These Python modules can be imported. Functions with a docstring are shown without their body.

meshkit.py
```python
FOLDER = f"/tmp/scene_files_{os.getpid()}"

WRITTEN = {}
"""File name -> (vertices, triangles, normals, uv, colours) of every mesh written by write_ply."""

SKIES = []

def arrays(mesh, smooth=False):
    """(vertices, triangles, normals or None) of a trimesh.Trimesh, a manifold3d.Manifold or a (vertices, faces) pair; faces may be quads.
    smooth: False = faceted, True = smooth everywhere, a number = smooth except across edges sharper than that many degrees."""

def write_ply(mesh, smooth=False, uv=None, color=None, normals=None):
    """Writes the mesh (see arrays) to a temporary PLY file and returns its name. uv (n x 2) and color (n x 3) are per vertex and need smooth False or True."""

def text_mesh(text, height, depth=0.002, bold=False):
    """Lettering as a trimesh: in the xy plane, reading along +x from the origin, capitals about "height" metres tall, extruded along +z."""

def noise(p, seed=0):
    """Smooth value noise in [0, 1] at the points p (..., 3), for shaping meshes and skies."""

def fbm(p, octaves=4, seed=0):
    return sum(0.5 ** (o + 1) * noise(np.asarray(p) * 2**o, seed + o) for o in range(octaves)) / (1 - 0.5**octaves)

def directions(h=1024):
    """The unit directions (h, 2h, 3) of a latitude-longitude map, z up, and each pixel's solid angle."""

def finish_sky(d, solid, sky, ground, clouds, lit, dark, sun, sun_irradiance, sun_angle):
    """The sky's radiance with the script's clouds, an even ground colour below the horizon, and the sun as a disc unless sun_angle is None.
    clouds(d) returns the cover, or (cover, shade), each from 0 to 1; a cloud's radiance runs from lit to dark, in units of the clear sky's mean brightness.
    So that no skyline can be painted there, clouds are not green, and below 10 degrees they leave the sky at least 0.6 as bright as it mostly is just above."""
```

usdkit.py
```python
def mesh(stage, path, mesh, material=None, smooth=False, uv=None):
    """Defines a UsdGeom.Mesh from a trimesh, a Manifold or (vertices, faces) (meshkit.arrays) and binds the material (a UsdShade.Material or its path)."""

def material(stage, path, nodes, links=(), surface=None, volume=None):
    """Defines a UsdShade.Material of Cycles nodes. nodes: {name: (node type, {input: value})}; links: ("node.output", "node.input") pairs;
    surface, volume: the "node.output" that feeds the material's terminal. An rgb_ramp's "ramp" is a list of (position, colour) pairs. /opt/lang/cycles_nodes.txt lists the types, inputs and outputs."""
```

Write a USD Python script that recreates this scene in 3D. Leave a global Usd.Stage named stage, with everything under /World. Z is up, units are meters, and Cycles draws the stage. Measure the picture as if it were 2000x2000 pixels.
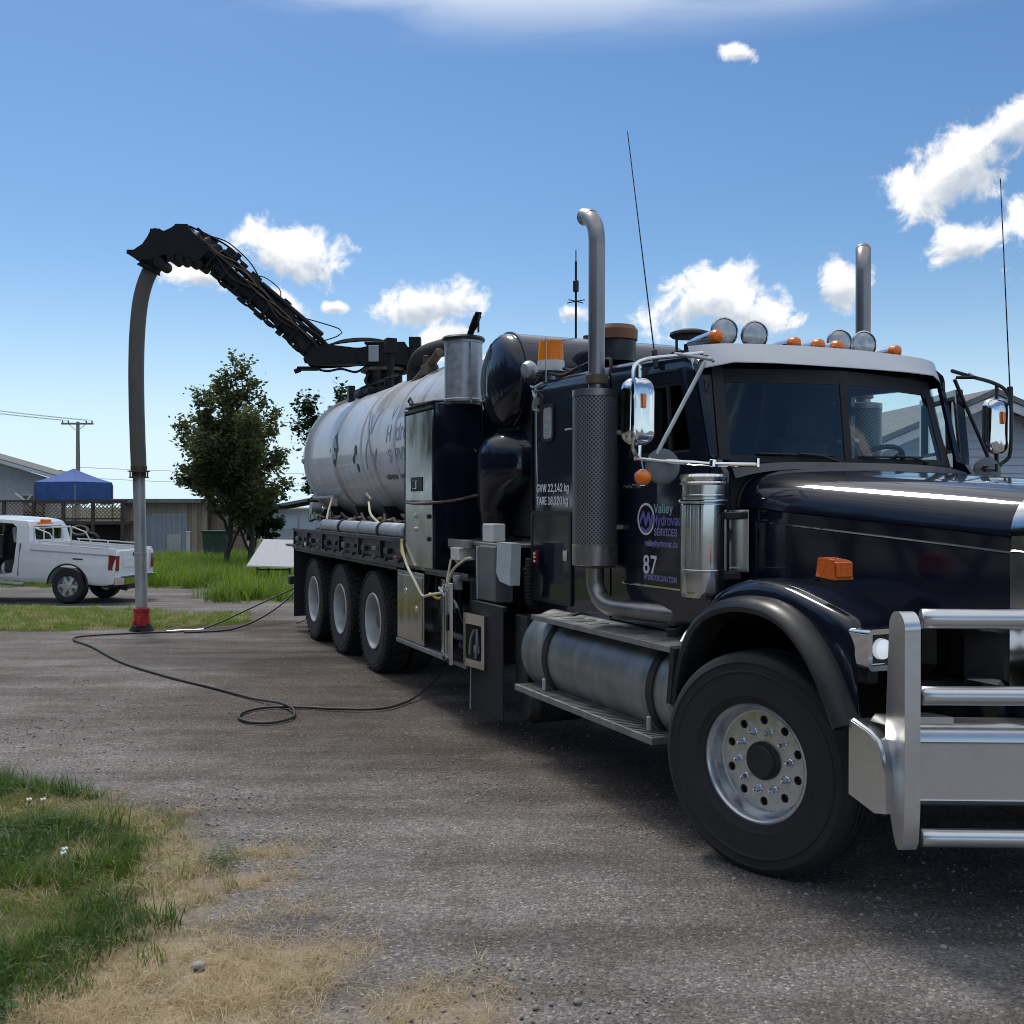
import math, random
import numpy as np, trimesh, manifold3d, shapely.geometry as sg
import usdkit, meshkit
from pxr import Usd, UsdGeom, UsdLux, UsdShade, Sdf, Gf, Vt

stage = Usd.Stage.CreateInMemory()
UsdGeom.SetStageUpAxis(stage, UsdGeom.Tokens.z)
UsdGeom.SetStageMetersPerUnit(stage, 1.0)
UsdGeom.Xform.Define(stage, '/World')
UsdGeom.Scope.Define(stage, '/World/Looks')
rng = np.random.default_rng(7)
random.seed(7)
V = np.array

# ------------------------------------------------------------------ camera
cam = UsdGeom.Camera.Define(stage, '/World/camera')
cam.CreateHorizontalApertureAttr(36.0)
cam.CreateVerticalApertureAttr(36.0)
cam.CreateFocalLengthAttr(36.0)
cam.CreateClippingRangeAttr(Gf.Vec2f(0.05, 6000))
CAM_H = 1.75
cam.AddTranslateOp().Set(Gf.Vec3d(0, 0, CAM_H))
cam.AddRotateXYZOp().Set(Gf.Vec3f(90 - 0.326, 0, 0))
cam.CreateExposureAttr(0.56)

# ------------------------------------------------------------------ sky and sun
SUN_AZ, SUN_EL = math.radians(-26.5), math.radians(58.0)      # the sun stands high beyond the truck, a little to the left
SKY_STRENGTH, SUN_INT = 0.078, 0.40

def sky_material():
    n, l = {}, []
    n['tc'] = ('texture_coordinate', {})
    n['sep'] = ('separate_xyz', {})
    l += [('tc.generated', 'sep.vector')]
    n['sky'] = ('sky_texture', {'sky_type': 'single_scattering', 'sun_disc': False, 'sun_elevation': SUN_EL, 'sun_rotation': SUN_AZ,
                                'altitude': 300.0, 'air_density': 1.0, 'aerosol_density': 0.35, 'ozone_density': 2.2})
    n['az'] = ('math', {'math_type': 'arctan2'})
    n['el'] = ('math', {'math_type': 'arcsine'})
    l += [('sep.x', 'az.value1'), ('sep.y', 'az.value2'), ('sep.z', 'el.value1')]
    n['ae'] = ('combine_xyz', {})
    l += [('az.value', 'ae.x'), ('el.value', 'ae.y')]
    # three noises: billows, wisps, fine edges
    n['bill'] = ('noise_texture', {'scale': 26.0, 'detail': 9.0, 'roughness': 0.62, 'distortion': 0.35})
    n['fine'] = ('noise_texture', {'scale': 9.0, 'detail': 5.0, 'roughness': 0.6})
    l += [('ae.vector', 'bill.vector'), ('ae.vector', 'fine.vector')]
    n['nn'] = ('math', {'math_type': 'multiply_add', 'value2': 2.5, 'value3': -1.25})
    l += [('bill.fac', 'nn.value1')]
    k = 0

    def mth(op, a, b=None, c=None):
        nonlocal k
        k += 1
        name = f'q{k}'
        ins = {'math_type': op}
        for i, x in enumerate((a, b, c)):
            if x is None:
                continue
            if isinstance(x, str):
                l.append((x, f'{name}.value{i+1}'))
            else:
                ins[f'value{i+1}'] = float(x)
        n[name] = ('math', ins)
        return name + '.value'

    def smooth(v, a, b):
        nonlocal k
        k += 1
        name = f'r{k}'
        n[name] = ('map_range', {'range_type': 'smoothstep', 'from_min': a, 'from_max': b, 'to_min': 0.0, 'to_max': 1.0, 'clamp': True})
        l.append((v, name + '.value'))
        return name + '.result'
    cover = shade = None
    # each cumulus: centre (azimuth, elevation), half width, half height, tilt: all in degrees
    CL = [(-12.1, 13.4, 3.0, 1.3, -10), (-16.6, 12.2, 1.6, 0.7, 5), (-12.6, 10.9, 1.6, 0.7, -30), (-4.6, 11.0, 2.9, 1.1, 6), (-3.9, 9.3, 1.8, 0.8, 20), (-9.8, 10.8, .7, .3, 0),
          (11.0, 11.3, 3.2, 1.35, 16), (13.6, 10.3, 1.9, .9, -10), (17.9, 11.6, 1.3, 1.1, 0),
          (23.3, 16.6, 3.4, 1.5, 28), (23.8, 13.2, 1.7, .9, 5), (28.5, 13.5, 2.0, 2.6, 0), (26.3, 18.6, 2.0, .9, 30), (12.4, 23.3, 1.0, .35, -10), (3.3, 10.6, .8, .4, 0)]
    for a0, e0, sa, sb, tilt in CL:
        a0, e0, sa, sb, t = math.radians(a0), math.radians(e0), math.radians(sa) * 1.32, math.radians(sb) * 1.5, math.radians(tilt)
        da, de = mth('subtract', 'az.value', a0), mth('subtract', 'el.value', e0)
        u = mth('multiply_add', da, math.cos(t) / sa, mth('multiply', de, math.sin(t) / sa))
        v = mth('multiply_add', de, math.cos(t) / sb, mth('multiply', da, -math.sin(t) / sb))
        d = mth('sqrt', mth('multiply_add', u, u, mth('multiply', v, v)))
        f = mth('subtract', 1.0, d)
        base = mth('multiply_add', v, 0.25, f)          # flat-ish grey foot, bright top
        cover = f if cover is None else mth('maximum', cover, f)
        sh = mth('multiply', mth('maximum', f, 0.0), v)
        shade = sh if shade is None else mth('add', shade, sh)
    # the rest of the sky goes on with the same fair-weather cumulus, outside the picture's azimuths
    n['far'] = ('noise_texture', {'scale': 5.5, 'detail': 1.0})
    n['farmap'] = ('mapping', {'scale': (1.0, 2.6, 1.0), 'location': (5.7, 1.3, 0)})
    l += [('ae.vector', 'farmap.vector'), ('farmap.vector', 'far.vector')]
    outside = smooth(mth('absolute', 'az.value'), 0.56, 0.75)
    fcov = mth('multiply_add', mth('subtract', 'far.fac', 0.56), 6.0, mth('multiply', mth('subtract', 1.0, outside), -6.0))
    fcov = mth('subtract', fcov, mth('multiply', smooth('el.value', 0.24, 0.36), 4.0))
    cover = mth('maximum', cover, fcov)
    edge = mth('add', cover, 'nn.value')
    m = smooth(edge, 0.05, 0.55)
    m = mth('multiply', m, mth('multiply', smooth('el.value', 0.02, 0.12), mth('subtract', 1.0, smooth('el.value', 0.42, 0.55))))
    # thin high cirrus, long streaks
    n['cmap'] = ('mapping', {'scale': (1.6, 9.0, 1.0), 'rotation': (0, 0, 0.08), 'location': (0.35, 0.15, 0)})
    n['cir'] = ('noise_texture', {'scale': 2.2, 'detail': 5.0, 'roughness': 0.55, 'distortion': 0.4})
    l += [('ae.vector', 'cmap.vector'), ('cmap.vector', 'cir.vector')]
    hi = smooth('el.value', 0.41, 0.50)
    azc = mth('subtract', 1.0, smooth(mth('absolute', mth('subtract', 'az.value', 0.11)), 0.06, 0.42))
    veil = mth('multiply', smooth('el.value', 0.47, 0.80), smooth('cir.fac', 0.10, 0.62))   # the streaks thicken overhead into the thin cloud that veils the sun
    cir = mth('multiply', mth('multiply', smooth(mth('multiply_add', azc, 0.30, 'cir.fac'), 0.48, 0.84), hi), 0.95)
    cir = mth('maximum', cir, mth('multiply', veil, 0.9))
    # cloud colour: white where lit, grey in the thick feet
    sd = smooth(mth('multiply_add', mth('subtract', 'bill.fac', 0.5), 1.1, mth('multiply_add', mth('subtract', 'fine.fac', 0.5), 0.4, shade)), -0.30, 0.12)
    n['ccol'] = ('mix', {'color1': (4.9, 5.5, 6.3), 'color2': (9.2, 9.2, 9.2)})
    l.append((sd, 'ccol.fac'))
    # clearer, deeper blue above and pale air along the whole horizon
    n['deep'] = ('hsv', {'saturation': 1.20, 'value': 0.99})
    n['air'] = ('mix', {'color2': (6.3, 8.15, 9.6)})
    low = mth('power', mth('subtract', 1.0, smooth('el.value', -0.02, 0.30)), 2.2)
    l += [('sky.color', 'deep.color'), (low, 'air.fac'), ('deep.color', 'air.color1')]
    n['m1'] = ('mix', {'color2': (8.6, 9.0, 9.6)})
    l += [(cir, 'm1.fac'), ('air.color', 'm1.color1')]
    n['m2'] = ('mix', {})
    l += [(m, 'm2.fac'), ('m1.color', 'm2.color1'), ('ccol.color', 'm2.color2')]
    n['bg'] = ('background_shader', {'strength': SKY_STRENGTH})
    l += [('m2.color', 'bg.color')]
    return usdkit.material(stage, '/World/Looks/sky', n, l, surface='bg.background')

dome = UsdLux.DomeLight.Define(stage, '/World/sky')
UsdShade.MaterialBindingAPI.Apply(dome.GetPrim()).Bind(sky_material())
sun = UsdLux.DistantLight.Define(stage, '/World/sun')
sun.CreateNormalizeAttr(True)
sun.CreateIntensityAttr(SUN_INT)
sun.CreateAngleAttr(14.0)                                     # the sun is veiled by thin high cloud: shadows are faint and soft
sun.CreateColorAttr(Gf.Vec3f(1.0, 0.95, 0.87))
sun.AddRotateXYZOp().Set(Gf.Vec3f(-(90 - math.degrees(SUN_EL)), 0, -math.degrees(SUN_AZ)))

# ------------------------------------------------------------------ helpers: naming, things, parts
used = {}
def numbered(parent, name):
    k = used.get((parent, name), 0)
    used[(parent, name)] = k + 1
    return name if k == 0 else f'{name}_{k:03d}'

def tag(p, label=None, cat=None, group=None, kind=None):
    for k, v in (('label', label), ('category', cat), ('group', group), ('kind', kind)):
        if v:
            p.SetCustomDataByKey(k, v)
    return p

def thing(name, label, cat, loc=(0, 0, 0), rotz=0, roty=0, group=None):
    x = UsdGeom.Xform.Define(stage, '/World/' + numbered('/World', name))
    x.AddTranslateOp().Set(Gf.Vec3d(*map(float, loc)))
    if rotz:
        x.AddRotateZOp().Set(float(rotz))
    if roty:
        x.AddRotateYOp().Set(float(roty))
    return tag(x.GetPrim(), label, cat, group)

def part(parent, name, m, mat, smooth=32, label=None, kind=None, uv=None):
    """One mesh prim under parent (a prim) or under /World."""
    base = '/World' if parent is None else str(parent.GetPath())
    if isinstance(m, list):
        m = cat_(m)
    o = usdkit.mesh(stage, base + '/' + numbered(base, name), m, M[mat], smooth=smooth, uv=uv).GetPrim()
    return tag(o, label, kind=kind)

def single(name, m, mat, label, cat, group=None, kind=None, smooth=32):
    return tag(part(None, name, m, mat, smooth), label, cat, group, kind)

def copy_of(root, loc, rotz=0, label=None, group=None, scale=None):
    was = root.GetCustomData()
    x = UsdGeom.Xform.Define(stage, '/World/' + numbered('/World', root.GetName()))
    x.GetPrim().GetReferences().AddInternalReference(root.GetPath())
    x.ClearXformOpOrder()
    x.AddTranslateOp().Set(Gf.Vec3d(*map(float, loc)))
    x.AddRotateZOp().Set(float(rotz))
    if scale:
        x.AddScaleOp().Set(Gf.Vec3f(*scale))
    x.GetPrim().SetInstanceable(True)
    return tag(x.GetPrim(), label or was['label'], was['category'], group or was.get('group'))

# ------------------------------------------------------------------ helpers: shapes
def cat_(ms):
    return trimesh.util.concatenate(ms)

def tm(v, f):
    return trimesh.Trimesh(np.asarray(v, float), np.asarray(f, int), process=False)

def hull(pts):
    return trimesh.convex.convex_hull(np.asarray(pts, float))

def box(x0, x1, y0, y1, z0, z1, b=0.006):
    """Box with chamfered edges."""
    x0, x1, y0, y1, z0, z1 = min(x0, x1), max(x0, x1), min(y0, y1), max(y0, y1), min(z0, z1), max(z0, z1)
    b = min(b, (x1 - x0) * .3, (y1 - y0) * .3, (z1 - z0) * .3)
    if b <= 0.0004:
        m = trimesh.creation.box([x1 - x0, y1 - y0, z1 - z0])
        m.apply_translation([(x0 + x1) / 2, (y0 + y1) / 2, (z0 + z1) / 2])
        return m
    pts = []
    for x, sx in ((x0, 1), (x1, -1)):
        for y, sy in ((y0, 1), (y1, -1)):
            for z, sz in ((z0, 1), (z1, -1)):
                pts += [(x, y + sy * b, z + sz * b), (x + sx * b, y, z + sz * b), (x + sx * b, y + sy * b, z)]
    return hull(pts)

def obox(c, size, rot=(0, 0, 0), b=0.006):
    """Chamfered box of a size at centre c, turned by euler degrees."""
    m = box(-size[0] / 2, size[0] / 2, -size[1] / 2, size[1] / 2, -size[2] / 2, size[2] / 2, b)
    m.apply_transform(trimesh.transformations.euler_matrix(*np.radians(rot)))
    m.apply_translation(c)
    return m

def frame_to(axis):
    a = np.asarray(axis, float) / np.linalg.norm(axis)
    h = V([0, 0, 1.]) if abs(a[2]) < .9 else V([1., 0, 0])
    u = np.cross(h, a); u /= np.linalg.norm(u)
    return u, np.cross(a, u), a

def lathe(profile, origin=(0, 0, 0), axis=(0, 0, 1), n=40, closed=False):
    """Revolves (radius, height) points round an axis; outside is to the right of the profile's direction of travel upward."""
    u, w, a = frame_to(axis)
    pr = np.asarray(profile, float)
    t = np.arange(n) / n * 2 * np.pi
    ring = np.cos(t)[:, None] * u + np.sin(t)[:, None] * w
    v = (np.asarray(origin, float) + pr[:, None, 0, None] * ring[None] + pr[:, None, 1, None] * a)
    k = len(pr)
    f = []
    for i in range(k if closed else k - 1):
        j = (i + 1) % k
        for s in range(n):
            q = (s + 1) % n
            f.append((i * n + s, i * n + q, j * n + q, j * n + s))
    f = np.array(f)
    f = np.vstack([f[:, [0, 1, 2]], f[:, [0, 2, 3]]])
    m = tm(v.reshape(-1, 3), f)
    m.merge_vertices()
    m.update_faces(m.nondegenerate_faces())
    return m

def cyl(p0, p1, r, r1=None, n=20, cap=True):
    p0, p1 = V(p0, ), V(p1)
    L = np.linalg.norm(p1 - p0)
    r1 = r if r1 is None else r1
    c = min(0.004, r * .2, L * .2)
    pr = [(0, 0), (r - c, 0), (r, c), (r1, L - c), (r1 - c, L), (0, L)] if cap else [(r, 0), (r1, L)]
    return lathe(pr, p0, p1 - p0, n)

def smooth_path(pts, step=0.05):
    """Catmull-Rom through the points."""
    p = np.asarray(pts, float)
    p = np.vstack([2 * p[0] - p[1], p, 2 * p[-1] - p[-2]])
    out = []
    for i in range(1, len(p) - 2):
        n = max(2, int(np.linalg.norm(p[i + 1] - p[i]) / step))
        t = np.arange(n)[:, None] / n
        a, b, c, d = p[i - 1], p[i], p[i + 1], p[i + 2]
        out.append(.5 * (2 * b + (c - a) * t + (2 * a - 5 * b + 4 * c - d) * t ** 2 + (3 * b - a - 3 * c + d) * t ** 3))
    return np.vstack(out + [p[-2:-1]])

def tube(path, r, n=10, cap=True, rib=None):
    """Tube along a polyline; r a number or one radius a point."""
    p = np.asarray(path, float)
    k = len(p)
    r = np.broadcast_to(np.asarray(r, float), (k,))
    t = np.gradient(p, axis=0)
    t /= np.maximum(np.linalg.norm(t, axis=1, keepdims=True), 1e-9)
    u, w, _ = frame_to(t[0])
    us = []
    for i in range(k):
        u = u - t[i] * (u @ t[i])
        u = u / np.linalg.norm(u)
        us.append(u)
    us = np.array(us)
    ws = np.cross(t, us)
    a = np.arange(n) / n * 2 * np.pi
    v = p[:, None] + r[:, None, None] * (np.cos(a)[None, :, None] * us[:, None] + np.sin(a)[None, :, None] * ws[:, None])
    v = v.reshape(-1, 3)
    f = []
    for i in range(k - 1):
        for s in range(n):
            q = (s + 1) % n
            f += [(i * n + s, i * n + q, (i + 1) * n + q), (i * n + s, (i + 1) * n + q, (i + 1) * n + s)]
    if cap:
        v = np.vstack([v, p[:1], p[-1:]])
        for s in range(n):
            q = (s + 1) % n
            f += [(k * n, q, s), (k * n + 1, (k - 1) * n + s, (k - 1) * n + q)]
    return tm(v, f)

def poly(pts, holes=()):
    return sg.Polygon(pts, holes)

def extr(pg, h):
    return cat_([trimesh.creation.extrude_polygon(g, h, engine='earcut') for g in getattr(pg, 'geoms', [pg])])

def side(pg, y0, y1):
    """Polygon in (x, z), thick from y0 to y1."""
    m = extr(pg, abs(y1 - y0))
    v = m.vertices
    m.vertices = np.c_[v[:, 0], max(y0, y1) - v[:, 2], v[:, 1]]
    return m

def front(pg, x0, x1):
    """Polygon in (y, z), thick from x0 to x1."""
    m = extr(pg, abs(x1 - x0))
    v = m.vertices
    m.vertices = np.c_[min(x0, x1) + v[:, 2], v[:, 0], v[:, 1]]
    return m

def plan(pg, z0, z1):
    m = extr(pg, abs(z1 - z0))
    m.apply_translation([0, 0, min(z0, z1)])
    return m

def loft(rows, close_u=False, cap=False):
    """Skin through rows of equally many points."""
    g = np.asarray(rows, float)
    a, b = g.shape[:2]
    f = []
    for i in range(a - 1):
        for j in range(b if close_u else b - 1):
            q = (j + 1) % b
            f += [(i * b + j, i * b + q, (i + 1) * b + q), (i * b + j, (i + 1) * b + q, (i + 1) * b + j)]
    v = g.reshape(-1, 3)
    if cap:
        v = np.vstack([v, g[0].mean(0), g[-1].mean(0)])
        for j in range(b if close_u else b - 1):
            q = (j + 1) % b
            f += [(a * b, q, j), (a * b + 1, (a - 1) * b + j, (a - 1) * b + q)]
    return tm(v, f)

def thick(m, t):
    """Gives an open sheet a thickness by offsetting it along its normals."""
    n = m.vertex_normals
    v = np.vstack([m.vertices, m.vertices - n * t])
    k = len(m.vertices)
    f = [m.faces, m.faces[:, ::-1] + k]
    e = m.edges_sorted
    uniq, cnt = np.unique(e, axis=0, return_counts=True)
    rim = {tuple(x) for x in uniq[cnt == 1]}
    for a, b in m.edges:
        if (min(a, b), max(a, b)) in rim:
            f.append(np.array([[b, a, a + k], [b, a + k, b + k]]))
    return tm(v, np.vstack(f))

def rrect(x0, x1, y0, y1, r, n=5):
    return sg.box(x0 + r, y0 + r, x1 - r, y1 - r).buffer(r, quad_segs=n)

def mirror_y(m):
    k = m.copy()
    k.vertices = k.vertices * [1, -1, 1]
    k.invert()
    return k

def moved(m, d=(0, 0, 0), rot=None):
    k = m.copy()
    if rot is not None:
        k.apply_transform(trimesh.transformations.euler_matrix(*np.radians(rot)))
    k.apply_translation(d)
    return k

def text_on_side(s, h, x, y, z, bold=False, squeeze=1.0):
    m = meshkit.text_mesh(s, h, 0.0015, bold)
    v = m.vertices
    m.vertices = np.c_[x + v[:, 0] * squeeze, y - v[:, 2], z + v[:, 1]]
    return m

def dome_pts(r, h, n=6, z0=0):
    """profile of a dished end: radius r down to 0 over height h"""
    t = np.linspace(0, np.pi / 2, n)
    return [(r * math.cos(a), z0 + h * math.sin(a)) for a in t]

# ------------------------------------------------------------------ materials
M = {}
def mat(name, nodes, links=(), surface='p.BSDF', volume=None):
    M[name] = usdkit.material(stage, '/World/Looks/' + name, nodes, links, surface=surface, volume=volume)

def plain(name, col, rough=0.5, metal=0.0, coat=0.0, var=0.0, scale=6.0, bump=0.0, bscale=60.0, rvar=0.0, spec=0.5, croug=.03, col2=None, stretch=(1, 1, 1), dust=0.0, dustcol=(.16, .145, .125)):
    """Principled surface with noise in colour, gloss and relief; dust settles unevenly."""
    n = {'tc': ('texture_coordinate', {}), 'map': ('mapping', {'scale': stretch}),
         'n1': ('noise_texture', {'scale': scale, 'detail': 6.0, 'roughness': .6}),
         'n2': ('noise_texture', {'scale': bscale, 'detail': 3.0}),
         'p': ('principled_bsdf', {'metallic': metal, 'roughness': rough, 'coat_weight': coat, 'coat_roughness': croug, 'specular_ior_level': spec})}
    c = V(col, float)
    c2 = V(col2, float) if col2 is not None else c * (1 - var)
    n['r'] = ('rgb_ramp', {'ramp': [(.32, tuple(c2)), (.68, tuple(np.minimum(c * (1 + var * .5), 1)))]})
    l = [('tc.object', 'map.vector'), ('map.vector', 'n1.vector'), ('tc.object', 'n2.vector'), ('n1.fac', 'r.fac')]
    out = 'r.color'
    if dust:
        n['nd'] = ('noise_texture', {'scale': 2.3, 'detail': 8.0, 'roughness': .68})
        n['rd'] = ('rgb_ramp', {'ramp': [(.42, (0, 0, 0)), (.75, (dust, dust, dust))]})
        n['mx'] = ('mix', {'color2': dustcol})
        l += [('tc.object', 'nd.vector'), ('nd.fac', 'rd.fac'), ('rd.color', 'mx.fac'), (out, 'mx.color1')]
        out = 'mx.color'
    l.append((out, 'p.base_color'))
    if rvar:
        n['rr'] = ('map_range', {'from_min': .3, 'from_max': .7, 'to_min': max(rough - rvar, .02), 'to_max': rough + rvar})
        l += [('n1.fac', 'rr.value'), ('rr.result', 'p.roughness')]
    if bump:
        n['b'] = ('bump', {'strength': bump, 'distance': .01})
        l += [('n2.fac', 'b.height'), ('b.normal', 'p.normal')]
    mat(name, n, l)

plain('navy_paint', (.0022, .0036, .0100), .40, coat=1.0, var=.2, rvar=.06, dust=.015, spec=.10, croug=.06)
plain('black_paint', (.006, .007, .009), .42, var=.3, rvar=.1, dust=.18)
plain('black_rubber', (.009, .0095, .011), .72, var=.35, scale=9, bump=.12, bscale=90, dust=.16, dustcol=(.045, .042, .04))
plain('tyre_side', (.0085, .0095, .012), .62, var=.3, scale=8, bump=.06, bscale=120, dust=.12, dustcol=(.05, .046, .042))
plain('black_plastic', (.01, .01, .011), .5, var=.2, dust=.1)
plain('interior_black', (.006, .006, .007), .8)
plain('seat_cloth', (.03, .032, .036), .9, var=.3)
plain('chrome', (.78, .79, .80), .06, 1.0, rvar=.03, var=.05)
plain('polished_steel', (.62, .62, .60), .16, 1.0, var=.12, rvar=.07, scale=5, stretch=(1, 1, .3))
plain('mirror_steel', (.60, .61, .62), .11, 1.0, var=.1, rvar=.05, scale=3)
plain('aluminium', (.62, .62, .61), .33, 1.0, var=.16, rvar=.1, scale=7, bump=.04, bscale=140, dust=.15)
plain('brushed_aluminium', (.62, .62, .62), .27, .95, var=.04, rvar=.04, scale=2.5, stretch=(1, 1, 1), bump=.02, bscale=300)
plain('wheel_aluminium', (.55, .565, .59), .28, .85, var=.14, rvar=.08, scale=14, dust=.12)
plain('dirty_aluminium', (.30, .31, .31), .48, .8, var=.3, rvar=.12, scale=4, stretch=(3, 1, .5), bump=.08, bscale=50, dust=.5, dustcol=(.12, .115, .11))
plain('galvanised', (.46, .48, .49), .42, .8, var=.22, scale=16, rvar=.1, dust=.25)
plain('stack_steel', (.33, .31, .30), .36, .95, var=.25, scale=5, rvar=.1, stretch=(1, 1, .25), dust=.2, dustcol=(.14, .10, .075))
plain('rusty_steel', (.17, .135, .105), .55, .6, col2=(.09, .05, .03), scale=11, rvar=.12, bump=.2, bscale=60)
plain('white_wheel', (.48, .50, .52), .5, var=.15, scale=7, dust=.35, dustcol=(.12, .11, .10))
plain('pale_plastic', (.42, .50, .52), .5, var=.12, dust=.15)
plain('grey_paint', (.13, .14, .15), .5, var=.2, dust=.2)
plain('visor_grey', (.58, .585, .60), .42, .25, var=.06, rvar=.06)
mat('lit_lens', {'p': ('principled_bsdf', {'base_color': (.8, .85, .9), 'roughness': .15, 'emission_color': (.85, .93, 1.0), 'emission_strength': .28, 'coat_weight': .6})})
plain('white_paint', (.70, .72, .74), .28, coat=.6, var=.06, dust=.08, dustcol=(.4, .36, .3))
plain('off_white', (.62, .62, .60), .6, var=.12)
plain('amber', (.85, .19, .008), .16, coat=.5, var=.12, scale=40)
mat('amber_clear', {'d': ('diffuse_bsdf', {'color': (.95, .36, .02)}), 't': ('translucent_bsdf', {'color': (1.0, .45, .03)}), 'g': ('glossy_bsdf', {'roughness': .08}), 'f': ('fresnel', {'IOR': 1.45}), 'm': ('mix_closure', {'fac': .6}), 'm2': ('mix_closure', {})}, [('d.BSDF', 'm.closure1'), ('t.BSDF', 'm.closure2'), ('f.fac', 'm2.fac'), ('m.closure', 'm2.closure1'), ('g.BSDF', 'm2.closure2')], surface='m2.closure')
plain('amber_dark', (.60, .11, .008), .2, coat=.5, var=.25, scale=60, bump=.4, bscale=90)
plain('red_lens', (.16, .006, .008), .2, coat=.5, var=.2)
plain('red_paint', (.38, .012, .012), .5, var=.45, scale=14, dust=.3)
plain('lamp_glass', (.50, .53, .53), .22, .25, var=.35, scale=26, coat=.8)
plain('cable_cream', (.62, .56, .40), .6, var=.2)
plain('cable_yellow', (.60, .42, .06), .6, var=.3)
plain('hose_black', (.02, .021, .022), .55, var=.4, scale=5)
plain('hose_brown', (.105, .095, .082), .62, col2=(.085, .07, .055), scale=3.0, rvar=.1, bump=.1, bscale=30, dust=.25)
plain('pipe_steel', (.46, .48, .49), .42, .7, col2=(.34, .33, .32), scale=6, stretch=(1, 1, .4), rvar=.1, dust=.25)
plain('orange_brown', (.20, .085, .035), .6, var=.3)
plain('print_white', (.72, .74, .78), .5)
plain('print_teal', (.27, .42, .43), .5)
plain('print_blue', (.16, .16, .46), .5)
plain('print_lilac', (.28, .26, .50), .5)
plain('print_tank_blue', (.24, .31, .44), .5, var=.3)
plain('print_dark', (.02, .03, .055), .5, var=.3)
plain('print_sky', (.36, .48, .58), .5, var=.3)
plain('lattice_black', (.0045, .005, .0065), .6, var=.4, dust=.12, dustcol=(.03, .022, .018), spec=.3)
plain('weather_wood', (.26, .19, .14), .85, col2=(.17, .12, .09), scale=3, stretch=(3, 3, .4), bump=.2, bscale=20)
plain('pale_wood', (.34, .28, .23), .85, col2=(.24, .19, .15), scale=3, stretch=(3, 3, .4))
plain('dark_wood', (.075, .05, .04), .85, col2=(.04, .03, .025), scale=4)
plain('grey_sheet', (.26, .30, .34), .55, .2, var=.25, scale=2, stretch=(4, 4, .3))
plain('shingle', (.17, .175, .175), .9, var=.35, scale=9, bump=.4, bscale=14)
plain('stucco', (.40, .40, .40), .9, var=.12, scale=2, bump=.2, bscale=30)
plain('siding_blue', (.42, .47, .54), .6, var=.1, scale=2)
plain('trim_pale', (.5, .52, .54), .6, var=.1)
plain('fabric_blue', (.035, .095, .34), .75, var=.2, scale=3)
plain('fabric_blue_dark', (.02, .075, .24), .75, var=.3, scale=2)
plain('bark', (.055, .045, .038), .9, var=.4, scale=8, bump=.5, bscale=25)
plain('pole_wood', (.20, .19, .175), .9, var=.25, scale=3, stretch=(4, 4, .3))
plain('wire_black', (.03, .03, .035), .6)
plain('denim', (.10, .17, .30), .9, var=.3)
plain('board_white', (.62, .60, .62), .6, var=.06)
plain('pebble', (.22, .21, .205), .85, var=.35, scale=30)
plain('pebble_pale', (.32, .31, .30), .85, var=.3, scale=30)
plain('petal', (.8, .8, .78), .7)
plain('far_green_wall', (.03, .07, .045), .8, var=.3)

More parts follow.
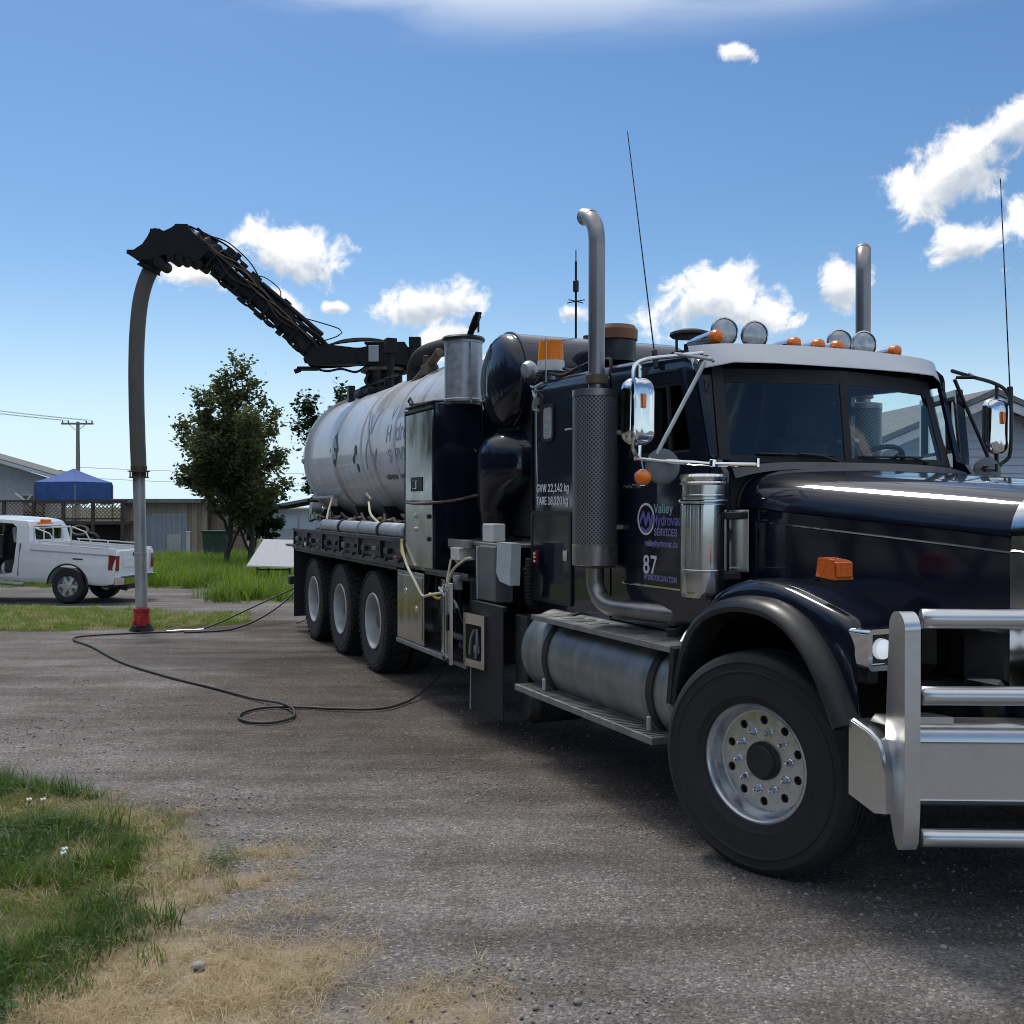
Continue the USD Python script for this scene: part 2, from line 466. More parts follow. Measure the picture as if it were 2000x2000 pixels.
# tank skin: white paint with rust runs below each rib and dirt towards the foot, as marks of their own
mat('tank_white', {
    'tc': ('texture_coordinate', {}), 'm1': ('mapping', {'scale': (6, .7, .45)}), 'n1': ('noise_texture', {'scale': 1.0, 'detail': 6.0, 'roughness': .62}),
    'n2': ('noise_texture', {'scale': 2.6, 'detail': 7.0, 'roughness': .65}), 'w': ('wave_texture', {'wave_type': 'bands', 'bands_direction': 'x', 'scale': .19, 'phase': 1.2, 'distortion': .5, 'detail': 2.0}),
    'r1': ('rgb_ramp', {'ramp': [(.40, (0, 0, 0)), (.66, (.95, .95, .95))]}), 'rw': ('rgb_ramp', {'ramp': [(.66, (.22, .22, .22)), (.95, (1, 1, 1))]}),
    'f': ('math', {'math_type': 'multiply'}), 'mx': ('mix', {'color1': (.57, .60, .63), 'color2': (.25, .185, .135)}),
    'r2': ('rgb_ramp', {'ramp': [(.48, (0, 0, 0)), (.8, (.55, .55, .55))]}), 'mx2': ('mix', {'color2': (.36, .37, .39)}),
    'p': ('principled_bsdf', {'roughness': .38, 'coat_weight': .3})},
    [('tc.object', 'm1.vector'), ('m1.vector', 'n1.vector'), ('tc.object', 'n2.vector'), ('tc.object', 'w.vector'), ('n1.fac', 'r1.fac'), ('w.fac', 'rw.fac'), ('r1.color', 'f.value1'), ('rw.color', 'f.value2'),
     ('f.value', 'mx.fac'), ('n2.fac', 'r2.fac'), ('r2.color', 'mx2.fac'), ('mx.color', 'mx2.color1'), ('mx2.color', 'p.base_color')])

# perforated heat shield: staggered round holes punched in the sheet
mat('perforated', {
    'uv': ('texture_coordinate', {}), 'mp': ('mapping', {'rotation': (0, 0, math.radians(45)), 'scale': (1, 1, 1)}),
    'vo': ('voronoi_texture', {'dimensions': '2D', 'scale': 1.0, 'randomness': 0.0}),
    'r': ('rgb_ramp', {'ramp': [(.30, (.006, .006, .008)), (.40, (.23, .235, .25))]}), 'rr': ('rgb_ramp', {'ramp': [(.30, (0, 0, 0)), (.40, (.75, .75, .75))]}),
    'b': ('bump', {'strength': .5, 'distance': .004}), 'p': ('principled_bsdf', {'roughness': .42})},
    [('uv.UV', 'mp.vector'), ('mp.vector', 'vo.vector'), ('vo.distance', 'r.fac'), ('vo.distance', 'rr.fac'), ('r.color', 'p.base_color'), ('rr.color', 'p.metallic'), ('vo.distance', 'b.height'), ('b.normal', 'p.normal')])

def pane(name, tint, ior=1.45, rough=0.0):
    mat(name, {'t': ('transparent_bsdf', {'color': tint}), 'g': ('glossy_bsdf', {'roughness': rough, 'color': (.95, .97, 1)}), 'lw': ('layer_weight', {'blend': .5}), 'pw': ('math', {'math_type': 'power', 'value2': 4.2}), 'f': ('math', {'math_type': 'multiply_add', 'value2': .9, 'value3': ((ior - 1) / (ior + 1)) ** 2}), 'm': ('mix_closure', {})},
        [('lw.facing', 'pw.value1'), ('pw.value', 'f.value1'), ('f.value', 'm.fac'), ('t.BSDF', 'm.closure1'), ('g.BSDF', 'm.closure2')], surface='m.closure')
pane('glass', (.82, .93, .92), 1.68)
pane('glass_dark', (.25, .29, .30), 1.5)
pane('glass_side', (.80, .90, .90), 1.3)

def leafy(name, c1, c2, trans=.35, rnd=True):
    n = {'o': ('object_info', {}), 'g': ('geometry', {}), 'tc': ('texture_coordinate', {}), 'n': ('noise_texture', {'scale': .9, 'detail': 3.0}),
         'a': ('math', {'math_type': 'add'}), 'a2': ('math', {'math_type': 'multiply', 'value2': .5}),
         'r': ('rgb_ramp', {'ramp': [(.15, c1), (.85, c2)]}),
         'd': ('principled_bsdf', {'roughness': .55, 'specular_ior_level': .3}), 't': ('translucent_bsdf', {}), 'h': ('hsv', {'saturation': 1.1, 'value': 1.5}), 'm': ('mix_closure', {'fac': trans})}
    l = [('o.random' if rnd else 'n.fac', 'a.value1'), ('g.random_per_island', 'a.value2'), ('tc.object', 'n.vector'), ('a.value', 'a2.value1'), ('a2.value', 'r.fac'), ('r.color', 'd.base_color'), ('r.color', 'h.color'), ('h.color', 't.color'),
         ('d.BSDF', 'm.closure1'), ('t.BSDF', 'm.closure2')]
    mat(name, n, l, surface='m.closure')
leafy('grass_green', (.065, .125, .018), (.16, .22, .045), .42)
leafy('grass_lime', (.13, .19, .034), (.26, .30, .09), .42)
leafy('grass_dark', (.035, .085, .014), (.09, .15, .03), .38)
leafy('grass_olive', (.15, .17, .045), (.30, .29, .12), .4)
leafy('grass_straw', (.42, .34, .20), (.70, .58, .40), .3)
leafy('grass_field', (.13, .215, .03), (.25, .31, .065), .45)
leafy('clover', (.03, .09, .012), (.06, .14, .022))
leafy('tree_leaf', (.055, .075, .025), (.22, .22, .10), .48, rnd=False)
leafy('tree_leaf_dark', (.014, .03, .009), (.045, .07, .02), .3, rnd=False)

# the ground: crushed gravel, packed brown fines, straw litter and turf soil, blended by where each really lies
mat('ground', {
    'g': ('geometry', {}), 'ap': ('attribute', {'attribute': 'packed'}), 'mp': ('mix', {'mix_type': 'multiply', 'color2': (.62, .565, .52)}), 'ad': ('attribute', {'attribute': 'dry'}), 'ag': ('attribute', {'attribute': 'turf'}),
    'n1': ('noise_texture', {'scale': .55, 'detail': 8.0, 'roughness': .62}), 'n2': ('noise_texture', {'scale': 2.4, 'detail': 8.0, 'roughness': .68, 'distortion': .4}), 'n3': ('noise_texture', {'scale': 170.0, 'detail': 4.0, 'roughness': .7}),
    'mt': ('mapping', {'rotation': (0, 0, math.radians(-62)), 'scale': (.35, 2.2, 1)}), 'nt': ('noise_texture', {'scale': 1.1, 'detail': 6.0, 'roughness': .6}),
    'v1': ('voronoi_texture', {'scale': 88.0, 'randomness': 1.0}), 'v2': ('voronoi_texture', {'scale': 140.0, 'randomness': 1.0}),
    'r1': ('rgb_ramp', {'ramp': [(.28, (.130, .117, .107)), (.46, (.178, .168, .165)), (.60, (.220, .214, .216)), (.75, (.255, .25, .25))]}),
    'r2': ('rgb_ramp', {'ramp': [(.36, (.142, .122, .104)), (.50, (.186, .174, .168)), (.66, (.230, .224, .226))]}),
    'rt': ('rgb_ramp', {'ramp': [(.40, (.62, .58, .55)), (.62, (1.15, 1.12, 1.08))]}), 'mtr': ('mix', {'mix_type': 'multiply', 'fac': .8}),
    'm1': ('mix', {'fac': .55}), 'sv': ('separate_color', {}), 'rs': ('rgb_ramp', {'ramp': [(0, (.52, .52, .54)), (.55, (.95, .95, .95)), (.93, (1.3, 1.28, 1.26)), (1.0, (2.2, 2.15, 2.1))]}), 'ms': ('mix', {'mix_type': 'multiply', 'fac': .9}),
    'rf': ('rgb_ramp', {'ramp': [(.25, (.50, .50, .50)), (.75, (1.48, 1.48, 1.48))]}), 'mf': ('mix', {'mix_type': 'multiply', 'fac': 1.0}),
    'md': ('mix', {'color2': (.38, .30, .19)}), 'mg': ('mix', {'color2': (.085, .09, .035)}),
    'h': ('math', {'math_type': 'multiply_add', 'value2': -1.0, 'value3': 1.0}), 'h2': ('math', {'math_type': 'multiply_add', 'value2': .35}),
    'b': ('bump', {'strength': .55, 'distance': .012}), 'p': ('principled_bsdf', {'roughness': .93, 'specular_ior_level': .2})},
    [('g.position', 'n1.vector'), ('g.position', 'n2.vector'), ('g.position', 'n3.vector'), ('g.position', 'v1.vector'), ('g.position', 'v2.vector'), ('g.position', 'mt.vector'), ('mt.vector', 'nt.vector'),
     ('n1.fac', 'r1.fac'), ('n2.fac', 'r2.fac'), ('r1.color', 'm1.color1'), ('r2.color', 'm1.color2'), ('nt.fac', 'rt.fac'), ('m1.color', 'mtr.color1'), ('rt.color', 'mtr.color2'),
     ('v1.color', 'sv.color'), ('sv.r', 'rs.fac'), ('mtr.color', 'ms.color1'), ('rs.color', 'ms.color2'),
     ('n3.fac', 'rf.fac'), ('ms.color', 'mf.color1'), ('rf.color', 'mf.color2'),
     ('ap.fac', 'mp.fac'), ('mf.color', 'mp.color1'), ('ad.fac', 'md.fac'), ('mp.color', 'md.color1'), ('ag.fac', 'mg.fac'), ('md.color', 'mg.color1'), ('mg.color', 'p.base_color'),
     ('v1.distance', 'h.value1'), ('n3.fac', 'h2.value1'), ('h.value', 'h2.value3'), ('h2.value', 'b.height'), ('b.normal', 'p.normal')])

# ------------------------------------------------------------------ the ground
def sstep(a, b, x):
    t = np.clip((np.asarray(x, float) - a) / (b - a), 0, 1)
    return t * t * (3 - 2 * t)

def ground_z(x, y):
    """The yard is level; beyond the truck's tail the land drops about half a metre to the field."""
    x, y = np.asarray(x, float), np.asarray(y, float)
    z = -0.61 * sstep(17.2, 24.2, y) * (1 - sstep(3.0, 9.0, x))
    return z

TURF = sg.Polygon([(-9, 7.4), (-3.3, 6.45), (-2.83, 6.32), (-2.38, 6.0), (-1.98, 5.66), (-1.68, 5.15), (-1.50, 4.8), (-1.50, 4.4), (-1.45, 4.15), (-1.45, 3.8), (-1.5, 3.5), (-1.45, 2.9), (-9, 2.0)])
STRAW = sg.Polygon([(-2.15, 5.75), (-1.85, 5.7), (-1.5, 5.05), (-1.40, 4.6), (-1.5, 4.25), (-1.1, 4.12), (-.82, 4.06), (-.68, 3.95), (-.7, 3.6), (-.85, 3.1), (-.9, 2.5), (-2.2, 2.3), (-1.85, 3.6), (-1.62, 4.3), (-1.75, 5.0)])
STRIP = sg.Polygon([(-16, 18.3), (-8.8, 17.6), (-6.6, 17.2), (-4.6, 16.3), (-4.2, 15.6), (-4.9, 15.0), (-5.6, 14.6), (-7.2, 14.5), (-16, 14.6)])
FIELD = sg.Polygon([(-7.3, 25.4), (-1.0, 25.2), (12, 25.5), (14, 60), (-30, 60), (-30, 30), (-7.9, 30)])

def inside(pg, x, y, soft, seed, wob=.35, f=2.2):
    """How far inside the polygon, 0 to 1, with an edge frayed by noise."""
    import shapely
    d = shapely.distance(pg.boundary, shapely.points(x, y)) * np.where(shapely.contains_xy(pg, x, y), 1, -1)
    d = d + wob * (meshkit.fbm(np.stack([x * f, y * f, 0 * x], -1), 4, seed) - .5) * 2
    return np.clip(d / soft + .5, 0, 1)

def axis_points(lo, hi, fine_lo, fine_hi, step, grow=1.18):
    a = list(np.arange(fine_lo, fine_hi + 1e-6, step))
    s, x = step, fine_hi
    while x < hi:
        s *= grow; x += s; a.append(x)
    s, x = step, fine_lo
    while x > lo:
        s *= grow; x -= s; a.insert(0, x)
    return np.array(a)

gx = axis_points(-900, 900, -6.5, 3.5, .085, 1.10)
gy = axis_points(-300, 1800, 2.2, 8.0, .075, 1.05)
GX, GY = np.meshgrid(gx, gy, indexing='ij')
GZ = ground_z(GX, GY)
near = np.exp(-((GX / 14) ** 2 + ((GY - 8) / 14) ** 2))
GZ = GZ + near * .030 * (meshkit.fbm(np.stack([GX * .9, GY * .9, 0 * GX], -1), 5, 3) - .5)
dry = np.maximum(inside(STRAW, GX, GY, .25, 11, .22), 0)
for (cx, cy, cr) in ((-1.2, 4.75, .12), (-1.22, 5.15, .13), (-.28, 3.55, .22), (-2.0, 5.45, .2), (-.95, 3.3, .3)):
    dry = np.maximum(dry, np.clip(1.2 - np.hypot((GX - cx) / 1.5, GY - cy) / cr, 0, 1) * .8)
turf = np.maximum(inside(TURF, GX, GY, .35, 5, .25), np.maximum(inside(STRIP, GX, GY, .6, 6, .5), inside(FIELD, GX, GY, 1.0, 8, .6)))
turf = np.maximum(turf, np.where((GY > 60) | (np.abs(GX) > 60), .9, 0)) * (1 - .75 * dry)
dry = dry * (.45 + .55 * meshkit.fbm(np.stack([GX * 9, GY * 9, 0 * GX], -1), 3, 17))
GZ = GZ + .02 * turf * np.exp(-((GX + 3) / 4) ** 2 - ((GY - 5) / 3) ** 2)
nx, ny = GX.shape
idx = np.arange(nx * ny).reshape(nx, ny)
q = np.stack([idx[:-1, :-1], idx[1:, :-1], idx[1:, 1:], idx[:-1, 1:]], -1).reshape(-1, 4)
gm = tm(np.stack([GX, GY, GZ], -1).reshape(-1, 3), np.vstack([q[:, [0, 1, 2]], q[:, [0, 2, 3]]]))
g_ = usdkit.mesh(stage, '/World/ground', gm, M['ground'], smooth=True)
tag(g_.GetPrim(), 'grey brown gravel yard running back to grass', None, None, 'structure')
# packed, damp fines where the trucks turn: browner and darker than the loose gravel
pkd = np.exp(-(((GX + .3 + .42 * (GY - 9)) / 3.0) ** 2)) * sstep(4.6, 7.5, GY + .55 * GX) * (1 - sstep(15, 19, GY))
pkd = np.clip(pkd * 1.25 * sstep(.28, .62, meshkit.fbm(np.stack([GX * .55 + GY * .2, GY * .8, 0 * GX], -1), 5, 29)), 0, 1)
for nm, arr in (('dry', dry), ('turf', turf), ('packed', pkd)):
    UsdGeom.PrimvarsAPI(g_).CreatePrimvar(nm, Sdf.ValueTypeNames.FloatArray, 'vertex').Set(Vt.FloatArray.FromNumpy(arr.astype(np.float32).ravel()))

def scatter(name, protos, pos, scl, label, cat=None, tilt=.0):
    """Many small copies as one PointInstancer: stuff nobody could count."""
    pi = UsdGeom.PointInstancer.Define(stage, '/World/' + name)
    for i, (m, mt) in enumerate(protos):
        usdkit.mesh(stage, f'/World/{name}/kind_{i:03d}', m, M[mt], smooth=False)
        pi.GetPrototypesRel().AddTarget(f'/World/{name}/kind_{i:03d}')
    n = len(pos)
    pi.CreatePositionsAttr(Vt.Vec3fArray.FromNumpy(np.asarray(pos, np.float32)))
    pi.CreateScalesAttr(Vt.Vec3fArray.FromNumpy(np.repeat(np.asarray(scl, np.float32)[:, None], 3, 1)))
    yaw = rng.uniform(0, 2 * np.pi, n)
    tx, ty = rng.normal(0, 1, (2, n)) * tilt / 2
    qt = np.stack([np.cos(yaw / 2), tx, ty, np.sin(yaw / 2)], 1)
    qt /= np.linalg.norm(qt, axis=1, keepdims=True)
    pi.CreateOrientationsAttr(Vt.QuathArray([Gf.Quath(float(a), float(b), float(c), float(d)) for a, b, c, d in qt]))
    pi.CreateProtoIndicesAttr(Vt.IntArray.FromNumpy(rng.integers(0, len(protos), n).astype(np.int32)))
    return tag(pi.GetPrim(), label, cat, None, 'stuff')

def tuft(nb, h, spread, w, lean=.5, seg=3, seed=0):
    r = np.random.default_rng(seed)
    vs, fs, k = [], [], 0
    for _ in range(nb):
        a, rr = r.uniform(0, 2 * np.pi), spread * math.sqrt(r.uniform())
        b = V([rr * math.cos(a), rr * math.sin(a), 0])
        d = r.uniform(0, 2 * np.pi)
        out = V([math.cos(d), math.sin(d), 0])
        L, ln = h * r.uniform(.45, 1.1), lean * r.uniform(.3, 1.3)
        sd = V([-out[1], out[0], 0])
        for i in range(seg + 1):
            t = i / seg
            c = b + out * L * ln * t * t + V([0, 0, L * t * (1 - .35 * ln * t)])
            ww = w * (1 - t) ** .7 * .5
            if i < seg:
                vs += [c - sd * ww, c + sd * ww]
            else:
                vs += [c]
        for i in range(seg - 1):
            o = k + 2 * i
            fs += [(o, o + 1, o + 3), (o, o + 3, o + 2)]
        o = k + 2 * (seg - 1)
        fs += [(o, o + 1, o + 2)]
        k += 2 * seg + 1
    return tm(vs, fs)

def clover_patch(n, seed):
    r = np.random.default_rng(seed)
    vs, fs, k = [], [], 0
    for _ in range(n):
        c = V([r.normal(0, .05), r.normal(0, .05), r.uniform(.015, .06)])
        a0, s = r.uniform(0, 6.28), r.uniform(.005, .009)
        for j in range(3):
            a = a0 + j * 2.09
            d, e = V([math.cos(a), math.sin(a), r.uniform(-.2, .3)]), V([-math.sin(a), math.cos(a), 0])
            vs += [c, c + s * (d * .7 + e * .6), c + s * d * 1.3, c + s * (d * .7 - e * .6)]
            fs += [(k, k + 1, k + 2), (k, k + 2, k + 3)]
            k += 4
    return tm(vs, fs)

def sample_in(weight, n, x0, x1, y0, y1, seed, power=1.0):
    r = np.random.default_rng(seed)
    out = []
    while sum(map(len, out)) < n:
        x, y = r.uniform(x0, x1, 4 * n), r.uniform(y0, y1, 4 * n)
        w = weight(x, y)
        k = r.uniform(0, 1, len(x)) < w ** power
        out.append(np.stack([x[k], y[k]], 1))
    p = np.vstack(out)[:n]
    return np.c_[p, ground_z(p[:, 0], p[:, 1])]

w_turf = lambda x, y: inside(TURF, x, y, .35, 5, .25)
w_straw = lambda x, y: inside(STRAW, x, y, .25, 11, .22)
lumps = lambda x, y, s: sstep(.42, .62, meshkit.fbm(np.stack([x * 1.9, y * 1.9, 0 * x], -1), 3, s))

# foreground turf, in the photograph's lower left
p = sample_in(lambda x, y: w_turf(x, y) * (1 - .8 * w_straw(x, y)) * (.04 + .96 * lumps(x, y, 40)), 3300, -4.2, -1.1, 2.7, 6.6, 1)
scatter('green_grass', [(tuft(26, .095, .05, .0042, .8, seed=i), m) for i, m in enumerate(('grass_green', 'grass_dark', 'grass_green', 'grass_dark', 'grass_green'))], p, np.exp(rng.normal(-.1, .32, len(p))), 'lush green clumps of lawn grass beside the gravel', tilt=.15)
p = sample_in(lambda x, y: w_turf(x, y) * (1 - .6 * w_straw(x, y)) * (1.0 - .8 * lumps(x, y, 40)), 3000, -4.2, -1.0, 2.7, 6.6, 12)
scatter('yellowing_grass', [(tuft(20, .07, .06, .0038, 1.0, seed=200 + i), m) for i, m in enumerate(('grass_lime', 'grass_olive', 'grass_lime', 'grass_straw', 'grass_olive'))], p, np.exp(rng.normal(-.2, .35, len(p))), 'short yellowing lawn grass between the green clumps', tilt=.25)
p = sample_in(lambda x, y: np.maximum(w_straw(x, y), .30 * w_turf(x, y)) * (.35 + .65 * lumps(x, y, 47)), 3200, -3.6, -.4, 2.6, 6.3, 2)
for (cx, cy, s, n_) in ((-1.2, 4.75, .09, 30), (-1.22, 5.15, .1, 34), (-.28, 3.55, .17, 60), (-.85, 3.35, .2, 60), (-1.0, 4.35, .15, 30)):
    k = np.c_[rng.normal(cx, s * 1.3, n_), rng.normal(cy, s, n_)]
    p = np.vstack([p, np.c_[k, 0 * k[:, :1]]])
scatter('dry_grass', [(tuft(16, .07, .07, .0036, 1.5, seed=20 + i), 'grass_straw') for i in range(5)], p, rng.uniform(.5, 1.2, len(p)), 'dead straw coloured grass at the gravel edge', tilt=.3)
p = sample_in(lambda x, y: w_turf(x, y) * lumps(x, y, 40) * lumps(x, y, 91), 170, -4.0, -1.4, 3.0, 6.4, 3)
p = np.vstack([p, [(-1.44, 4.98, 0), (-1.40, 4.93, 0), (-1.47, 5.02, 0), (-1.42, 5.05, 0), (-1.95, 5.72, 0), (-2.05, 5.78, 0), (-1.9, 5.68, 0)]])
scatter('clover', [(clover_patch(60, 60 + i), 'clover') for i in range(3)], p, rng.uniform(.7, 1.4, len(p)), 'dark green clover among the lawn grass')
# the far strip between the yard and the white pickup
w_strip = lambda x, y: inside(STRIP, x, y, .6, 6, .5)
p = sample_in(lambda x, y: w_strip(x, y) * (.4 + .6 * lumps(x * .5, y * .5, 77)), 4200, -11.5, -4.0, 14.3, 18.4, 4)
scatter('strip_grass', [(tuft(22, .075, .12, .009, .8, seed=80 + i), m) for i, m in enumerate(('grass_lime', 'grass_field', 'grass_lime', 'grass_straw'))], p, rng.uniform(.6, 1.2, len(p)), 'low strip of grass between gravel and pickup', tilt=.15)
w_field = lambda x, y: inside(FIELD, x, y, 1.0, 8, .6)
p = sample_in(lambda x, y: w_field(x, y) * (.3 + .7 * lumps(x * .3, y * .3, 78)), 7500, -15, 0, 24.8, 44, 5)
scatter('tall_grass', [(tuft(20, .55, .26, .022, .55, seed=100 + i), m) for i, m in enumerate(('grass_field', 'grass_lime', 'grass_field', 'grass_field', 'grass_green'))], p, rng.uniform(.5, 1.35, len(p)), 'tall unmown grass of the field under the trees', tilt=.12)
# loose stones on the gravel
def stone(seed, s=1.0, flat=.6):
    m = trimesh.creation.icosphere(1, s)
    r = np.random.default_rng(seed)
    m.vertices = m.vertices * (1 + .45 * (meshkit.noise(m.vertices / s * 1.7 + 9, seed)[:, None] - .5)) * [1, r.uniform(.6, .9), flat]
    return m
w_gravel = lambda x, y: np.clip(1 - w_turf(x, y) - .7 * w_straw(x, y), 0, 1) * np.clip(1.25 - y / 11, .1, 1)
p = sample_in(w_gravel, 15000, -5, 4.2, 2.6, 11.5, 6)
p[:, 2] += .002
scatter('loose_gravel', [(stone(i), 'pebble' if i < 5 else 'pebble_pale') for i in range(7)], p, np.exp(rng.normal(math.log(.0050), .38, len(p))), 'loose grey stones of the gravel yard', tilt=.3)
fl = []
for (x, y) in ((-2.74, 5.80), (-2.66, 5.80), (-2.17, 4.96), (-2.15, 4.90), (-2.32, 4.30)):
    f = [trimesh.creation.icosphere(1, .007)]
    for j in range(9):
        k = trimesh.creation.icosphere(0, .0055); a = j * .7
        k.apply_translation([.011 * math.cos(a), .011 * math.sin(a), .003 * (j % 3)]); f.append(k)
    f = cat_(f); f.apply_translation([x, y, .085])
    fl.append(f)
for i, f in enumerate(fl):
    st = cyl((f.vertices[:, 0].mean(), f.vertices[:, 1].mean(), .0), (f.vertices[:, 0].mean(), f.vertices[:, 1].mean(), .085), .0015, n=5)
    t = thing('clover_flower', ('white blossom at the top left of the near lawn', 'white blossom just right of another at the top of the near lawn', 'white blossom by the straw patch, upper of a pair', 'white blossom by the straw patch, lower of a pair', 'lowest white blossom in the near lawn')[i], 'flower', group='white clover blossoms')
    part(t, 'blossom', f, 'petal'); part(t, 'stem', st, 'clover')

# ------------------------------------------------------------------ the vacuum truck (x forward, y to its left, z up; the origin lies on the ground under the front axle)
TRUCK_AT, TRUCK_YAW = (2.271, 5.24, 0.0), -66.4
T = thing('vacuum_truck', 'black conventional vacuum truck with chrome stacks, white debris tank and suction boom', 'truck', TRUCK_AT, TRUCK_YAW)
def P_(name, m, mt, parent=None, smooth=32, label=None, kind=None, uv=None):
    return part(parent or T, name, m, mt, smooth, label, kind, uv)

def grp(name, parent=None, label=None):
    base = str((parent or T).GetPath())
    return tag(UsdGeom.Xform.Define(stage, base + '/' + numbered(base, name)).GetPrim(), label)

# wheels -----------------------------------------------------------
def tyre_profile(R, w, ribs=True):
    h = w / 2
    o = [(.280, .66 * h), (.290, .82 * h), (.318, .91 * h), (.322, .945 * h), (.330, .94 * h), (.36, .965 * h), (.40, 1.0 * h), (.432, .998 * h), (.436, 1.025 * h), (.444, 1.022 * h), (.448, .992 * h), (.478, .975 * h), (.481, .995 * h), (.487, .99 * h), (.490, .962 * h), (R - .035, .93 * h), (R - .016, .85 * h), (R - .004, .74 * h)]
    tr = []
    if ribs:
        for g in (.52, .26, 0.0):
            tr += [(R, (g + .035) * h * 1.1 + .0), (R - .013, (g + .03) * h * 1.1), (R - .013, (g - .03) * h * 1.1), (R, (g - .035) * h * 1.1)]
        tr = [t for t in tr if True]
        full = o + tr + [(R, -.05 * h)] + [(R - .013, -.22 * h), (R - .013, -.28 * h), (R, -.3 * h), (R, -.5 * h), (R - .013, -.52 * h), (R - .013, -.58 * h), (R, -.6 * h)]
    else:
        full = o + [(R - .014, .5 * h), (R - .012, 0), (R - .014, -.5 * h)]
    full += [(r, -hh) for r, hh in o[::-1]]
    return [(r, hh) for r, hh in full[::-1]]

def disc(r0, r1, holes, rh, n_h, h0, h1, c, ax):
    pg = sg.Point(0, 0).buffer(r1, quad_segs=16).difference(sg.Point(0, 0).buffer(r0, quad_segs=10))
    for i in range(n_h):
        a = (i + .5) / n_h * 2 * math.pi
        pg = pg.difference(sg.Point(holes * math.cos(a), holes * math.sin(a)).buffer(rh, quad_segs=4))
    m = extr(pg, h1 - h0)
    u, w, a = frame_to(ax)
    v = m.vertices
    m.vertices = V(c) + v[:, :1] * u + v[:, 1:2] * w + (v[:, 2:] + h0) * a
    return m

def wheel(c, out, kind, steer=0.0, pivot=None, label=None, full=True):
    """out: -1 when the outer face looks to the truck's right."""
    c, ax = V(c, float), V([0, out, 0.])
    def turn(m):
        if steer:
            m = m.copy()
            m.apply_transform(trimesh.transformations.rotation_matrix(math.radians(steer), [0, 0, 1], pivot))
        return m
    g = grp('wheel', label=label)
    if kind == 'steer':
        R, w = .532, .30
        ty = lathe(tyre_profile(R, w), c, ax, 96)
        P_('tyre', turn(ty), 'tyre_side', g)
        pr = [(.272, -.13), (.258, .02), (.256, .05), (.265, .085), (.272, .096), (.284, .096), (.290, .104), (.287, .113), (.276, .116), (.264, .106), (.257, .078), (.252, .052), (.243, .034), (.228, .030)]
        P_('rim', turn(cat_([lathe(pr, c, ax, 72), disc(.075, .236, .196, .0215, 10, .018, .032, c, ax)])), 'wheel_aluminium', g, smooth=40)
        P_('brake_drum', turn(cyl(c - ax * .12, c + ax * .006, .215, n=40)), 'black_paint', g)
        hub = lathe([(.0, .0), (.092, .02), (.092, .046), (.086, .054), (.080, .056), (.078, .066), (.070, .072), (.030, .074), (.0, .074)], c, ax, 40)
        P_('hub_cap', turn(hub), 'black_plastic', g)
        u, ww, _ = frame_to(ax)
        for i in range(10):
            a = i / 10 * 2 * math.pi + .1
            o = c + .143 * (math.cos(a) * u + math.sin(a) * ww)
            nut = cat_([cyl(o + ax * .030, o + ax * .040, .021, n=14), cyl(o + ax * .040, o + ax * .066, .0165, .013, n=6), cyl(o + ax * .066, o + ax * .078, .0085, .007, n=8)])
            P_('lug_nut', turn(nut), 'chrome', g)
    else:
        R, w = .535, .27
        P_('tyre', lathe(tyre_profile(R, w, False), c, ax, 72), 'tyre_side', g)
        bl = []
        nb = 44
        for i in range(nb if full else 0):
            for row, (hh, wd, ph) in enumerate(((.104, .060, 0), (.034, .052, .5), (-.034, .052, 0), (-.104, .060, .5))):
                a = (i + ph) / nb * 2 * math.pi
                k = hull([(sx * (.029 if zz < 0 else .025), sy * wd / 2 + (.006 * sx), zz) for sx in (-1, 1) for sy in (-1, 1) for zz in (-.012, .011 if abs(hh) < .1 else .008)])
                k.apply_transform(trimesh.transformations.rotation_matrix(a, [0, 1, 0]))
                rr = R - .008 - (.004 if abs(hh) > .1 else 0)
                k.apply_translation(c + V([math.sin(a) * rr, out * hh, math.cos(a) * rr]))
                bl.append(k)
        if bl:
            P_('tread_lugs', cat_(bl), 'black_rubber', g, smooth=False, kind='stuff')
        pr = [(.28, -.12), (.262, -.09), (.255, -.03), (.258, .06), (.268, .10), (.280, .116), (.294, .116), (.300, .124), (.297, .132), (.284, .134), (.272, .124), (.262, .095), (.252, .05), (.246, -.02), (.240, -.055), (.225, -.068)]
        P_('rim', cat_([lathe(pr, c, ax, 56), disc(.09, .236, .19, .022, 10, -.082, -.066, c, ax)]), 'white_wheel', g, smooth=40)
        hub = lathe([(0, -.10), (.12, -.10), (.12, -.04), (.105, -.02), (.085, .03), (.085, .06), (.07, .07), (0, .07)], c, ax, 28)
        P_('hub', hub, 'rusty_steel', g)
        u, ww, _ = frame_to(ax)
        nuts = []
        for i in range(10):
            a = i / 10 * 2 * math.pi
            o = c + .148 * (math.cos(a) * u + math.sin(a) * ww)
            nuts.append(cyl(o - ax * .07, o - ax * .03, .017, n=6))
        P_('lug_nuts', cat_(nuts), 'galvanised', g, kind='stuff')
    return g

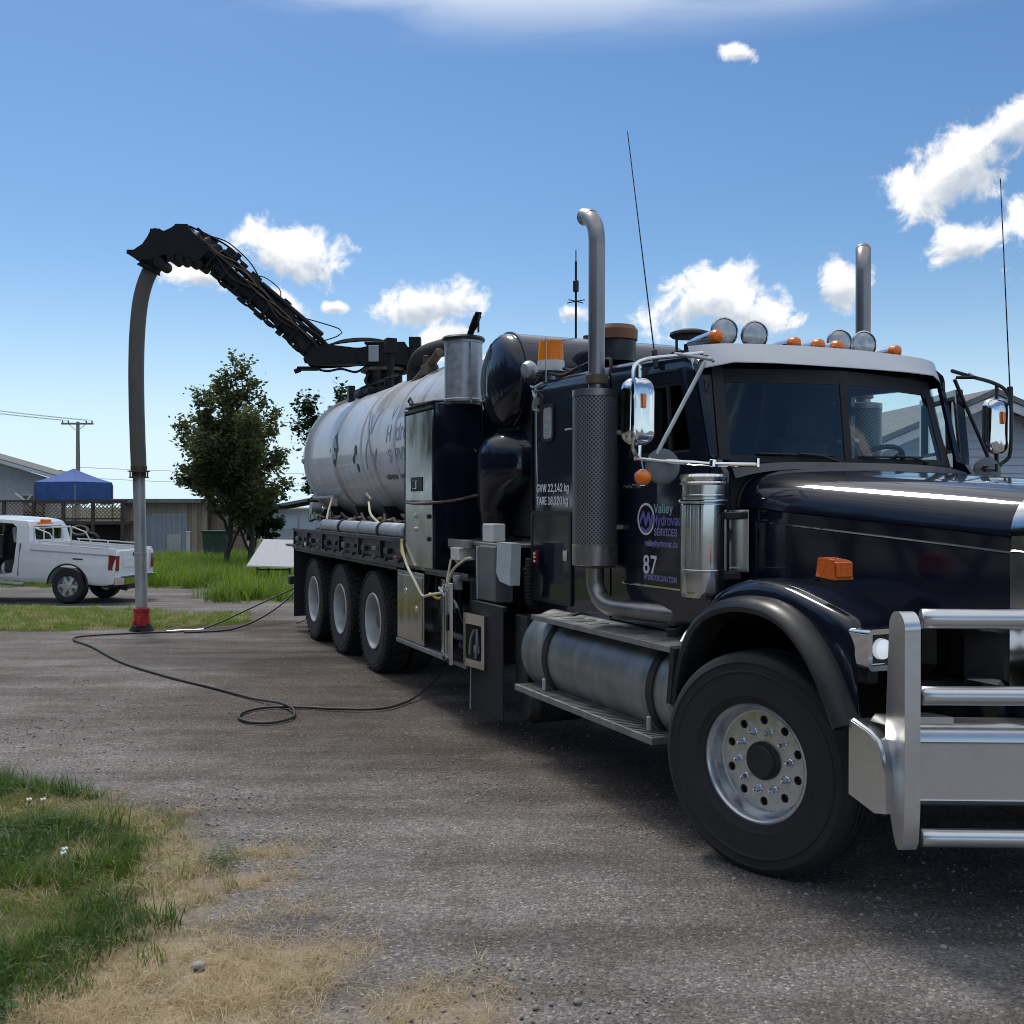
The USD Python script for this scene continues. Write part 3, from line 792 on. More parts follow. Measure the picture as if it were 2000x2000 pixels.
KP = (-.20, -.92, 0)
wheel((-.20, -1.065, .522), -1, 'steer', 18.5, KP, label='right front wheel steered towards the truck\'s left')
wheel((-.165, 1.065, .532), 1, 'steer', 18.5, (-.165, .92, 0))
REAR_X = (-6.62, -8.03, -9.43)
for x in REAR_X:
    wheel((x, -1.065, .535), -1, 'drive')
    wheel((x, 1.065, .535), 1, 'drive', full=False)
for x in REAR_X:
    for y in (-.76, .76):
        P_('inner_tyre', lathe(tyre_profile(.535, .25, False), (x, y, .535), (0, 1, 0), 40), 'black_rubber')
    P_('rear_axle', cat_([cyl((x, -1.0, .535), (x, 1.0, .535), .075, n=16), hull(trimesh.creation.icosphere(2, .22).vertices * [1, 1.1, 1] + [x, 0, .56])]), 'black_paint')
P_('front_axle', cat_([box(-.06, .06, -.9, .9, .40, .50), cyl((.0, -.92, .42), (.0, -.92, .66), .05), cyl((.0, .92, .42), (.0, .92, .66), .05)]), 'black_paint')
# frame ------------------------------------------------------------
for s in (-1, 1):
    P_('frame_rail', cat_([box(-11.2, .72, s * .43 - .005, s * .43 + .005, .66, .95, .002), box(-11.2, .72, s * .43 - s * .09, s * .43, .655, .668, .002), box(-11.2, .72, s * .43 - s * .09, s * .43, .942, .955, .002)]), 'black_paint')
    lf = [box(-.75 + i * .03, .75 - i * .03, s * .5 - .045, s * .5 + .045, .50 + i * .018, .515 + i * .018, .002) for i in range(5)]
    P_('leaf_spring', lf, 'black_paint')
for x in (-10.9, -5.2, -3.4, -1.9, .5):
    P_('cross_member', box(x - .05, x + .05, -.42, .42, .70, .92), 'black_paint')
P_('engine_block', cat_([box(-.75, .72, -.36, .36, .72, 1.55, .05), box(-.6, .3, -.5, .5, .95, 1.35, .06), box(.55, .80, -.56, .56, .70, 1.30, .02)]), 'black_paint')
P_('gearbox', cat_([cyl((-.75, 0, .85), (-2.1, 0, .80), .30, .17), cyl((-2.1, 0, .8), (-6.4, 0, .66), .055), box(-6.2, -5.9, -.3, .3, .5, .9)]), 'black_paint')

# hood -------------------------------------------------------------
def hood_section(x, top_only=False):
    t = (x + .72) / 1.60
    w = .815 - .225 * t - .02 * t * t
    cz = 1.745 - .125 * t - .02 * max(t - .8, 0)
    half = [(w, 1.22), (w, 1.45), (w, cz - .075), (w - .001, cz - .068), (w - .009, cz - .060), (w - .009, cz - .004), (w - .001, cz + .004), (w - .004, cz + .03), (w - .018, cz + .075), (w - .045, cz + .12), (w - .085, cz + .155), (w - .14, cz + .182), (w - .23, cz + .202), (w * .45, cz + .216), (w * .2, cz + .224)]
    return [(x, -y, z) for y, z in half] + [(x, 0, cz + .226)] + [(x, y, z) for y, z in half[::-1]]
hx = np.linspace(-.72, .86, 22)
P_('hood', thick(loft([hood_section(x) for x in hx]), -.012), 'navy_paint', smooth=28)
sec = V(hood_section(-.72))
P_('cowl_seal', tube(sec + [-.012, 0, .0], .012, 8), 'black_rubber')
sec = [(.872, y, z) for _, y, z in hood_section(.86)]
inner = [(y * .865, 1.0 + (z - 1.0) * .885) for _, y, z in sec]
outl = [(y * 1.035, z + .012) for _, y, z in sec]
gr = poly([(outl[0][0], 1.0)] + outl + [(outl[-1][0], 1.0)]).difference(poly([(inner[0][0], 1.07)] + inner + [(inner[-1][0], 1.07)]).buffer(0))
pg = front(gr, .835, .965)
P_('grille_surround', pg, 'mirror_steel', smooth=25, label='polished grille surround at the front of the hood')
P_('grille_screen', cat_([front(poly([(inner[0][0], 1.07)] + inner + [(inner[-1][0], 1.07)]).buffer(.01), .85, .862)]), 'black_plastic')
for i in range(12):
    y = -.44 + i * .08
    P_('grille_bar', box(.865, .885, y - .007, y + .007, 1.08, 1.70, .003), 'mirror_steel')
P_('hood_emblem', cat_([box(.86, .93, -.012, .012, 1.848, 1.872), cyl((.90, 0, 1.87), (.86, 0, 1.90), .012, .004)]), 'chrome')
# front skirt behind the bull bar, under the hood
P_('radiator_skirt', cat_([box(.60, .80, -.60, .60, .62, 1.02, .02), hull([(.55, -.60, .98), (.82, -.52, .96), (.50, -.80, .98), (.40, -.80, .98), (.55, -.60, .94), (.82, -.52, .93), (.50, -.80, .95), (.40, -.80, .95)])]), 'navy_paint')
P_('frame_horn', cat_([box(.3, 1.0, -.48, -.36, .60, .86), box(.3, 1.0, .36, .48, .60, .86), box(.62, .78, -1.0, 1.0, .56, .80, .02)]), 'black_paint')

# fender -----------------------------------------------------------
arch = V([(-.760, .70), (-.735, .83), (-.690, .965), (-.615, 1.095), (-.515, 1.195), (-.385, 1.262), (-.235, 1.300), (-.080, 1.312), (.080, 1.300), (.225, 1.250), (.345, 1.165), (.430, 1.075), (.505, .965), (.575, .84)])
crown = V([(-.70, .80), (-.68, .95), (-.64, 1.10), (-.58, 1.22), (-.508, 1.298), (-.40, 1.352), (-.282, 1.385), (-.114, 1.404), (.044, 1.390), (.19, 1.355), (.335, 1.314), (.44, 1.282), (.515, 1.252), (.527, 1.13)])
def refine(a, n=48):
    t = np.r_[0, np.cumsum(np.linalg.norm(np.diff(a, axis=0), axis=1))]
    p3 = smooth_path(np.c_[a, 0 * a[:, :1]], .02)[:, :2]
    t = np.r_[0, np.cumsum(np.linalg.norm(np.diff(p3, axis=0), axis=1))]
    s = np.linspace(0, t[-1], n)
    return np.c_[np.interp(s, t, p3[:, 0]), np.interp(s, t, p3[:, 1])]
ar = refine(arch)
ar[:, 0] -= .022; crown[:, 0] -= .022
tt = np.linspace(0, 1, 48)
cr = np.c_[np.interp(tt, np.linspace(0, 1, 14), crown[:, 0]), np.interp(tt, np.linspace(0, 1, 14), crown[:, 1])]
from scipy.ndimage import gaussian_filter1d
cr = np.c_[gaussian_filter1d(cr[:, 0], 1.2, mode='nearest'), gaussian_filter1d(cr[:, 1], 1.2, mode='nearest')]
def fender(s):
    rows = []
    for (ax_, az), (cx, cz) in zip(ar, cr):
        rows.append([(ax_ - .004, s * 1.135, az - .015), (ax_ + (cx - ax_) * .35, s * 1.130, az + (cz - az) * .35), (cx + (ax_ - cx) * .25, s * 1.115, cz - (cz - az) * .22), (cx, s * 1.09, cz - .008), (cx, s * 1.05, cz + .003), (cx - .10 * max(cx, 0), s * .90, cz - .006), (cx - .35 * max(cx, 0), s * .72, cz - .025), (cx - .38 * max(cx, 0), s * .56, cz - .045)])
    return thick(loft(rows), .008 * (1 if s > 0 else -1))
def flare(s):
    rows = []
    d = np.gradient(ar, axis=0); d /= np.linalg.norm(d, axis=1, keepdims=True)
    nrm = np.c_[-d[:, 1], d[:, 0]]
    nrm *= np.sign((nrm * (ar - [-.07, .55])).sum(1))[:, None]
    for (x, z), (nx_, nz_) in zip(ar, nrm):
        prof = [(-.070, 1.08), (-.072, 1.195), (-.060, 1.222), (-.042, 1.228), (-.022, 1.217), (-.006, 1.19), (.002, 1.155), (.0, 1.12)]
        rows.append([(x + nx_ * o, s * y, z + nz_ * o) for o, y in prof])
    return thick(loft(rows), .008 * (1 if s < 0 else -1))
for s in (-1, 1):
    f_ = P_('front_fender', fender(s), 'navy_paint', smooth=45)
    P_('fender_flare', flare(s), 'black_paint', f_, smooth=40)
    y = s * 1.03
    tl = hull([(.215, y - .05, 1.435), (.34, y - .055, 1.425), (.215, y + .05, 1.435), (.34, y + .055, 1.425), (.225, y - .045, 1.52), (.33, y - .045, 1.51), (.225, y + .045, 1.52), (.33, y + .045, 1.51)])
    t_ = P_('turn_signal', cat_([tl, box(.335, .350, y - .045, y + .045, 1.435, 1.505)]), 'amber_dark', smooth=20)
    P_('lamp_base', hull([(.235, y - .03, 1.40), (.32, y - .03, 1.39), (.235, y + .03, 1.40), (.32, y + .03, 1.39), (.225, y - .045, 1.436), (.33, y - .045, 1.428), (.225, y + .045, 1.436), (.33, y + .045, 1.428)]), 'black_plastic', t_)
    # headlight pod
    hl = rrect(-1.115 if s < 0 else .82, -.82 if s < 0 else 1.115, 1.06, 1.235, .025)
    hh = P_('headlight', cat_([front(hl.difference(hl.buffer(-.022)), .505, .585), front(hl.buffer(-.004), .46, .545)]), 'chrome', smooth=25)
    P_('lamp_bezel', front(hl.buffer(-.026), .545, .556), 'black_plastic', hh)
    for k in (-.055, .055):
        P_('lens', lathe([(0, .030), (.025, .028), (.042, .02), (.045, 0)][::-1], (.556, s * .968 + k, 1.148), (1, 0, 0), 20), 'lit_lens', hh)
    P_('headlight_bracket', box(.38, .47, s * .98 - .03, s * .98 + .03, .98, 1.09), 'black_paint')
# mud flap strip behind the front wheel
P_('wheel_guard', cat_([side(poly([(-.78, .70), (-.74, .70), (-.70, 1.0), (-.74, 1.0)]), -1.24, -.75)]), 'black_rubber')

# bumper and bull bar ----------------------------------------------
BD = V([math.sin(math.radians(25.5)), math.cos(math.radians(25.5)), 0])
BN = V([BD[1], -BD[0], 0])                                         # outward, forward
Q0 = V([.755, -1.125, 0])
def bump_path(z, fwd=0.0, s0=0.0):
    """Centre line of the swept bumper from the right tip, across the straight middle, to the left tip."""
    a, b = Q0 + BD * s0, Q0 + BD * .70
    k = [a, Q0 + BD * .55, b + [.0, .0, 0], b + V([.02, .12, 0])]
    k = k + [V([k[-1][0], 0, 0])] + [V([v[0], -v[1], 0]) for v in k[::-1]]
    pth = smooth_path(k, .06)
    return pth + [fwd, 0, z]
def beam_section(c, out):
    """Bumper channel with a rolled top: points from the back top round the front to the back bottom."""
    return [c + out * o + V([0, 0, z]) for o, z in ((-.17, .872), (-.050, .878), (-.032, .873), (-.012, .860), (-.001, .842), (.005, .822), (.007, .808), (-.004, .800), (-.006, .792), (-.006, .580), (-.004, .570), (-.014, .554), (-.035, .542), (-.12, .538))]
bp_ = bump_path(0)
tg = np.gradient(bp_, axis=0); tg /= np.linalg.norm(tg, axis=1, keepdims=True)
rows = [beam_section(c, V([t[1], -t[0], 0])) for c, t in zip(bp_, tg)]
P_('bumper', thick(loft(rows), .006), 'brushed_aluminium', smooth=30)
for s in (-1, 1):
    pg = sg.Polygon([(.553, .862), (.66, .83), (.705, .805), (.730, .765), (.742, .72), (.760, .68), (.765, .525), (.70, .512), (.553, .553)])
    e = side(pg, -1.190, -1.02)
    rim_ = tube([(.556, -1.17, .853), (.655, -1.17, .823), (.697, -1.17, .798), (.721, -1.17, .760), (.727, -1.17, .72), (.727, -1.17, .52)], .017, 8)
    back = cat_([hull([(.60, -1.12, .86), (.72, -1.12, .86), (.63, -1.12, .895), (.72, -1.12, .90), (.68, -.9, .86), (.83, -.9, .86), (.70, -.9, .895), (.83, -.9, .90)])])
    m = cat_([e, rim_, back])
    P_('bumper_end', m if s < 0 else mirror_y(m), 'brushed_aluminium', smooth=25)
    pp = sg.Polygon([(-.080, 1.265), (-.115, .80), (-.112, .66), (-.085, .56), (-.045, .45), (-.02, .405), (.0, .390), (.025, .398), (.042, .43), (.053, .52), (.056, .60), (.056, 1.265)]).union(sg.Point(-.012, 1.265).buffer(.0685))
    post = side(pp, -.032, .032)
    post = cat_([post])
    ang = -25.5
    post.apply_transform(trimesh.transformations.rotation_matrix(math.radians(ang + 7), [0, 0, 1]))
    post.apply_translation(Q0 + BD * .018 + BN * .050)
    P_('bull_bar_post', post if s < 0 else mirror_y(post), 'brushed_aluminium', smooth=25)
for z, r in ((1.304, .040), (1.000, .038), (.437, .036)):
    P_('bull_bar_tube', tube(bump_path(z, .05, .06), r, 20), 'brushed_aluminium', smooth=True)
for y in (-.5, .5):
    P_('bull_bar_mount', box(.70, .90, y - .02, y + .02, .45, 1.0), 'black_paint')
P_('licence_bracket', box(1.17, 1.19, -.2, .2, .52, .70), 'brushed_aluminium')

# cab ----------------------------------------------------------------
CY = .93
cab_out = [(-.70, 1.02), (-.70, 1.93), (-.765, 2.005), (-.83, 2.03), (-.965, 2.53), (-1.06, 2.60), (-1.93, 2.64), (-1.93, 1.02)]
win = [(-.985, 2.06), (-1.075, 2.46), (-1.68, 2.475), (-1.70, 2.06)]
P_('cab_side', side(poly(cab_out, [win]), -CY, -CY + .035), 'navy_paint', smooth=20, label='right side of the cab with the passenger door')
P_('side_window', side(poly(win).buffer(.01), -CY + .012, -CY + .018), 'glass_dark', smooth=False)
P_('window_gasket', side(poly(win).buffer(.012).difference(poly(win).buffer(-.012)), -CY - .004, -CY + .002), 'black_rubber', smooth=20)
P_('vent_post', side(poly([(-1.22, 2.05), (-1.24, 2.05), (-1.27, 2.47), (-1.25, 2.47)]), -CY - .003, -CY + .02), 'black_rubber')
# door seams, handle and trim of the passenger door
seam = poly([(-.80, 1.15), (-.83, 2.0), (-.985, 2.52), (-1.755, 2.54), (-1.765, 1.15)])
P_('passenger_door', side(seam.difference(poly(win).buffer(.004)), -CY - .009, -CY - .001), 'navy_paint', smooth=20)
P_('door_handle', cat_([box(-1.72, -1.60, -CY - .04, -CY - .028, 1.86, 1.885), box(-1.72, -1.70, -CY - .04, -CY - .005, 1.86, 1.885), box(-1.62, -1.60, -CY - .04, -CY - .005, 1.86, 1.885)]), 'chrome')
P_('door_sill_trim', cat_([box(-1.77, -.80, -CY - .016, -CY - .004, 1.262, 1.276, .002)]), 'chrome')
P_('grab_rail', tube([(-1.82, -CY - .05, 1.35), (-1.82, -CY - .05, 2.3)], .014, 10), 'chrome')
# left side: the driver's door stands open, so the side is only pillars, sill and roof rail
P_('cab_left_side', side(poly(cab_out).difference(poly([(-.81, 1.13), (-.86, 2.06), (-.985, 2.50), (-1.76, 2.52), (-1.76, 1.13)])), CY - .035, CY), 'navy_paint', smooth=20)
door_o = poly([(0, 1.13), (0, 2.06), (-.13, 2.49), (-.93, 2.50), (-.93, 1.13)])
door_w = poly([(-.05, 2.09), (-.155, 2.45), (-.88, 2.46), (-.88, 2.09)])
def open_door(m, deg=30):
    m = m.copy()
    m.apply_transform(trimesh.transformations.rotation_matrix(math.radians(-deg), [0, 0, 1]))
    m.apply_translation([-.83, CY + .01, 0])
    return m
DR = P_('driver_door', open_door(side(door_o.difference(door_w), 0, .045)), 'navy_paint', smooth=20, label='driver\'s door standing open on the far side')
P_('door_glass', open_door(side(door_w.buffer(.01), .018, .024)), 'glass_side', DR, smooth=False)
P_('door_gasket', open_door(side(door_w.difference(door_w.buffer(-.022)), -.003, .048)), 'black_rubber', DR)
P_('vent_post', open_door(side(poly([(-.30, 2.09), (-.325, 2.09), (-.355, 2.455), (-.33, 2.455)]), .0, .045)), 'black_rubber', DR)
P_('window_sticker', open_door(side(poly([(-.10, 2.10), (-.20, 2.10), (-.20, 2.165), (-.10, 2.165)]), .012, .014)), 'fabric_blue', DR, smooth=False)
# windshield: two flat panes in a black rubber frame, with a centre post
wl = lambda y, t: V([-.785 - .075 * (abs(y) / .85) ** 2 - .052 * t - .068 * t * (abs(y) / .85), y * (1 - .045 * t), 2.015 + .47 * t + .02 * (1 - abs(y) / .85) * (t - .5)])
for s in (-1, 1):
    ys = np.linspace(.028, .80, 6) * s
    g = loft([[wl(y, t) for y in ys] for t in (.045, .5, .93)])
    P_('windshield_pane', g, 'glass', smooth=True)
bars = []
for t0, t1 in ((-.03, .045), (.93, 1.10)):
    yy = np.linspace(-.855, .855, 21)
    bars.append(thick(loft([[wl(y, t0) + [.004, 0, 0] for y in yy], [wl(y, t1) + [.004, 0, 0] for y in yy]]), .03))
bars.append(thick(loft([[wl(y, t) + [.006, 0, 0] for y in (-.026, 0, .026)] for t in (0, .3, .6, 1.0)]), .02))
for s in (-1, 1):
    bars.append(thick(loft([[wl(y * s, t) + [.004, 0, 0] for y in (.795, .83, .862)] for t in (-.03, .25, .5, .75, 1.1)]), .03))
P_('windshield_frame', cat_(bars), 'black_rubber', smooth=30)
for s in (-1, 1):
    rows = []
    for t in (-.05, .3, .6, .9, 1.12):
        a = wl(.858 * s, t)
        rows.append([a + [.0, 0, 0], a + [-.015, .03 * s, 0], V([a[0] - .07, s * .925, a[2]]), V([a[0] - .12, s * .932, a[2]])])
    P_('windshield_pillar', thick(loft(rows), .015), 'navy_paint', smooth=40)
# cowl below the glass
yy = np.linspace(-.86, .86, 25)
P_('cowl', thick(loft([[(-.69 + .0 * y, y, 1.90 + .06 * (1 - (y / .86) ** 4)) for y in yy], [(-.72, y, 1.955 + .045 * (1 - (y / .86) ** 4)) for y in yy], [wl(y, -.03) + [.012, 0, -.004] for y in yy], [wl(y, .0) + [-.03, 0, 0] for y in yy]]), .01), 'navy_paint', smooth=40)
wip = []
for y0, y1 in ((-.10, -.62), (.62, .10)):
    a, b = wl(y0, .0) + [.03, 0, .0], wl((y0 + y1) / 2, .08) + [.022, 0, .0]
    P_('windshield_wiper', cat_([tube([a, (a + b) / 2 + [.02, 0, .01], b], .009, 6), tube([wl(y, .07) + [.016, 0, 0] for y in np.linspace(y0 - .02, y1, 6)], .007, 6), cyl(a - [0, 0, .02], a + [0, 0, .01], .02, n=10)]), 'black_plastic')
# sun visor across the brow
yy = [-.93, -.905, -.86, -.74, -.5, -.25, 0, .25, .5, .74, .86, .905, .93]
def visor_pt(y, t):
    e = max(0, (abs(y) - .74) / .19)
    bow = .06 * (1 - (abs(y) / .93) ** 2)
    x = (-.965 + .075 * t * (1 - .55 * e) - .07 * e * e * (1 - .2 * t)) + bow
    z = 2.640 - .095 * t + .022 * (1 - (y / .93) ** 2) - .022 * e * t - .012 * e
    if t > .99:
        z += -.006 * math.cos(y * 3)
    return (x, y, z)
P_('sun_visor', thick(loft([[visor_pt(y, t) for y in yy] for t in (-.25, 0, .5, .97, 1.0)]), .006), 'visor_grey', smooth=25, label='pale grey metal sun visor over the windshield')
# roof and sleeper
def roof_row(x):
    f = min(1, (-.98 - x) / .1) if x > -1.08 else 1
    ez = 2.575 + .035 * min(1, (-.95 - x) / 1.0) + .02 * max(0, (-1.95 - x))
    pts = [(-.932, ez - .05), (-.930, ez), (-.915, ez + .035), (-.87, ez + .062), (-.75, ez + .078), (-.4, ez + .09), (0, ez + .094)]
    return [(x, y, z - (1 - f) * .03) for y, z in pts] + [(x, -y, z - (1 - f) * .03) for y, z in pts[::-1][1:]]
P_('cab_roof', thick(loft([roof_row(x) for x in (-.955, -.985, -1.03, -1.1, -1.5, -1.93, -1.94)]), .02), 'navy_paint', smooth=40)
sl = []
for x in (-1.955, -1.96, -2.3, -2.8, -3.05, -3.13, -3.18, -3.2):
    k = max(0, (-3.05 - x) / .15); ins = .06 * k ** 2.2
    r = roof_row(x)
    r = [(-0.0 + a, b * (1 - ins * .6), c - ins * .8) for a, b, c in r]
    bot = 1.0
    sl.append([(x, -CY * (1 - ins * .6), bot)] + [(a, b, c) for a, b, c in r] + [(x, CY * (1 - ins * .6), bot)])
P_('sleeper', loft(sl, close_u=True, cap=True), 'navy_paint', smooth=35)
P_('sleeper_fairing', cat_([box(-3.19, -1.94, -CY - .003, -CY + .03, .90, 1.02), box(-3.205, -3.185, -CY + .01, CY - .01, 1.0, 2.6)]), 'navy_paint')
P_('cab_boot', box(-1.962, -1.925, -.86, .86, 1.05, 2.60), 'black_rubber')
P_('bunk_window', cat_([side(rrect(-2.96, -2.80, 2.24, 2.48, .035), -CY - .006, -CY + .01)]), 'lamp_glass', smooth=20)
P_('bunk_window_frame', side(rrect(-2.98, -2.78, 2.22, 2.50, .045).difference(rrect(-2.955, -2.805, 2.245, 2.475, .03)), -CY - .010, -CY + .002), 'black_rubber')
sd = rrect(-3.14, -2.50, 1.06, 1.70, .02)
SD = P_('storage_door', side(sd, -CY - .012, -CY - .001), 'navy_paint', smooth=20)
P_('door_frame', side(sd.buffer(.015).difference(sd.buffer(-.015)), -CY - .016, -CY - .003), 'black_plastic', SD)
P_('latch', box(-2.60, -2.54, -CY - .022, -CY - .010, 1.36, 1.44), 'chrome', SD)
P_('weight_lettering', cat_([text_on_side('GVW 22,142 kg', .056, -3.075, -CY - .003, 1.855, True, .92), text_on_side('TARE 18,220 kg', .056, -3.075, -CY - .003, 1.762, True, .88)]), 'print_white', smooth=False)
# door lettering and emblem
dy = -CY - .0105
em = sg.Point(0, 0).buffer(.098).difference(sg.Point(0, 0).buffer(.084))
P_('door_emblem_ring', moved(side(em, -.0015, 0), (-1.485, dy, 1.672)), 'print_white', smooth=False)
zig = sg.LineString([(-.07, -.02), (-.03, .04), (0, -.035), (.03, .035), (.055, -.04), (.075, .02)]).buffer(.010).union(sg.LineString([(-.05, -.055), (0, -.075), (.05, -.05)]).buffer(.009))
P_('door_emblem', moved(side(zig, -.0015, 0), (-1.485, dy, 1.672)), 'print_blue', smooth=False)
P_('door_lettering', text_on_side('Valley', .052, -1.395, dy, 1.71, True), 'print_teal', smooth=False)
P_('door_lettering', text_on_side('Hydrovac', .058, -1.405, dy, 1.638, True, .86), 'print_blue', smooth=False)
P_('door_lettering', text_on_side('SERVICES', .042, -1.395, dy, 1.575, True, .9), 'print_lilac', smooth=False)
P_('door_lettering', text_on_side('valleyhydrovac.ca', .036, -1.50, dy, 1.510, True, .86), 'print_lilac', smooth=False)
P_('unit_number', text_on_side('87', .105, -1.525, dy, 1.345, True, .9), 'print_white', smooth=False)
P_('door_lettering', text_on_side('HYDRO EXCAVATION', .032, -1.51, dy, 1.305, True, .8), 'print_lilac', smooth=False)
# cab inside
P_('cab_floor', box(-1.90, -.74, -.88, .88, 1.02, 1.06), 'interior_black')
P_('firewall', box(-.78, -.74, -.86, .86, 1.05, 1.96), 'interior_black')
P_('dashboard', hull([(-.80, y, 1.97) for y in (-.85, .85)] + [(-.98, y, 1.99) for y in (-.85, .85)] + [(-1.10, y, 1.90) for y in (-.85, .85)] + [(-1.08, y, 1.60) for y in (-.85, .85)] + [(-.80, y, 1.60) for y in (-.85, .85)]), 'interior_black')
P_('rear_wall', cat_([box(-1.93, -1.90, -.88, -.1, 1.05, 2.58), box(-1.93, -1.90, -.88, .88, 2.50, 2.58)]), 'interior_black')
P_('headliner', box(-1.90, -1.02, -.86, .86, 2.56, 2.58), 'interior_black')
for y in (-.48, .48):
    st = cat_([box(-1.78, -1.30, y - .24, y + .24, 1.42, 1.56, .05), obox((-1.78, y, 1.86), (.13, .46, .72), (0, -8, 0), .05), box(-1.86, -1.76, y - .13, y + .13, 2.22, 2.40, .04), box(-1.7, -1.4, y - .18, y + .18, 1.06, 1.42)])
    P_('seat', st, 'seat_cloth')
sw = []
th = np.linspace(0, 2 * np.pi, 40)
u, w, a = frame_to((-.62, 0, .78))
cc = V([-1.10, .46, 1.985])
SW = P_('steering_wheel', cat_([tube([cc + .21 * (math.cos(t) * u + math.sin(t) * w) for t in th], .015, 8, cap=False)] + [tube([cc - a * .03, cc + .2 * (math.cos(t) * u + math.sin(t) * w)], .013, 6) for t in (.2, 2.3, 4.4)] + [cyl(cc - a * .05, cc - a * .01, .05)]), 'black_plastic')
P_('steering_column', cyl(cc - a * .45, cc - a * .03, .035), 'black_plastic')
P_('dash_device', cat_([cyl((-.98, .14, 1.98), (-.98, .14, 2.12), .008), obox((-.98, .14, 2.14), (.02, .12, .03)), box(-1.0, -.94, .24, .36, 1.98, 2.05)]), 'black_plastic')
# roof lamps ---------------------------------------------------------
for y in (-.74, -.185, -.005, .14, .60):
    z = 2.722 if abs(y) < .7 else 2.715
    o = V([-1.06, y, z + (.012 if y < -.7 else 0)])
    b_ = P_('marker_light', cat_([lathe([(0, -.27), (.016, -.265), (.030, -.16), (.039, -.03), (.041, .0), (.037, .003), (0, .003)], o, (1, 0, 0), 18), box(o[0] - .15, o[0] - .02, y - .012, y + .012, z - .045, z - .015)]), 'chrome')
    P_('lens', lathe([(.041, .0), (.041, .022), (.034, .044), (.018, .056), (0, .058)], o, (1, 0, 0), 18), 'amber', b_)
for y, z in ((-.648, 2.768), (-.432, 2.764), (.205, 2.758), (.398, 2.760)):
    o = V([-1.10, y, z])
    b_ = P_('roof_spotlight', cat_([lathe([(0, -.10), (.03, -.095), (.06, -.06), (.080, -.015), (.084, .0), (.086, .012), (.078, .016)], o, (1, -.22, 0), 28), box(o[0] - .05, o[0] - .02, y - .012, y + .012, z - .12, z - .055), box(o[0] - .07, o[0], y - .03, y + .03, z - .125, z - .112)]), 'mirror_steel')
    P_('lens', lathe([(.079, .004), (.074, .012), (.055, .020), (.025, .025), (0, .026)], o, (1, -.22, 0), 28), 'lamp_glass', b_)
P_('roof_vent', cat_([lathe([(0, .10), (.04, .10), (.04, 0)][::-1], (-2.44, 0, 2.83), (0, 0, 1), 20), lathe([(0, 0), (.13, 0), (.145, .015), (.14, .035), (.08, .055), (0, .058)], (-2.44, 0, 2.98), (0, 0, 1), 32), cyl((-2.44, -.11, 2.80), (-2.44, -.11, 2.99), .010), cyl((-2.44, .11, 2.80), (-2.44, .11, 2.99), .010), lathe([(.13, 0), (.14, .04), (.135, .13), (0, .13)], (-2.44, 0, 2.74), (0, 0, 1), 32)]), 'black_paint')
for y0 in (-.30, -.24, -.18, -.12):
    P_('roof_bracket', box(-2.62, -2.60, y0, y0 + .035, 2.70, 2.83), 'black_plastic')
# exhaust -------------------------------------------------------------
for s in (-1, 1):
    y = s * 1.085
    bend = [(-1.85, y, 2.48), (-1.848, y, 3.0), (-1.846, y, 3.38), (-1.848, y, 3.45), (-1.862, y, 3.51), (-1.892, y, 3.56), (-1.932, y, 3.595), (-1.975, y, 3.615), (-2.01, y, 3.625)]
    if s > 0:                                                      # the far stack's tip is turned to point away from the cab's right side
        bend = [(-1.85 + .74 * (x + 1.85), y + .67 * -(x + 1.85), z) for x, _, z in bend]
    o = tube(smooth_path(bend, .025), .053, 28, cap=False)
    e = V(bend[-1]); t = V(bend[-1]) - V(bend[-2])
    st = P_('exhaust_stack', cat_([o, lathe([(.053, 0), (.055, .004), (.049, .006), (.047, -.10), (0, -.10)], e, t, 28)]), 'stack_steel', smooth=True)
    P_('stack_clamp', lathe([(.054, 0), (.072, .005), (.072, .06), (.054, .065)], (-1.85, y, 2.52), (0, 0, 1), 28), 'rusty_steel', st)
    r, z0, z1 = .143, 1.50, 2.44
    n = 64
    th = np.linspace(0, 2 * np.pi, n + 1)
    vv = V([[(-1.87 + r * math.sin(t), y - r * math.cos(t), z) for t in th] for z in (z0, z1)])
    g = loft(vv)
    cell = .019
    uv = V([[(t * r / cell, z / cell) for t in th] for z in (z0, z1)]).reshape(-1, 2)
    mg = P_('muffler_shield', g, 'perforated', smooth=True, uv=uv)
    P_('shield_band', lathe([(r - .004, 0), (r + .003, .003), (r + .003, .13), (r - .004, .133)], (-1.87, y, 1.375), (0, 0, 1), 40), 'stack_steel', mg)
    P_('shield_band', cat_([lathe([(r - .004, 0), (r + .003, .003), (r + .003, .045), (.08, .055)], (-1.87, y, 2.44), (0, 0, 1), 40)]), 'stack_steel', mg)
    P_('shield_edge', cat_([box(-1.87 - r - .010, -1.87 - r + .004, y + s * .02 - .012, y + s * .02 + .012, 1.48, 2.44, .003)]), 'galvanised', mg)
    P_('muffler', cyl((-1.87, y, 1.36), (-1.87, y, 2.46), .125, n=28), 'rusty_steel')
    P_('shield_bracket', cat_([box(-1.97, -1.77, s * (CY - .02), y, 2.2, 2.23), box(-1.97, -1.77, s * (CY - .02), y, 1.6, 1.63), tube([(-2.0, y - s * -.145, 2.24), (-1.9, y + s * .15, 2.24)], .007, 6)]), 'galvanised')
    el = smooth_path([(-1.87, y, 1.42), (-1.87, y, 1.32), (-1.865, y, 1.25), (-1.82, y * .995, 1.18), (-1.74, y * .985, 1.135), (-1.64, y * .96, 1.12), (-1.45, y * .9, 1.115), (-1.2, y * .8, 1.11)], .03)
    P_('exhaust_elbow', tube(el, .058, 24), 'stack_steel', smooth=True)
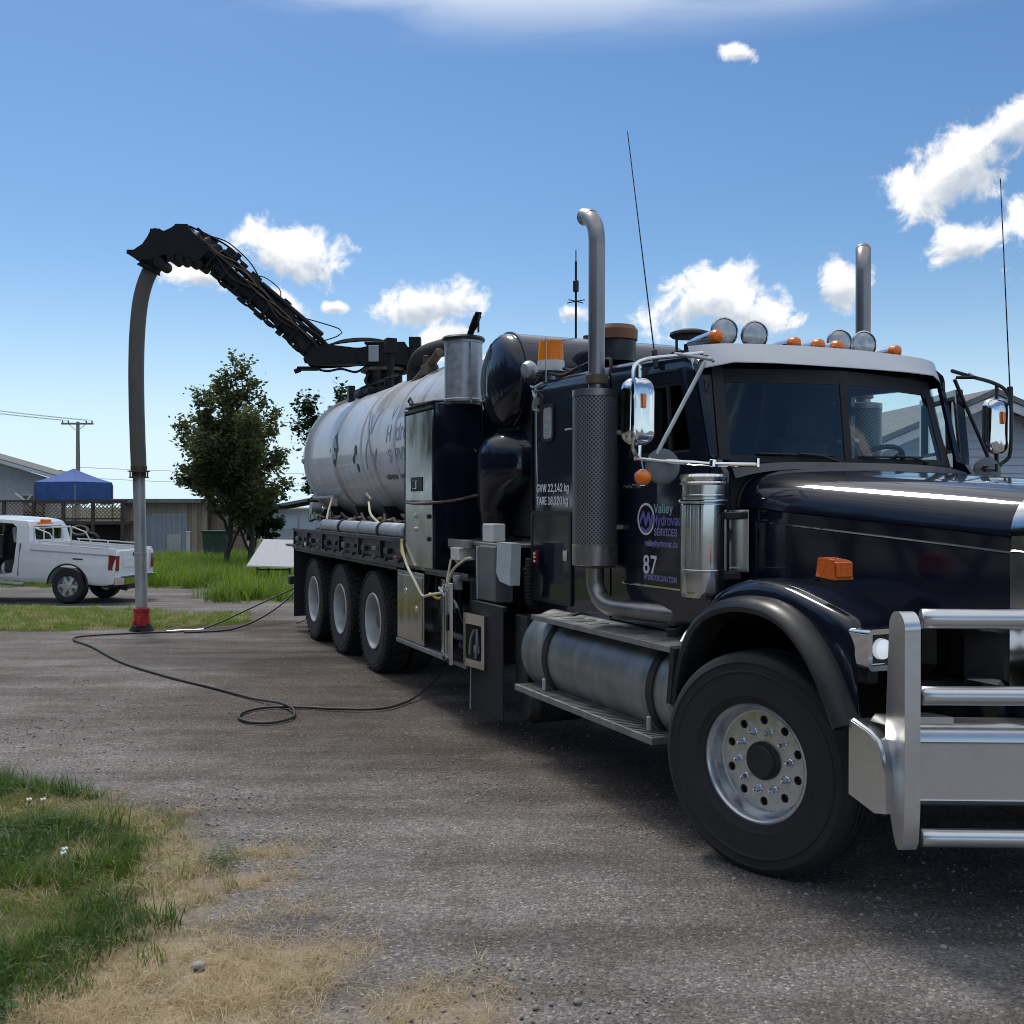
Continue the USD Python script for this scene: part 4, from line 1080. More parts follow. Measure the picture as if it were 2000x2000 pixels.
# air cleaner ---------------------------------------------------------
def aircan(s):
    c = (-.70, s * 1.06, 0)
    R = .122
    a = P_('air_cleaner', lathe([(0, 1.262), (.10, 1.262), (.112, 1.268), (R - .004, 1.285), (R, 1.30), (R, 1.405), (R + .002, 1.408), (R + .002, 1.414), (R, 1.417), (R, 1.755), (R - .003, 1.765)], c, (0, 0, 1), 56), 'mirror_steel', smooth=30)
    P_('intake_screen', lathe([(R - .007, 1.765), (R - .007, 1.80), (R - .004, 1.803), (R - .004, 1.808), (R - .007, 1.812), (R - .007, 1.862)], c, (0, 0, 1), 48), 'polished_steel', a)
    P_('cleaner_lid', lathe([(R - .01, 1.860), (R + .003, 1.863), (R + .004, 1.873), (R - .001, 1.880), (R + .002, 1.890), (R + .004, 1.905), (R - .003, 1.918), (.09, 1.926), (0, 1.928)], c, (0, 0, 1), 56), 'chrome', a)
    P_('band_clamp', cat_([lathe([(R, 1.765), (R + .012, 1.768), (R + .014, 1.776), (R + .012, 1.784), (R, 1.787)], c, (0, 0, 1), 56), box(-.70 - R - .032, -.70 - R - .004, s * 1.06 - .008, s * 1.06 + .008, 1.768, 1.784)]), 'chrome', a)
    P_('cleaner_bracket', cat_([box(-.74, -.58, s * .90, s * 1.0, 1.36, 1.40), box(-.74, -.58, s * .90, s * 1.0, 1.68, 1.72)]), 'black_paint')
    P_('intake_duct', tube([(-.72, s * .98, 1.60), (-.76, s * .90, 1.58), (-.78, s * .78, 1.56)], .06, 16), 'black_rubber')
    sp = obox((0, 0, 1.5625), (.205, .010, .335), (0, 0, s * -34), .002); sp.apply_translation([-.70, s * .885, 0])
    P_('side_plate', sp, 'polished_steel', label='square mirror polished plate on the hood side behind the air cleaner')
aircan(-1); aircan(1)
# mirrors ------------------------------------------------------------
def mirror(s):
    x, y = -.92, s * 1.33
    pg = rrect(-.094, .094, -.182, .182, .068, 7)
    base = V(extr(pg, .01).vertices)
    o = []
    ex = V(pg.exterior.coords)[:-1]
    rows = []
    for k, sc in ((-.020, 1.0), (.0, 1.02), (.018, .985), (.036, .90), (.047, .72), (.052, .40)):
        rows.append([(x + k, y + a * sc, 2.262 + b * (1 - (1 - sc) * .55)) for a, b in ex])
    m = loft(rows, close_u=True, cap=True)
    h = P_('mirror', m, 'chrome', smooth=40, label=None)
    P_('mirror_glass', front(pg.buffer(-.008), -.003, 0).apply_translation((x - .0215, y, 2.262)), 'mirror_steel', h)
    P_('mirror_lamp', hull(V([(x + .045, y - .016, 2.272), (x + .045, y + .016, 2.272), (x + .045, y - .016, 2.36), (x + .045, y + .016, 2.36), (x + .068, y - .010, 2.285), (x + .068, y + .010, 2.285), (x + .068, y - .010, 2.35), (x + .068, y + .010, 2.35)])), 'amber', h)
    fr = smooth_path([(-.90, s * .93, 2.60), (x + .01, s * 1.10, 2.575), (x + .01, s * 1.29, 2.545), (x + .035, s * 1.375, 2.50), (x + .06, s * 1.395, 2.42), (x + .065, s * 1.395, 2.28), (x + .06, s * 1.395, 2.10), (x + .04, s * 1.38, 2.045), (x + .01, s * 1.31, 2.005), (x + .04, s * 1.15, 1.985)], .03)
    P_('mirror_frame', cat_([tube(fr, .012, 10), tube([(x + .01, s * 1.33, 2.445), (x + .01, s * 1.33, 2.54)], .012, 8), tube([(x + .01, s * 1.33, 2.08), (x + .01, s * 1.33, 2.01)], .014, 8)]), 'chrome' if s < 0 else 'black_paint')
    P_('mirror_strut', tube([(-.88, s * .93, 2.545), (x + .04, s * 1.24, 2.03)], .0115, 10), 'galvanised' if s < 0 else 'black_paint')
    P_('mirror_arm', cat_([tube([(x + .01, s * 1.36, 2.01), (x + .05, s * 1.22, 1.995), (-.70, s * 1.0, 1.975), (-.50, s * .86, 1.965)], .0125, 10), cyl((-.70, s * 1.0, 1.96), (-.70, s * 1.0, 2.0), .02), tube([(-.50, s * .86, 1.955), (-.50, s * .86, 2.0)], .010, 8)]), 'chrome' if s < 0 else 'black_paint')
    P_('mirror_top_brace', tube([(x, s * 1.10, 2.59), (-.76, s * .97, 2.545), (-.84, s * .90, 2.55)], .010, 8), 'galvanised' if s < 0 else 'black_paint')
    c = V([x + .05, s * 1.205, 1.965])
    P_('round_mirror', lathe([(0, .012), (.06, .010), (.088, .005), (.096, -.002), (.098, -.010), (0, -.012)][::-1], c, (1, -.25, 0), 36), 'grey_paint')
    c = V([x + .04, s * 1.325, 1.905])
    b = P_('hanging_lamp', cat_([tube([(x + .02, s * 1.325, 2.0), c + [0, 0, .03]], .008, 6), lathe([(.03, -.02), (.044, -.005), (.046, .0), (0, .0)], c, (1, 0, 0), 20)]), 'chrome')
    P_('lens', lathe([(.044, .0), (.042, .02), (.03, .036), (.012, .043), (0, .044)], c, (1, -.0, 0), 20), 'amber', b)
    P_('lens', lathe([(.044, .0), (.042, .02), (.03, .03), (0, .034)], c - [.004, 0, 0], (-1, 0, 0), 20), 'red_lens', b)
mirror(-1); mirror(1)
# antennas -----------------------------------------------------------
P_('whip_antenna', cat_([tube([(-1.36, -.95, 2.60), (-1.695, -.95, 4.09)], [.0045, .003], 8), cyl((-1.35, -.95, 2.57), (-1.375, -.95, 2.68), .017)]), 'black_plastic', label='whip antenna leaning back over the cab')
P_('whip_antenna', cat_([tube([(-.865, 1.40, 2.42), (-.93, 1.38, 3.87)], [.0045, .003], 8), cyl((-.865, 1.40, 2.40), (-.87, 1.40, 2.52), .018)]), 'black_plastic', label='upright whip antenna on the far mirror bracket')

# fuel tank and steps --------------------------------------------------
fx0, fx1, fy, fz, fr = -2.80, -.80, -.90, .715, .295
for s in (-1, 1):
    ft = lathe([(0, fx0 - .02), (fr * .6, fx0 - .012), (fr - .03, fx0), (fr, fx0 + .03)] + [(fr, fx1 - .03), (fr - .03, fx1), (fr * .6, fx1 + .012), (0, fx1 + .02)], (0, s * .90, fz), (1, 0, 0), 64)
    F = P_('fuel_tank', ft, 'dirty_aluminium', smooth=35)
    for x in (-2.38, -1.02):
        P_('tank_strap', cat_([lathe([(fr + .002, x - .035), (fr + .012, x - .032), (fr + .012, x + .032), (fr + .002, x + .035)], (0, s * .90, fz), (1, 0, 0), 56), box(x - .03, x + .03, s * .43, s * .62, .45, .98)]), 'black_rubber', F)
        P_('strap_bolt', cyl((x, s * 1.20, .50), (x, s * 1.20, .58), .016, n=8), 'galvanised', F)
    P_('filler_cap', cat_([cyl((-1.12, s * .95, .98), (-1.12, s * .97, 1.06), .055, n=24), box(-1.16, -1.08, s * .93, s * 1.0, 1.06, 1.08)]), 'black_plastic', F)
    P_('filler_handle', tube(smooth_path([(-1.0, s * .86, .99), (-.98, s * .90, 1.05), (-.93, s * 1.0, 1.055), (-.88, s * 1.08, 1.0)], .02), .012, 6), 'galvanised', F)
    # upper step plank on the tank, lower grated step
    P_('upper_step', cat_([box(-2.58, -.80, s * .80, s * 1.20, .985, .997, .002), box(-2.58, -.80, s * 1.19, s * 1.205, .962, .997, .002), box(-2.56, -.82, s * 1.17, s * 1.19, .962, .97, .002)]), 'dirty_aluminium')
    for i in range(10):
        x = -2.48 + i * .17
        P_('tread_strip', box(x, x + .10, s * .86, s * 1.12, .997, 1.001, .0006), 'dirty_aluminium')
    P_('lower_step', cat_([box(-2.70, -.86, s * 1.265, s * 1.28, .458, .50, .003), box(-2.70, -.86, s * 1.10, s * 1.115, .458, .50, .003), box(-2.70, -2.685, s * 1.10, s * 1.28, .458, .50), box(-.875, -.86, s * 1.10, s * 1.28, .458, .50)]), 'dirty_aluminium')
    if s < 0:
        for i in range(46):
            x = -2.66 + i * .0395
            P_('step_slat', box(x, x + .014, -1.266, -1.114, .484, .500, .001), 'dirty_aluminium', smooth=False)
        for i in range(3):
            P_('step_rib', box(-2.685, -.875, -1.235 + i * .05, -1.229 + i * .05, .470, .486, .001), 'dirty_aluminium', smooth=False)
    for x in (-2.38, -1.02):
        P_('step_hanger', hull([(x - .02, s * 1.12, .46), (x + .02, s * 1.12, .46), (x - .02, s * .88, .44), (x + .02, s * .88, .44), (x - .02, s * 1.0, .40), (x + .02, s * .7, .45)]), 'galvanised')
P_('battery_box', box(-2.74, -2.30, .62, 1.15, .45, .95), 'black_paint')
P_('step_box', box(-3.05, -2.84, -1.12, -.6, .40, .95), 'black_paint')
P_('air_tank', lathe([(0, -.02), (.10, -.015), (.135, .03), (.14, .06), (.14, .40), (.135, .43), (.10, .475), (0, .48)], (-2.92, -.62, .30), (0, -1, 0), 30), 'black_paint')

# mud flap, toolboxes and the open machinery bay between cab and tank ----
P_('mud_flap', cat_([box(-3.73, -3.10, -1.20, -1.188, .15, 1.00, .004), box(-3.73, -3.10, -1.188, -1.16, .96, 1.0)]), 'black_rubber')
P_('flap_rod', tube([(-3.70, -1.22, .48), (-3.695, -1.225, .14)], .006, 6), 'galvanised')
# first toolbox with a closed door
TB = P_('toolbox', cat_([box(-5.66, -4.87, -1.22, -.55, .485, 1.14, .006)]), 'polished_steel', label='stainless toolbox with a closed door behind the rear wheels')
P_('toolbox_door', box(-5.62, -4.90, -1.228, -1.221, .53, 1.10, .003), 'polished_steel', TB)
for (x, z) in ((-5.36, .945), (-5.05, .80)):
    P_('door_latch', cat_([lathe([(0, .014), (.02, .012), (.034, .006), (.038, 0)][::-1], (x, -1.228, z), (0, -1, 0), 18), box(x - .012, x + .012, -1.246, -1.236, z - .02, z + .02)]), 'chrome', TB)
# the open bay: floor, back, shelf, hoses
P_('open_bay', cat_([box(-4.87, -3.78, -1.20, -.5, .455, .485), box(-4.87, -3.78, -.55, -.5, .485, 1.15), box(-4.87, -3.78, -1.21, -.5, 1.14, 1.165), box(-3.80, -3.775, -1.19, -.5, .485, 1.15)]), 'black_paint')
P_('bay_sill', cat_([box(-5.66, -3.78, -1.235, -1.21, .44, .482, .004)]), 'dirty_aluminium')
P_('bay_pump', cat_([cyl((-4.6, -.85, .49), (-4.6, -.85, .80), .13), cyl((-4.25, -.8, .49), (-4.25, -.8, .66), .10), box(-4.76, -4.42, -1.0, -.7, .80, .86), cyl((-4.7, -1.05, .62), (-4.1, -1.05, .62), .03)]), 'grey_paint')
P_('bay_hoses', cat_([tube(smooth_path([(-4.78 + i * .11, -1.12, 1.12), (-4.74 + i * .12, -1.14, .92), (-4.66 + i * .1, -1.08, .72), (-4.7 + i * .13, -1.0, .55)], .04), .014, 7) for i in range(6)]), 'black_rubber')
def hinged(m, at, deg):
    m = m.copy(); m.apply_transform(trimesh.transformations.rotation_matrix(math.radians(deg), [0, 0, 1])); m.apply_translation(at); return m
D1 = P_('bay_door', hinged(cat_([box(0, .50, -.03, 0, .47, 1.13, .004)]), (-4.32, -1.215, 0), -12), 'mirror_steel', label='polished bay door swung open')
P_('door_channel', hinged(cat_([box(.06, .44, -.042, -.031, .52, .535), box(.06, .44, -.042, -.031, 1.06, 1.075), box(.20, .22, -.046, -.031, .50, 1.10), box(.34, .36, -.046, -.031, .50, 1.10)]), (-4.32, -1.215, 0), -12), 'polished_steel', D1)
P_('latch_plate', hinged(cat_([box(.10, .18, -.05, -.031, .84, 1.0), box(.40, .45, -.05, -.031, .74, .88)]), (-4.32, -1.215, 0), -12), 'black_plastic', D1)
D2f = side(rrect(0, .36, .485, .905, .015).difference(rrect(.045, .315, .545, .82, .02)), -.03, 0)
D2 = P_('bay_door', hinged(D2f, (-3.76, -1.235, 0), 6), 'polished_steel', smooth=20, label='square framed bay door with a dark recessed panel')
P_('door_recess', hinged(side(rrect(.04, .32, .54, .83, .02), -.004, .02), (-3.76, -1.235, 0), 6), 'black_rubber', D2)
P_('door_piping', hinged(cat_([tube(smooth_path([(.10, -.02, .58), (.13, -.026, .70), (.18, -.02, .78)], .03), .013, 6), tube(smooth_path([(.20, -.02, .56), (.24, -.028, .66), (.22, -.02, .79)], .03), .012, 6), box(.16, .25, -.02, -.006, .60, .66)]), (-3.76, -1.235, 0), 6), 'dirty_aluminium', D2)
# boxes on the little deck behind the sleeper
P_('side_deck', cat_([box(-4.45, -3.22, -1.12, -.4, 1.43, 1.46), box(-4.40, -3.9, -1.16, -1.12, 1.40, 1.47)]), 'dirty_aluminium')
P_('control_panel', cat_([box(-3.74, -3.40, -1.14, -.98, 1.0, 1.44, .012)]), 'grey_paint')
P_('panel_edge', box(-3.77, -3.74, -1.15, -1.10, 1.0, 1.43, .005), 'galvanised')
P_('pale_box', hull([(-3.30, -1.16, 1.475), (-3.03, -1.16, 1.475), (-3.32, -1.16, 1.24), (-3.055, -1.16, 1.16), (-3.25, -1.16, 1.18), (-3.30, -1.08, 1.475), (-3.03, -1.08, 1.475), (-3.32, -1.08, 1.24), (-3.055, -1.08, 1.16)]), 'pale_plastic', smooth=20, label='pale blue plastic fluid box')
P_('white_box', cat_([box(-3.80, -3.58, -1.08, -.97, 1.462, 1.61, .008)]), 'off_white')
P_('ribbed_hose', tube(smooth_path([(-3.06, -1.0, 1.36), (-3.04, -1.02, 1.22), (-3.06, -1.0, 1.04), (-3.12, -.9, .95)], .012), [.026 + .006 * (i % 2) for i in range(len(smooth_path([(-3.06, -1.0, 1.36), (-3.04, -1.02, 1.22), (-3.06, -1.0, 1.04), (-3.12, -.9, .95)], .012)))], 10), 'black_rubber', smooth=False)
P_('red_reflector', box(-3.03, -2.97, -.985, -.965, 1.32, 1.42, .003), 'red_lens')
P_('white_marks', cat_([box(-3.015, -2.985, -.990, -.985, z, z + .016, .001) for z in (1.335, 1.365, 1.39)]), 'print_white')
P_('small_valve_box', cat_([box(-4.22, -4.02, -1.2, -1.05, 1.30, 1.40), hull([(-4.24, -1.2, 1.40), (-4.0, -1.2, 1.40), (-4.22, -1.05, 1.42), (-4.02, -1.05, 1.42), (-4.18, -1.18, 1.29), (-4.1, -1.18, 1.27)])]), 'off_white')

# tall cabinet -----------------------------------------------------------
P_('cabinet_bulkhead', box(-5.34, -4.62, -.74, .95, 1.19, 2.62, .012), 'navy_paint')
CAB = P_('equipment_cabinet', cat_([box(-5.37, -4.59, -1.215, -.75, 1.19, 2.66, .012)]), 'navy_paint', label='tall dark cabinet between the sleeper and the debris tank')
P_('cabinet_door', cat_([box(-5.365, -4.60, -1.232, -1.216, 1.80, 2.60, .006), box(-5.365, -4.60, -1.232, -1.216, 1.20, 1.79, .006)]), 'polished_steel', CAB)
P_('door_edge', cat_([box(-5.385, -5.365, -1.236, -1.205, 1.19, 2.64, .004), box(-5.37, -4.59, -1.24, -1.19, 2.605, 2.625, .004), box(-5.37, -4.585, -1.235, -1.2, 2.66, 2.675, .004)]), 'black_rubber', CAB)
P_('door_latch', cat_([side(rrect(-5.18, -4.86, 1.885, 2.015, .01), -1.238, -1.231), box(-5.12, -5.0, -1.256, -1.238, 1.91, 1.99)]), 'black_plastic', CAB)
P_('latch_paddle', box(-5.10, -4.98, -1.252, -1.236, 1.905, 1.985, .004), 'chrome', CAB)
for (x, z) in ((-5.05, 1.66), (-5.05, 1.54), (-4.68, 1.66), (-4.68, 1.46)):
    P_('cabinet_knob', cyl((x, -1.232, z), (x, -1.25, z), .022, n=12), 'chrome' if x < -5 else 'black_plastic', CAB)
P_('roof_hook', cat_([tube(smooth_path([(-5.30, -1.2, 2.70), (-5.1, -1.18, 2.69), (-4.9, -1.1, 2.70), (-4.62, -1.0, 2.69)], .05), .014, 6), tube([(-5.30, -1.2, 2.70), (-5.34, -1.21, 2.74), (-5.28, -1.21, 2.76), (-5.22, -1.2, 2.70)], .012, 6)]), 'black_paint', CAB)
# canister on top of the cabinet
cc = (-4.70, -.90, 0)
CN = P_('canister', lathe([(0, 2.68), (.176, 2.68), (.178, 2.70), (.170, 2.71), (.170, 3.20), (.174, 3.205), (.174, 3.225), (0, 3.23)], cc, (0, 0, 1), 48), 'galvanised', smooth=30)
P_('canister_lid', lathe([(.172, 3.222), (.192, 3.226), (.195, 3.245), (.18, 3.262), (.10, 3.27), (0, 3.272)], cc, (0, 0, 1), 40), 'black_paint', CN)
P_('rain_flap', cat_([obox((-4.52, -.88, 3.325), (.36, .06, .016), (0, -38, 0)), tube([(-4.38, -.88, 3.43), (-4.39, -.88, 3.26)], .010, 6), obox((-4.47, -.88, 3.36), (.16, .07, .025), (0, -38, 0))]), 'black_paint', CN)
P_('canister_bracket', cat_([box(-4.7, -4.66, -.74, -.70, 2.66, 3.0), tube([(-4.51, -.90, 2.66), (-4.51, -.90, 3.2)], .01, 6)]), 'galvanised', CN)
# transverse filter housing behind the sleeper
bx, bz, br = -4.03, 2.80, .40
BG = P_('filter_housing', lathe([(0, -.93), (.12, -.925), (.26, -.90), (.35, -.86), (.388, -.82), (.398, -.78), (br, -.76)] + [(br, .80), (.39, .84), (.3, .88), (0, .93)], (bx, 0, bz), (0, 1, 0), 64), 'navy_paint', smooth=35)
P_('housing_flange', lathe([(br, -.77), (br + .014, -.767), (br + .014, -.742), (br, -.739)], (bx, 0, bz), (0, 1, 0), 64), 'navy_paint', BG)
P_('housing_support', box(bx - .35, bx + .35, -.70, -.64, 1.5, 2.6), 'black_paint')
P_('housing_support', box(bx - .35, bx + .35, .64, .70, 1.2, 2.6), 'black_paint')
P_('housing_knob', lathe([(0, .06), (.04, .055), (.065, .03), (.07, 0), (.06, -.03), (0, -.05)][::-1], (-3.28, -.90, 2.80), (.3, -.9, 0), 20), 'galvanised')
P_('housing_lid', cat_([lathe([(.18, -.12), (.18, .05), (.0, .05)], (-3.555, .0, 3.06), (0, 0, 1), 32)]), 'black_paint')
P_('intake_hood', lathe([(.15, .0), (.192, .01), (.195, .09), (.17, .128), (.05, .135), (0, .135)], (-3.555, 0, 3.11), (0, 0, 1), 36), 'orange_brown', label='faded orange intake cap behind the stack')
P_('radio_mast', cat_([tube([(-4.25, 0, 3.17), (-4.25, 0, 3.93)], .010, 8), tube([(-4.25, 0, 3.93), (-4.25, 0, 4.03)], .006, 6), cyl((-4.25, 0, 3.66), (-4.25, 0, 3.76), .026, n=12)] + [tube([(-4.25 - .10 * math.cos(a), -.10 * math.sin(a), 3.575), (-4.25 + .10 * math.cos(a), .10 * math.sin(a), 3.575)], .005, 6) for a in (.4, 1.97)] + [box(-4.33, -4.0, -.03, .03, 3.185, 3.215), cyl((-4.1, .05, 3.2), (-4.1, .05, 3.25), .05, n=12)]), 'black_plastic', label='short two-way radio mast with a small cross of radials')
# cyclone
cx, cy_, crd = -4.02, -.66, .35
cyp = []
for r_, z_, sh in ((.001, 1.45, -.16), (.15, 1.45, -.16), (.15, 1.66, -.16), (.19, 1.74, -.14), (.30, 1.90, -.05), (.35, 2.0, 0), (crd, 2.06, 0), (crd, 2.16, 0), (.335, 2.24, 0), (.29, 2.31, 0), (.20, 2.365, 0), (.10, 2.39, 0), (.001, 2.395, 0)):
    cyp.append([(cx + sh + r_ * math.cos(t), cy_ - .8 * abs(sh) + r_ * math.sin(t), z_) for t in np.arange(48) / 48 * 2 * math.pi])
P_('cyclone', loft(cyp, close_u=True), 'navy_paint', smooth=35)
P_('cyclone_duct', cat_([tube([(cx, cy_, 2.36), (cx, cy_, 2.55)], .13, 20), box(cx - .30, cx + .2, cy_ - .28, cy_ - .05, 1.20, 1.48)]), 'black_paint')
P_('blower', cat_([cyl((-4.0, .05, 1.75), (-4.0, .85, 1.75), .33, n=28), box(-4.4, -3.5, -.3, .8, 1.15, 1.45)]), 'black_paint')
P_('grab_cable', tube(smooth_path([(-5.30, -1.25, 1.785), (-4.9, -1.27, 1.77), (-4.55, -1.24, 1.78), (-4.40, -1.1, 1.80), (-4.25, -.92, 1.85)], .05), .012, 7), 'rusty_steel')
# beacon with its bracket on the sleeper's back corner
BE = P_('beacon', lathe([(.0, 2.83), (.096, 2.83), (.098, 2.85), (.094, 2.968), (.088, 2.98), (0, 2.982)], (-3.0, -.85, 0), (0, 0, 1), 28), 'amber_clear', smooth=30)
P_('beacon_base', lathe([(0, 2.76), (.098, 2.76), (.102, 2.78), (.100, 2.832), (0, 2.832)], (-3.0, -.85, 0), (0, 0, 1), 28), 'off_white', BE)
P_('beacon_bracket', cat_([box(-3.1, -2.9, -.94, -.75, 2.748, 2.76), cyl((-3.0, -.85, 2.62), (-3.0, -.85, 2.75), .03), tube([(-2.885, -.945, 2.66), (-2.885, -.945, 2.98)], .006, 6)]), 'galvanised', BE)
P_('roof_cable', cat_([tube(smooth_path([(-2.85, -.82, 2.76), (-2.6, -.86, 2.72), (-2.3, -.88, 2.735), (-2.0, -.9, 2.71), (-1.96, -.93, 2.60)], .05), .012, 6), tube(smooth_path([(-3.16, -.9, 2.68), (-2.95, -.92, 2.73), (-2.7, -.9, 2.69), (-2.45, -.9, 2.715)], .05), .014, 6)]), 'black_rubber')
P_('corner_fitting', cat_([hull(trimesh.creation.icosphere(1, .035).vertices * [1, 1, 1.4] + V([-3.14, -.90, 2.60])), tube(smooth_path([(-3.12, -.94, 2.62), (-3.05, -.96, 2.56), (-3.08, -.955, 2.48), (-3.0, -.95, 2.46)], .02), .013, 6), tube(smooth_path([(-3.18, -.93, 2.66), (-3.08, -.95, 2.64), (-2.96, -.94, 2.66)], .02), .011, 6), box(-3.1, -3.04, -.955, -.925, 2.50, 2.56)]), 'galvanised')
P_('sleeper_back_gloss', box(-3.215, -3.206, -.88, -.80, 2.10, 2.55), 'navy_paint')

# debris tank -------------------------------------------------------------
tr, tz = .895, 2.445
TK = P_('debris_tank', lathe([(0, -11.62), (.25, -11.605), (.5, -11.55), (.70, -11.45), (.82, -11.34), (.88, -11.22), (tr, -11.10)] + [(tr, x) for x in np.linspace(-11.0, -5.6, 28)] + [(.85, -5.45), (.6, -5.32), (0, -5.28)], (0, 0, tz), (1, 0, 0), 96), 'tank_white', smooth=30, label='white cylindrical debris tank stained with rust runs')
for x in (-11.06, -9.62, -8.22, -6.85):
    P_('tank_rib', lathe([(tr - .002, x - .045), (tr + .014, x - .03), (tr + .016, x), (tr + .014, x + .03), (tr - .002, x + .045)], (0, 0, tz), (1, 0, 0), 96), 'tank_white', TK)
def wrap(m, off=.002, r=tr):
    """Lays flat lettering (x, z as given, thin in y) on the tank's right side."""
    m = m.copy(); m = m.subdivide_to_size(.08); v = m.vertices
    a = (v[:, 2] - tz) / r
    rr = r + off + np.clip(-v[:, 1], 0, .004)
    m.vertices = np.c_[v[:, 0], -rr * np.cos(a), tz + rr * np.sin(a)]
    return m
dm = sg.Polygon([(0, -.235), (.235, 0), (0, .235), (-.235, 0)])
PL = P_('hazard_placard', wrap(moved(side(dm, -.001, 0), (-9.52, 0, 2.50))), 'print_dark', TK, smooth=False)
P_('placard_print', wrap(moved(cat_([side(dm.buffer(-.05).intersection(sg.box(-.3, .02, .3, .3)), -.003, -.0015), side(sg.box(-.09, -.13, .10, -.03), -.003, -.0015)]), (-9.52, 0, 2.50)), .003), 'print_sky', TK, smooth=False)
P_('placard_print', wrap(moved(side(sg.Point(0, -.0).buffer(.045), -.004, -.0025), (-9.56, 0, 2.48)), .004), 'print_white', TK, smooth=False)
lg = sg.LineString([(-.34, .34), (-.05, -.02), (.12, -.36)]).buffer(.020).union(sg.LineString([(.18, .34), (-.02, .06)]).buffer(.022)).union(sg.LineString([(-.20, .30), (-.02, .08)]).buffer(.012)).union(sg.LineString([(.06, -.20), (.14, -.30), (.26, -.17)]).buffer(.024))
P_('tank_emblem', wrap(moved(side(lg.union(sg.LineString([(-.1, -.02), (-.2, -.2), (-.22, -.36)]).buffer(.018)), -.001, 0), (-7.78, 0, 2.56))), 'print_tank_blue', TK, smooth=False)
P_('tank_emblem', wrap(moved(side(sg.Point(0, 0).buffer(.062).union(sg.Point(-.12, -.12).buffer(.05)).union(sg.Point(.02, -.22).buffer(.055)).union(sg.LineString([(0, 0), (-.12, -.12)]).buffer(.025)), -.001, 0), (-8.42, 0, 2.44))), 'print_dark', TK, smooth=False)
P_('tank_lettering', wrap(text_on_side('Valley', .16, -7.12, 0, 2.72, False, 1.1)), 'print_sky', TK, smooth=False)
P_('tank_lettering', wrap(text_on_side('Hydrovac', .19, -7.15, 0, 2.46, False, 1.05)), 'print_tank_blue', TK, smooth=False)
P_('tank_lettering', wrap(text_on_side('SERVICES', .14, -7.08, 0, 2.24, False, 1.1)), 'print_tank_blue', TK, smooth=False)
P_('tank_lettering', wrap(text_on_side('valleyhydrovac.ca', .07, -7.36, 0, 2.04, False, 1.05)), 'print_dark', TK, smooth=False)
P_('tank_saddle', cat_([hull([(x - .06, -.72, 1.75), (x + .06, -.72, 1.75), (x - .06, .72, 1.75), (x + .06, .72, 1.75), (x - .06, -.45, 1.2), (x + .06, -.45, 1.2), (x - .06, .45, 1.2), (x + .06, .45, 1.2)]) for x in (-10.6, -9.2, -7.9, -6.6)]), 'black_paint')
P_('tank_cover_band', cat_([tube([(-10.9, -.905, 1.72), (-10.9, -.90, 1.66)], .02, 8), box(-11.25, -9.95, -.80, -.72, 1.86, 1.90), cyl((-10.8, -.78, 1.72), (-10.8, -.93, 1.72), .09, n=20)]), 'galvanised', TK)
P_('tank_strap_cable', cat_([tube(smooth_path(k, .05), .014, 7) for k in ([(-9.86, -.84, 1.86), (-9.3, -1.04, 1.62), (-8.95, -1.1, 1.47), (-8.6, -1.06, 1.53), (-8.2, -1.0, 1.60)], [(-7.72, -.90, 1.83), (-7.8, -.94, 1.90)], [(-7.75, -.92, 1.80), (-7.2, -1.05, 1.66), (-6.75, -1.08, 1.56)])]), 'cable_cream')
P_('hanging_lines', cat_([tube(smooth_path([(-10.9 + i * .42, -.92 - .03 * (i % 3), 1.62 + .04 * (i % 2)), (-10.6 + i * .42, -.98, 1.54 + .03 * (i % 3)), (-10.3 + i * .42, -.93, 1.60)], .06), .017, 6) for i in range(12)]), 'black_rubber')
for i, x in enumerate((-9.9, -9.3, -8.3, -7.4, -6.9, -6.3)):
    P_('valve_fitting', cat_([cyl((x, -.86, 1.60), (x + .03, -.98, 1.56), .035, n=12), box(x - .05, x + .05, -1.0, -.94, 1.54, 1.60)]), 'rusty_steel')
# rear head, top fittings
P_('rear_door_ring', lathe([(tr + .01, -11.16), (tr + .06, -11.155), (tr + .06, -11.09), (tr + .01, -11.085)], (0, 0, tz), (1, 0, 0), 80), 'tank_white', TK)
P_('rear_clamp', cat_([obox((-11.14, -math.cos(a) * .95, tz + math.sin(a) * .95), (.10, .06, .06)) for a in np.linspace(-1.0, 2.4, 8)]), 'galvanised', TK)
P_('top_walk_rail', cat_([tube([(-11.0, -.3, 3.36), (-10.6, -.3, 3.42), (-8.6, -.3, 3.42)], .02, 8), box(-10.93, -10.83, -.36, -.26, 3.28, 3.52)]), 'black_paint')

# deck ---------------------------------------------------------------------
P_('deck', cat_([box(-11.25, -5.42, -1.20, 1.20, 1.17, 1.20, .004)]), 'black_paint')
P_('deck_rail', cat_([box(-10.62, -5.42, -1.225, -1.20, 1.40, 1.445, .004), box(-10.62, -5.42, -1.225, -1.205, 1.16, 1.215, .004), box(-10.62, -5.42, -.9, -.86, 1.2, 1.45, .004)]), 'black_paint')
P_('deck_side', box(-10.62, -5.42, -1.192, -1.18, 1.205, 1.405, .003), 'black_paint')
for i in range(7):
    x = -10.60 + i * .86
    P_('rail_post', box(x, x + .05, -1.222, -1.195, 1.20, 1.42, .003), 'black_paint')
for i in range(12):
    x = -10.40 + i * .43
    P_('deck_clamp', cat_([box(x, x + .14, -1.232, -1.20, 1.27 + .02 * (i % 2), 1.33, .004), cyl((x + .07, -1.24, 1.22), (x + .07, -1.20, 1.22), .022, n=10)]), 'black_paint' if i % 3 else 'grey_paint')
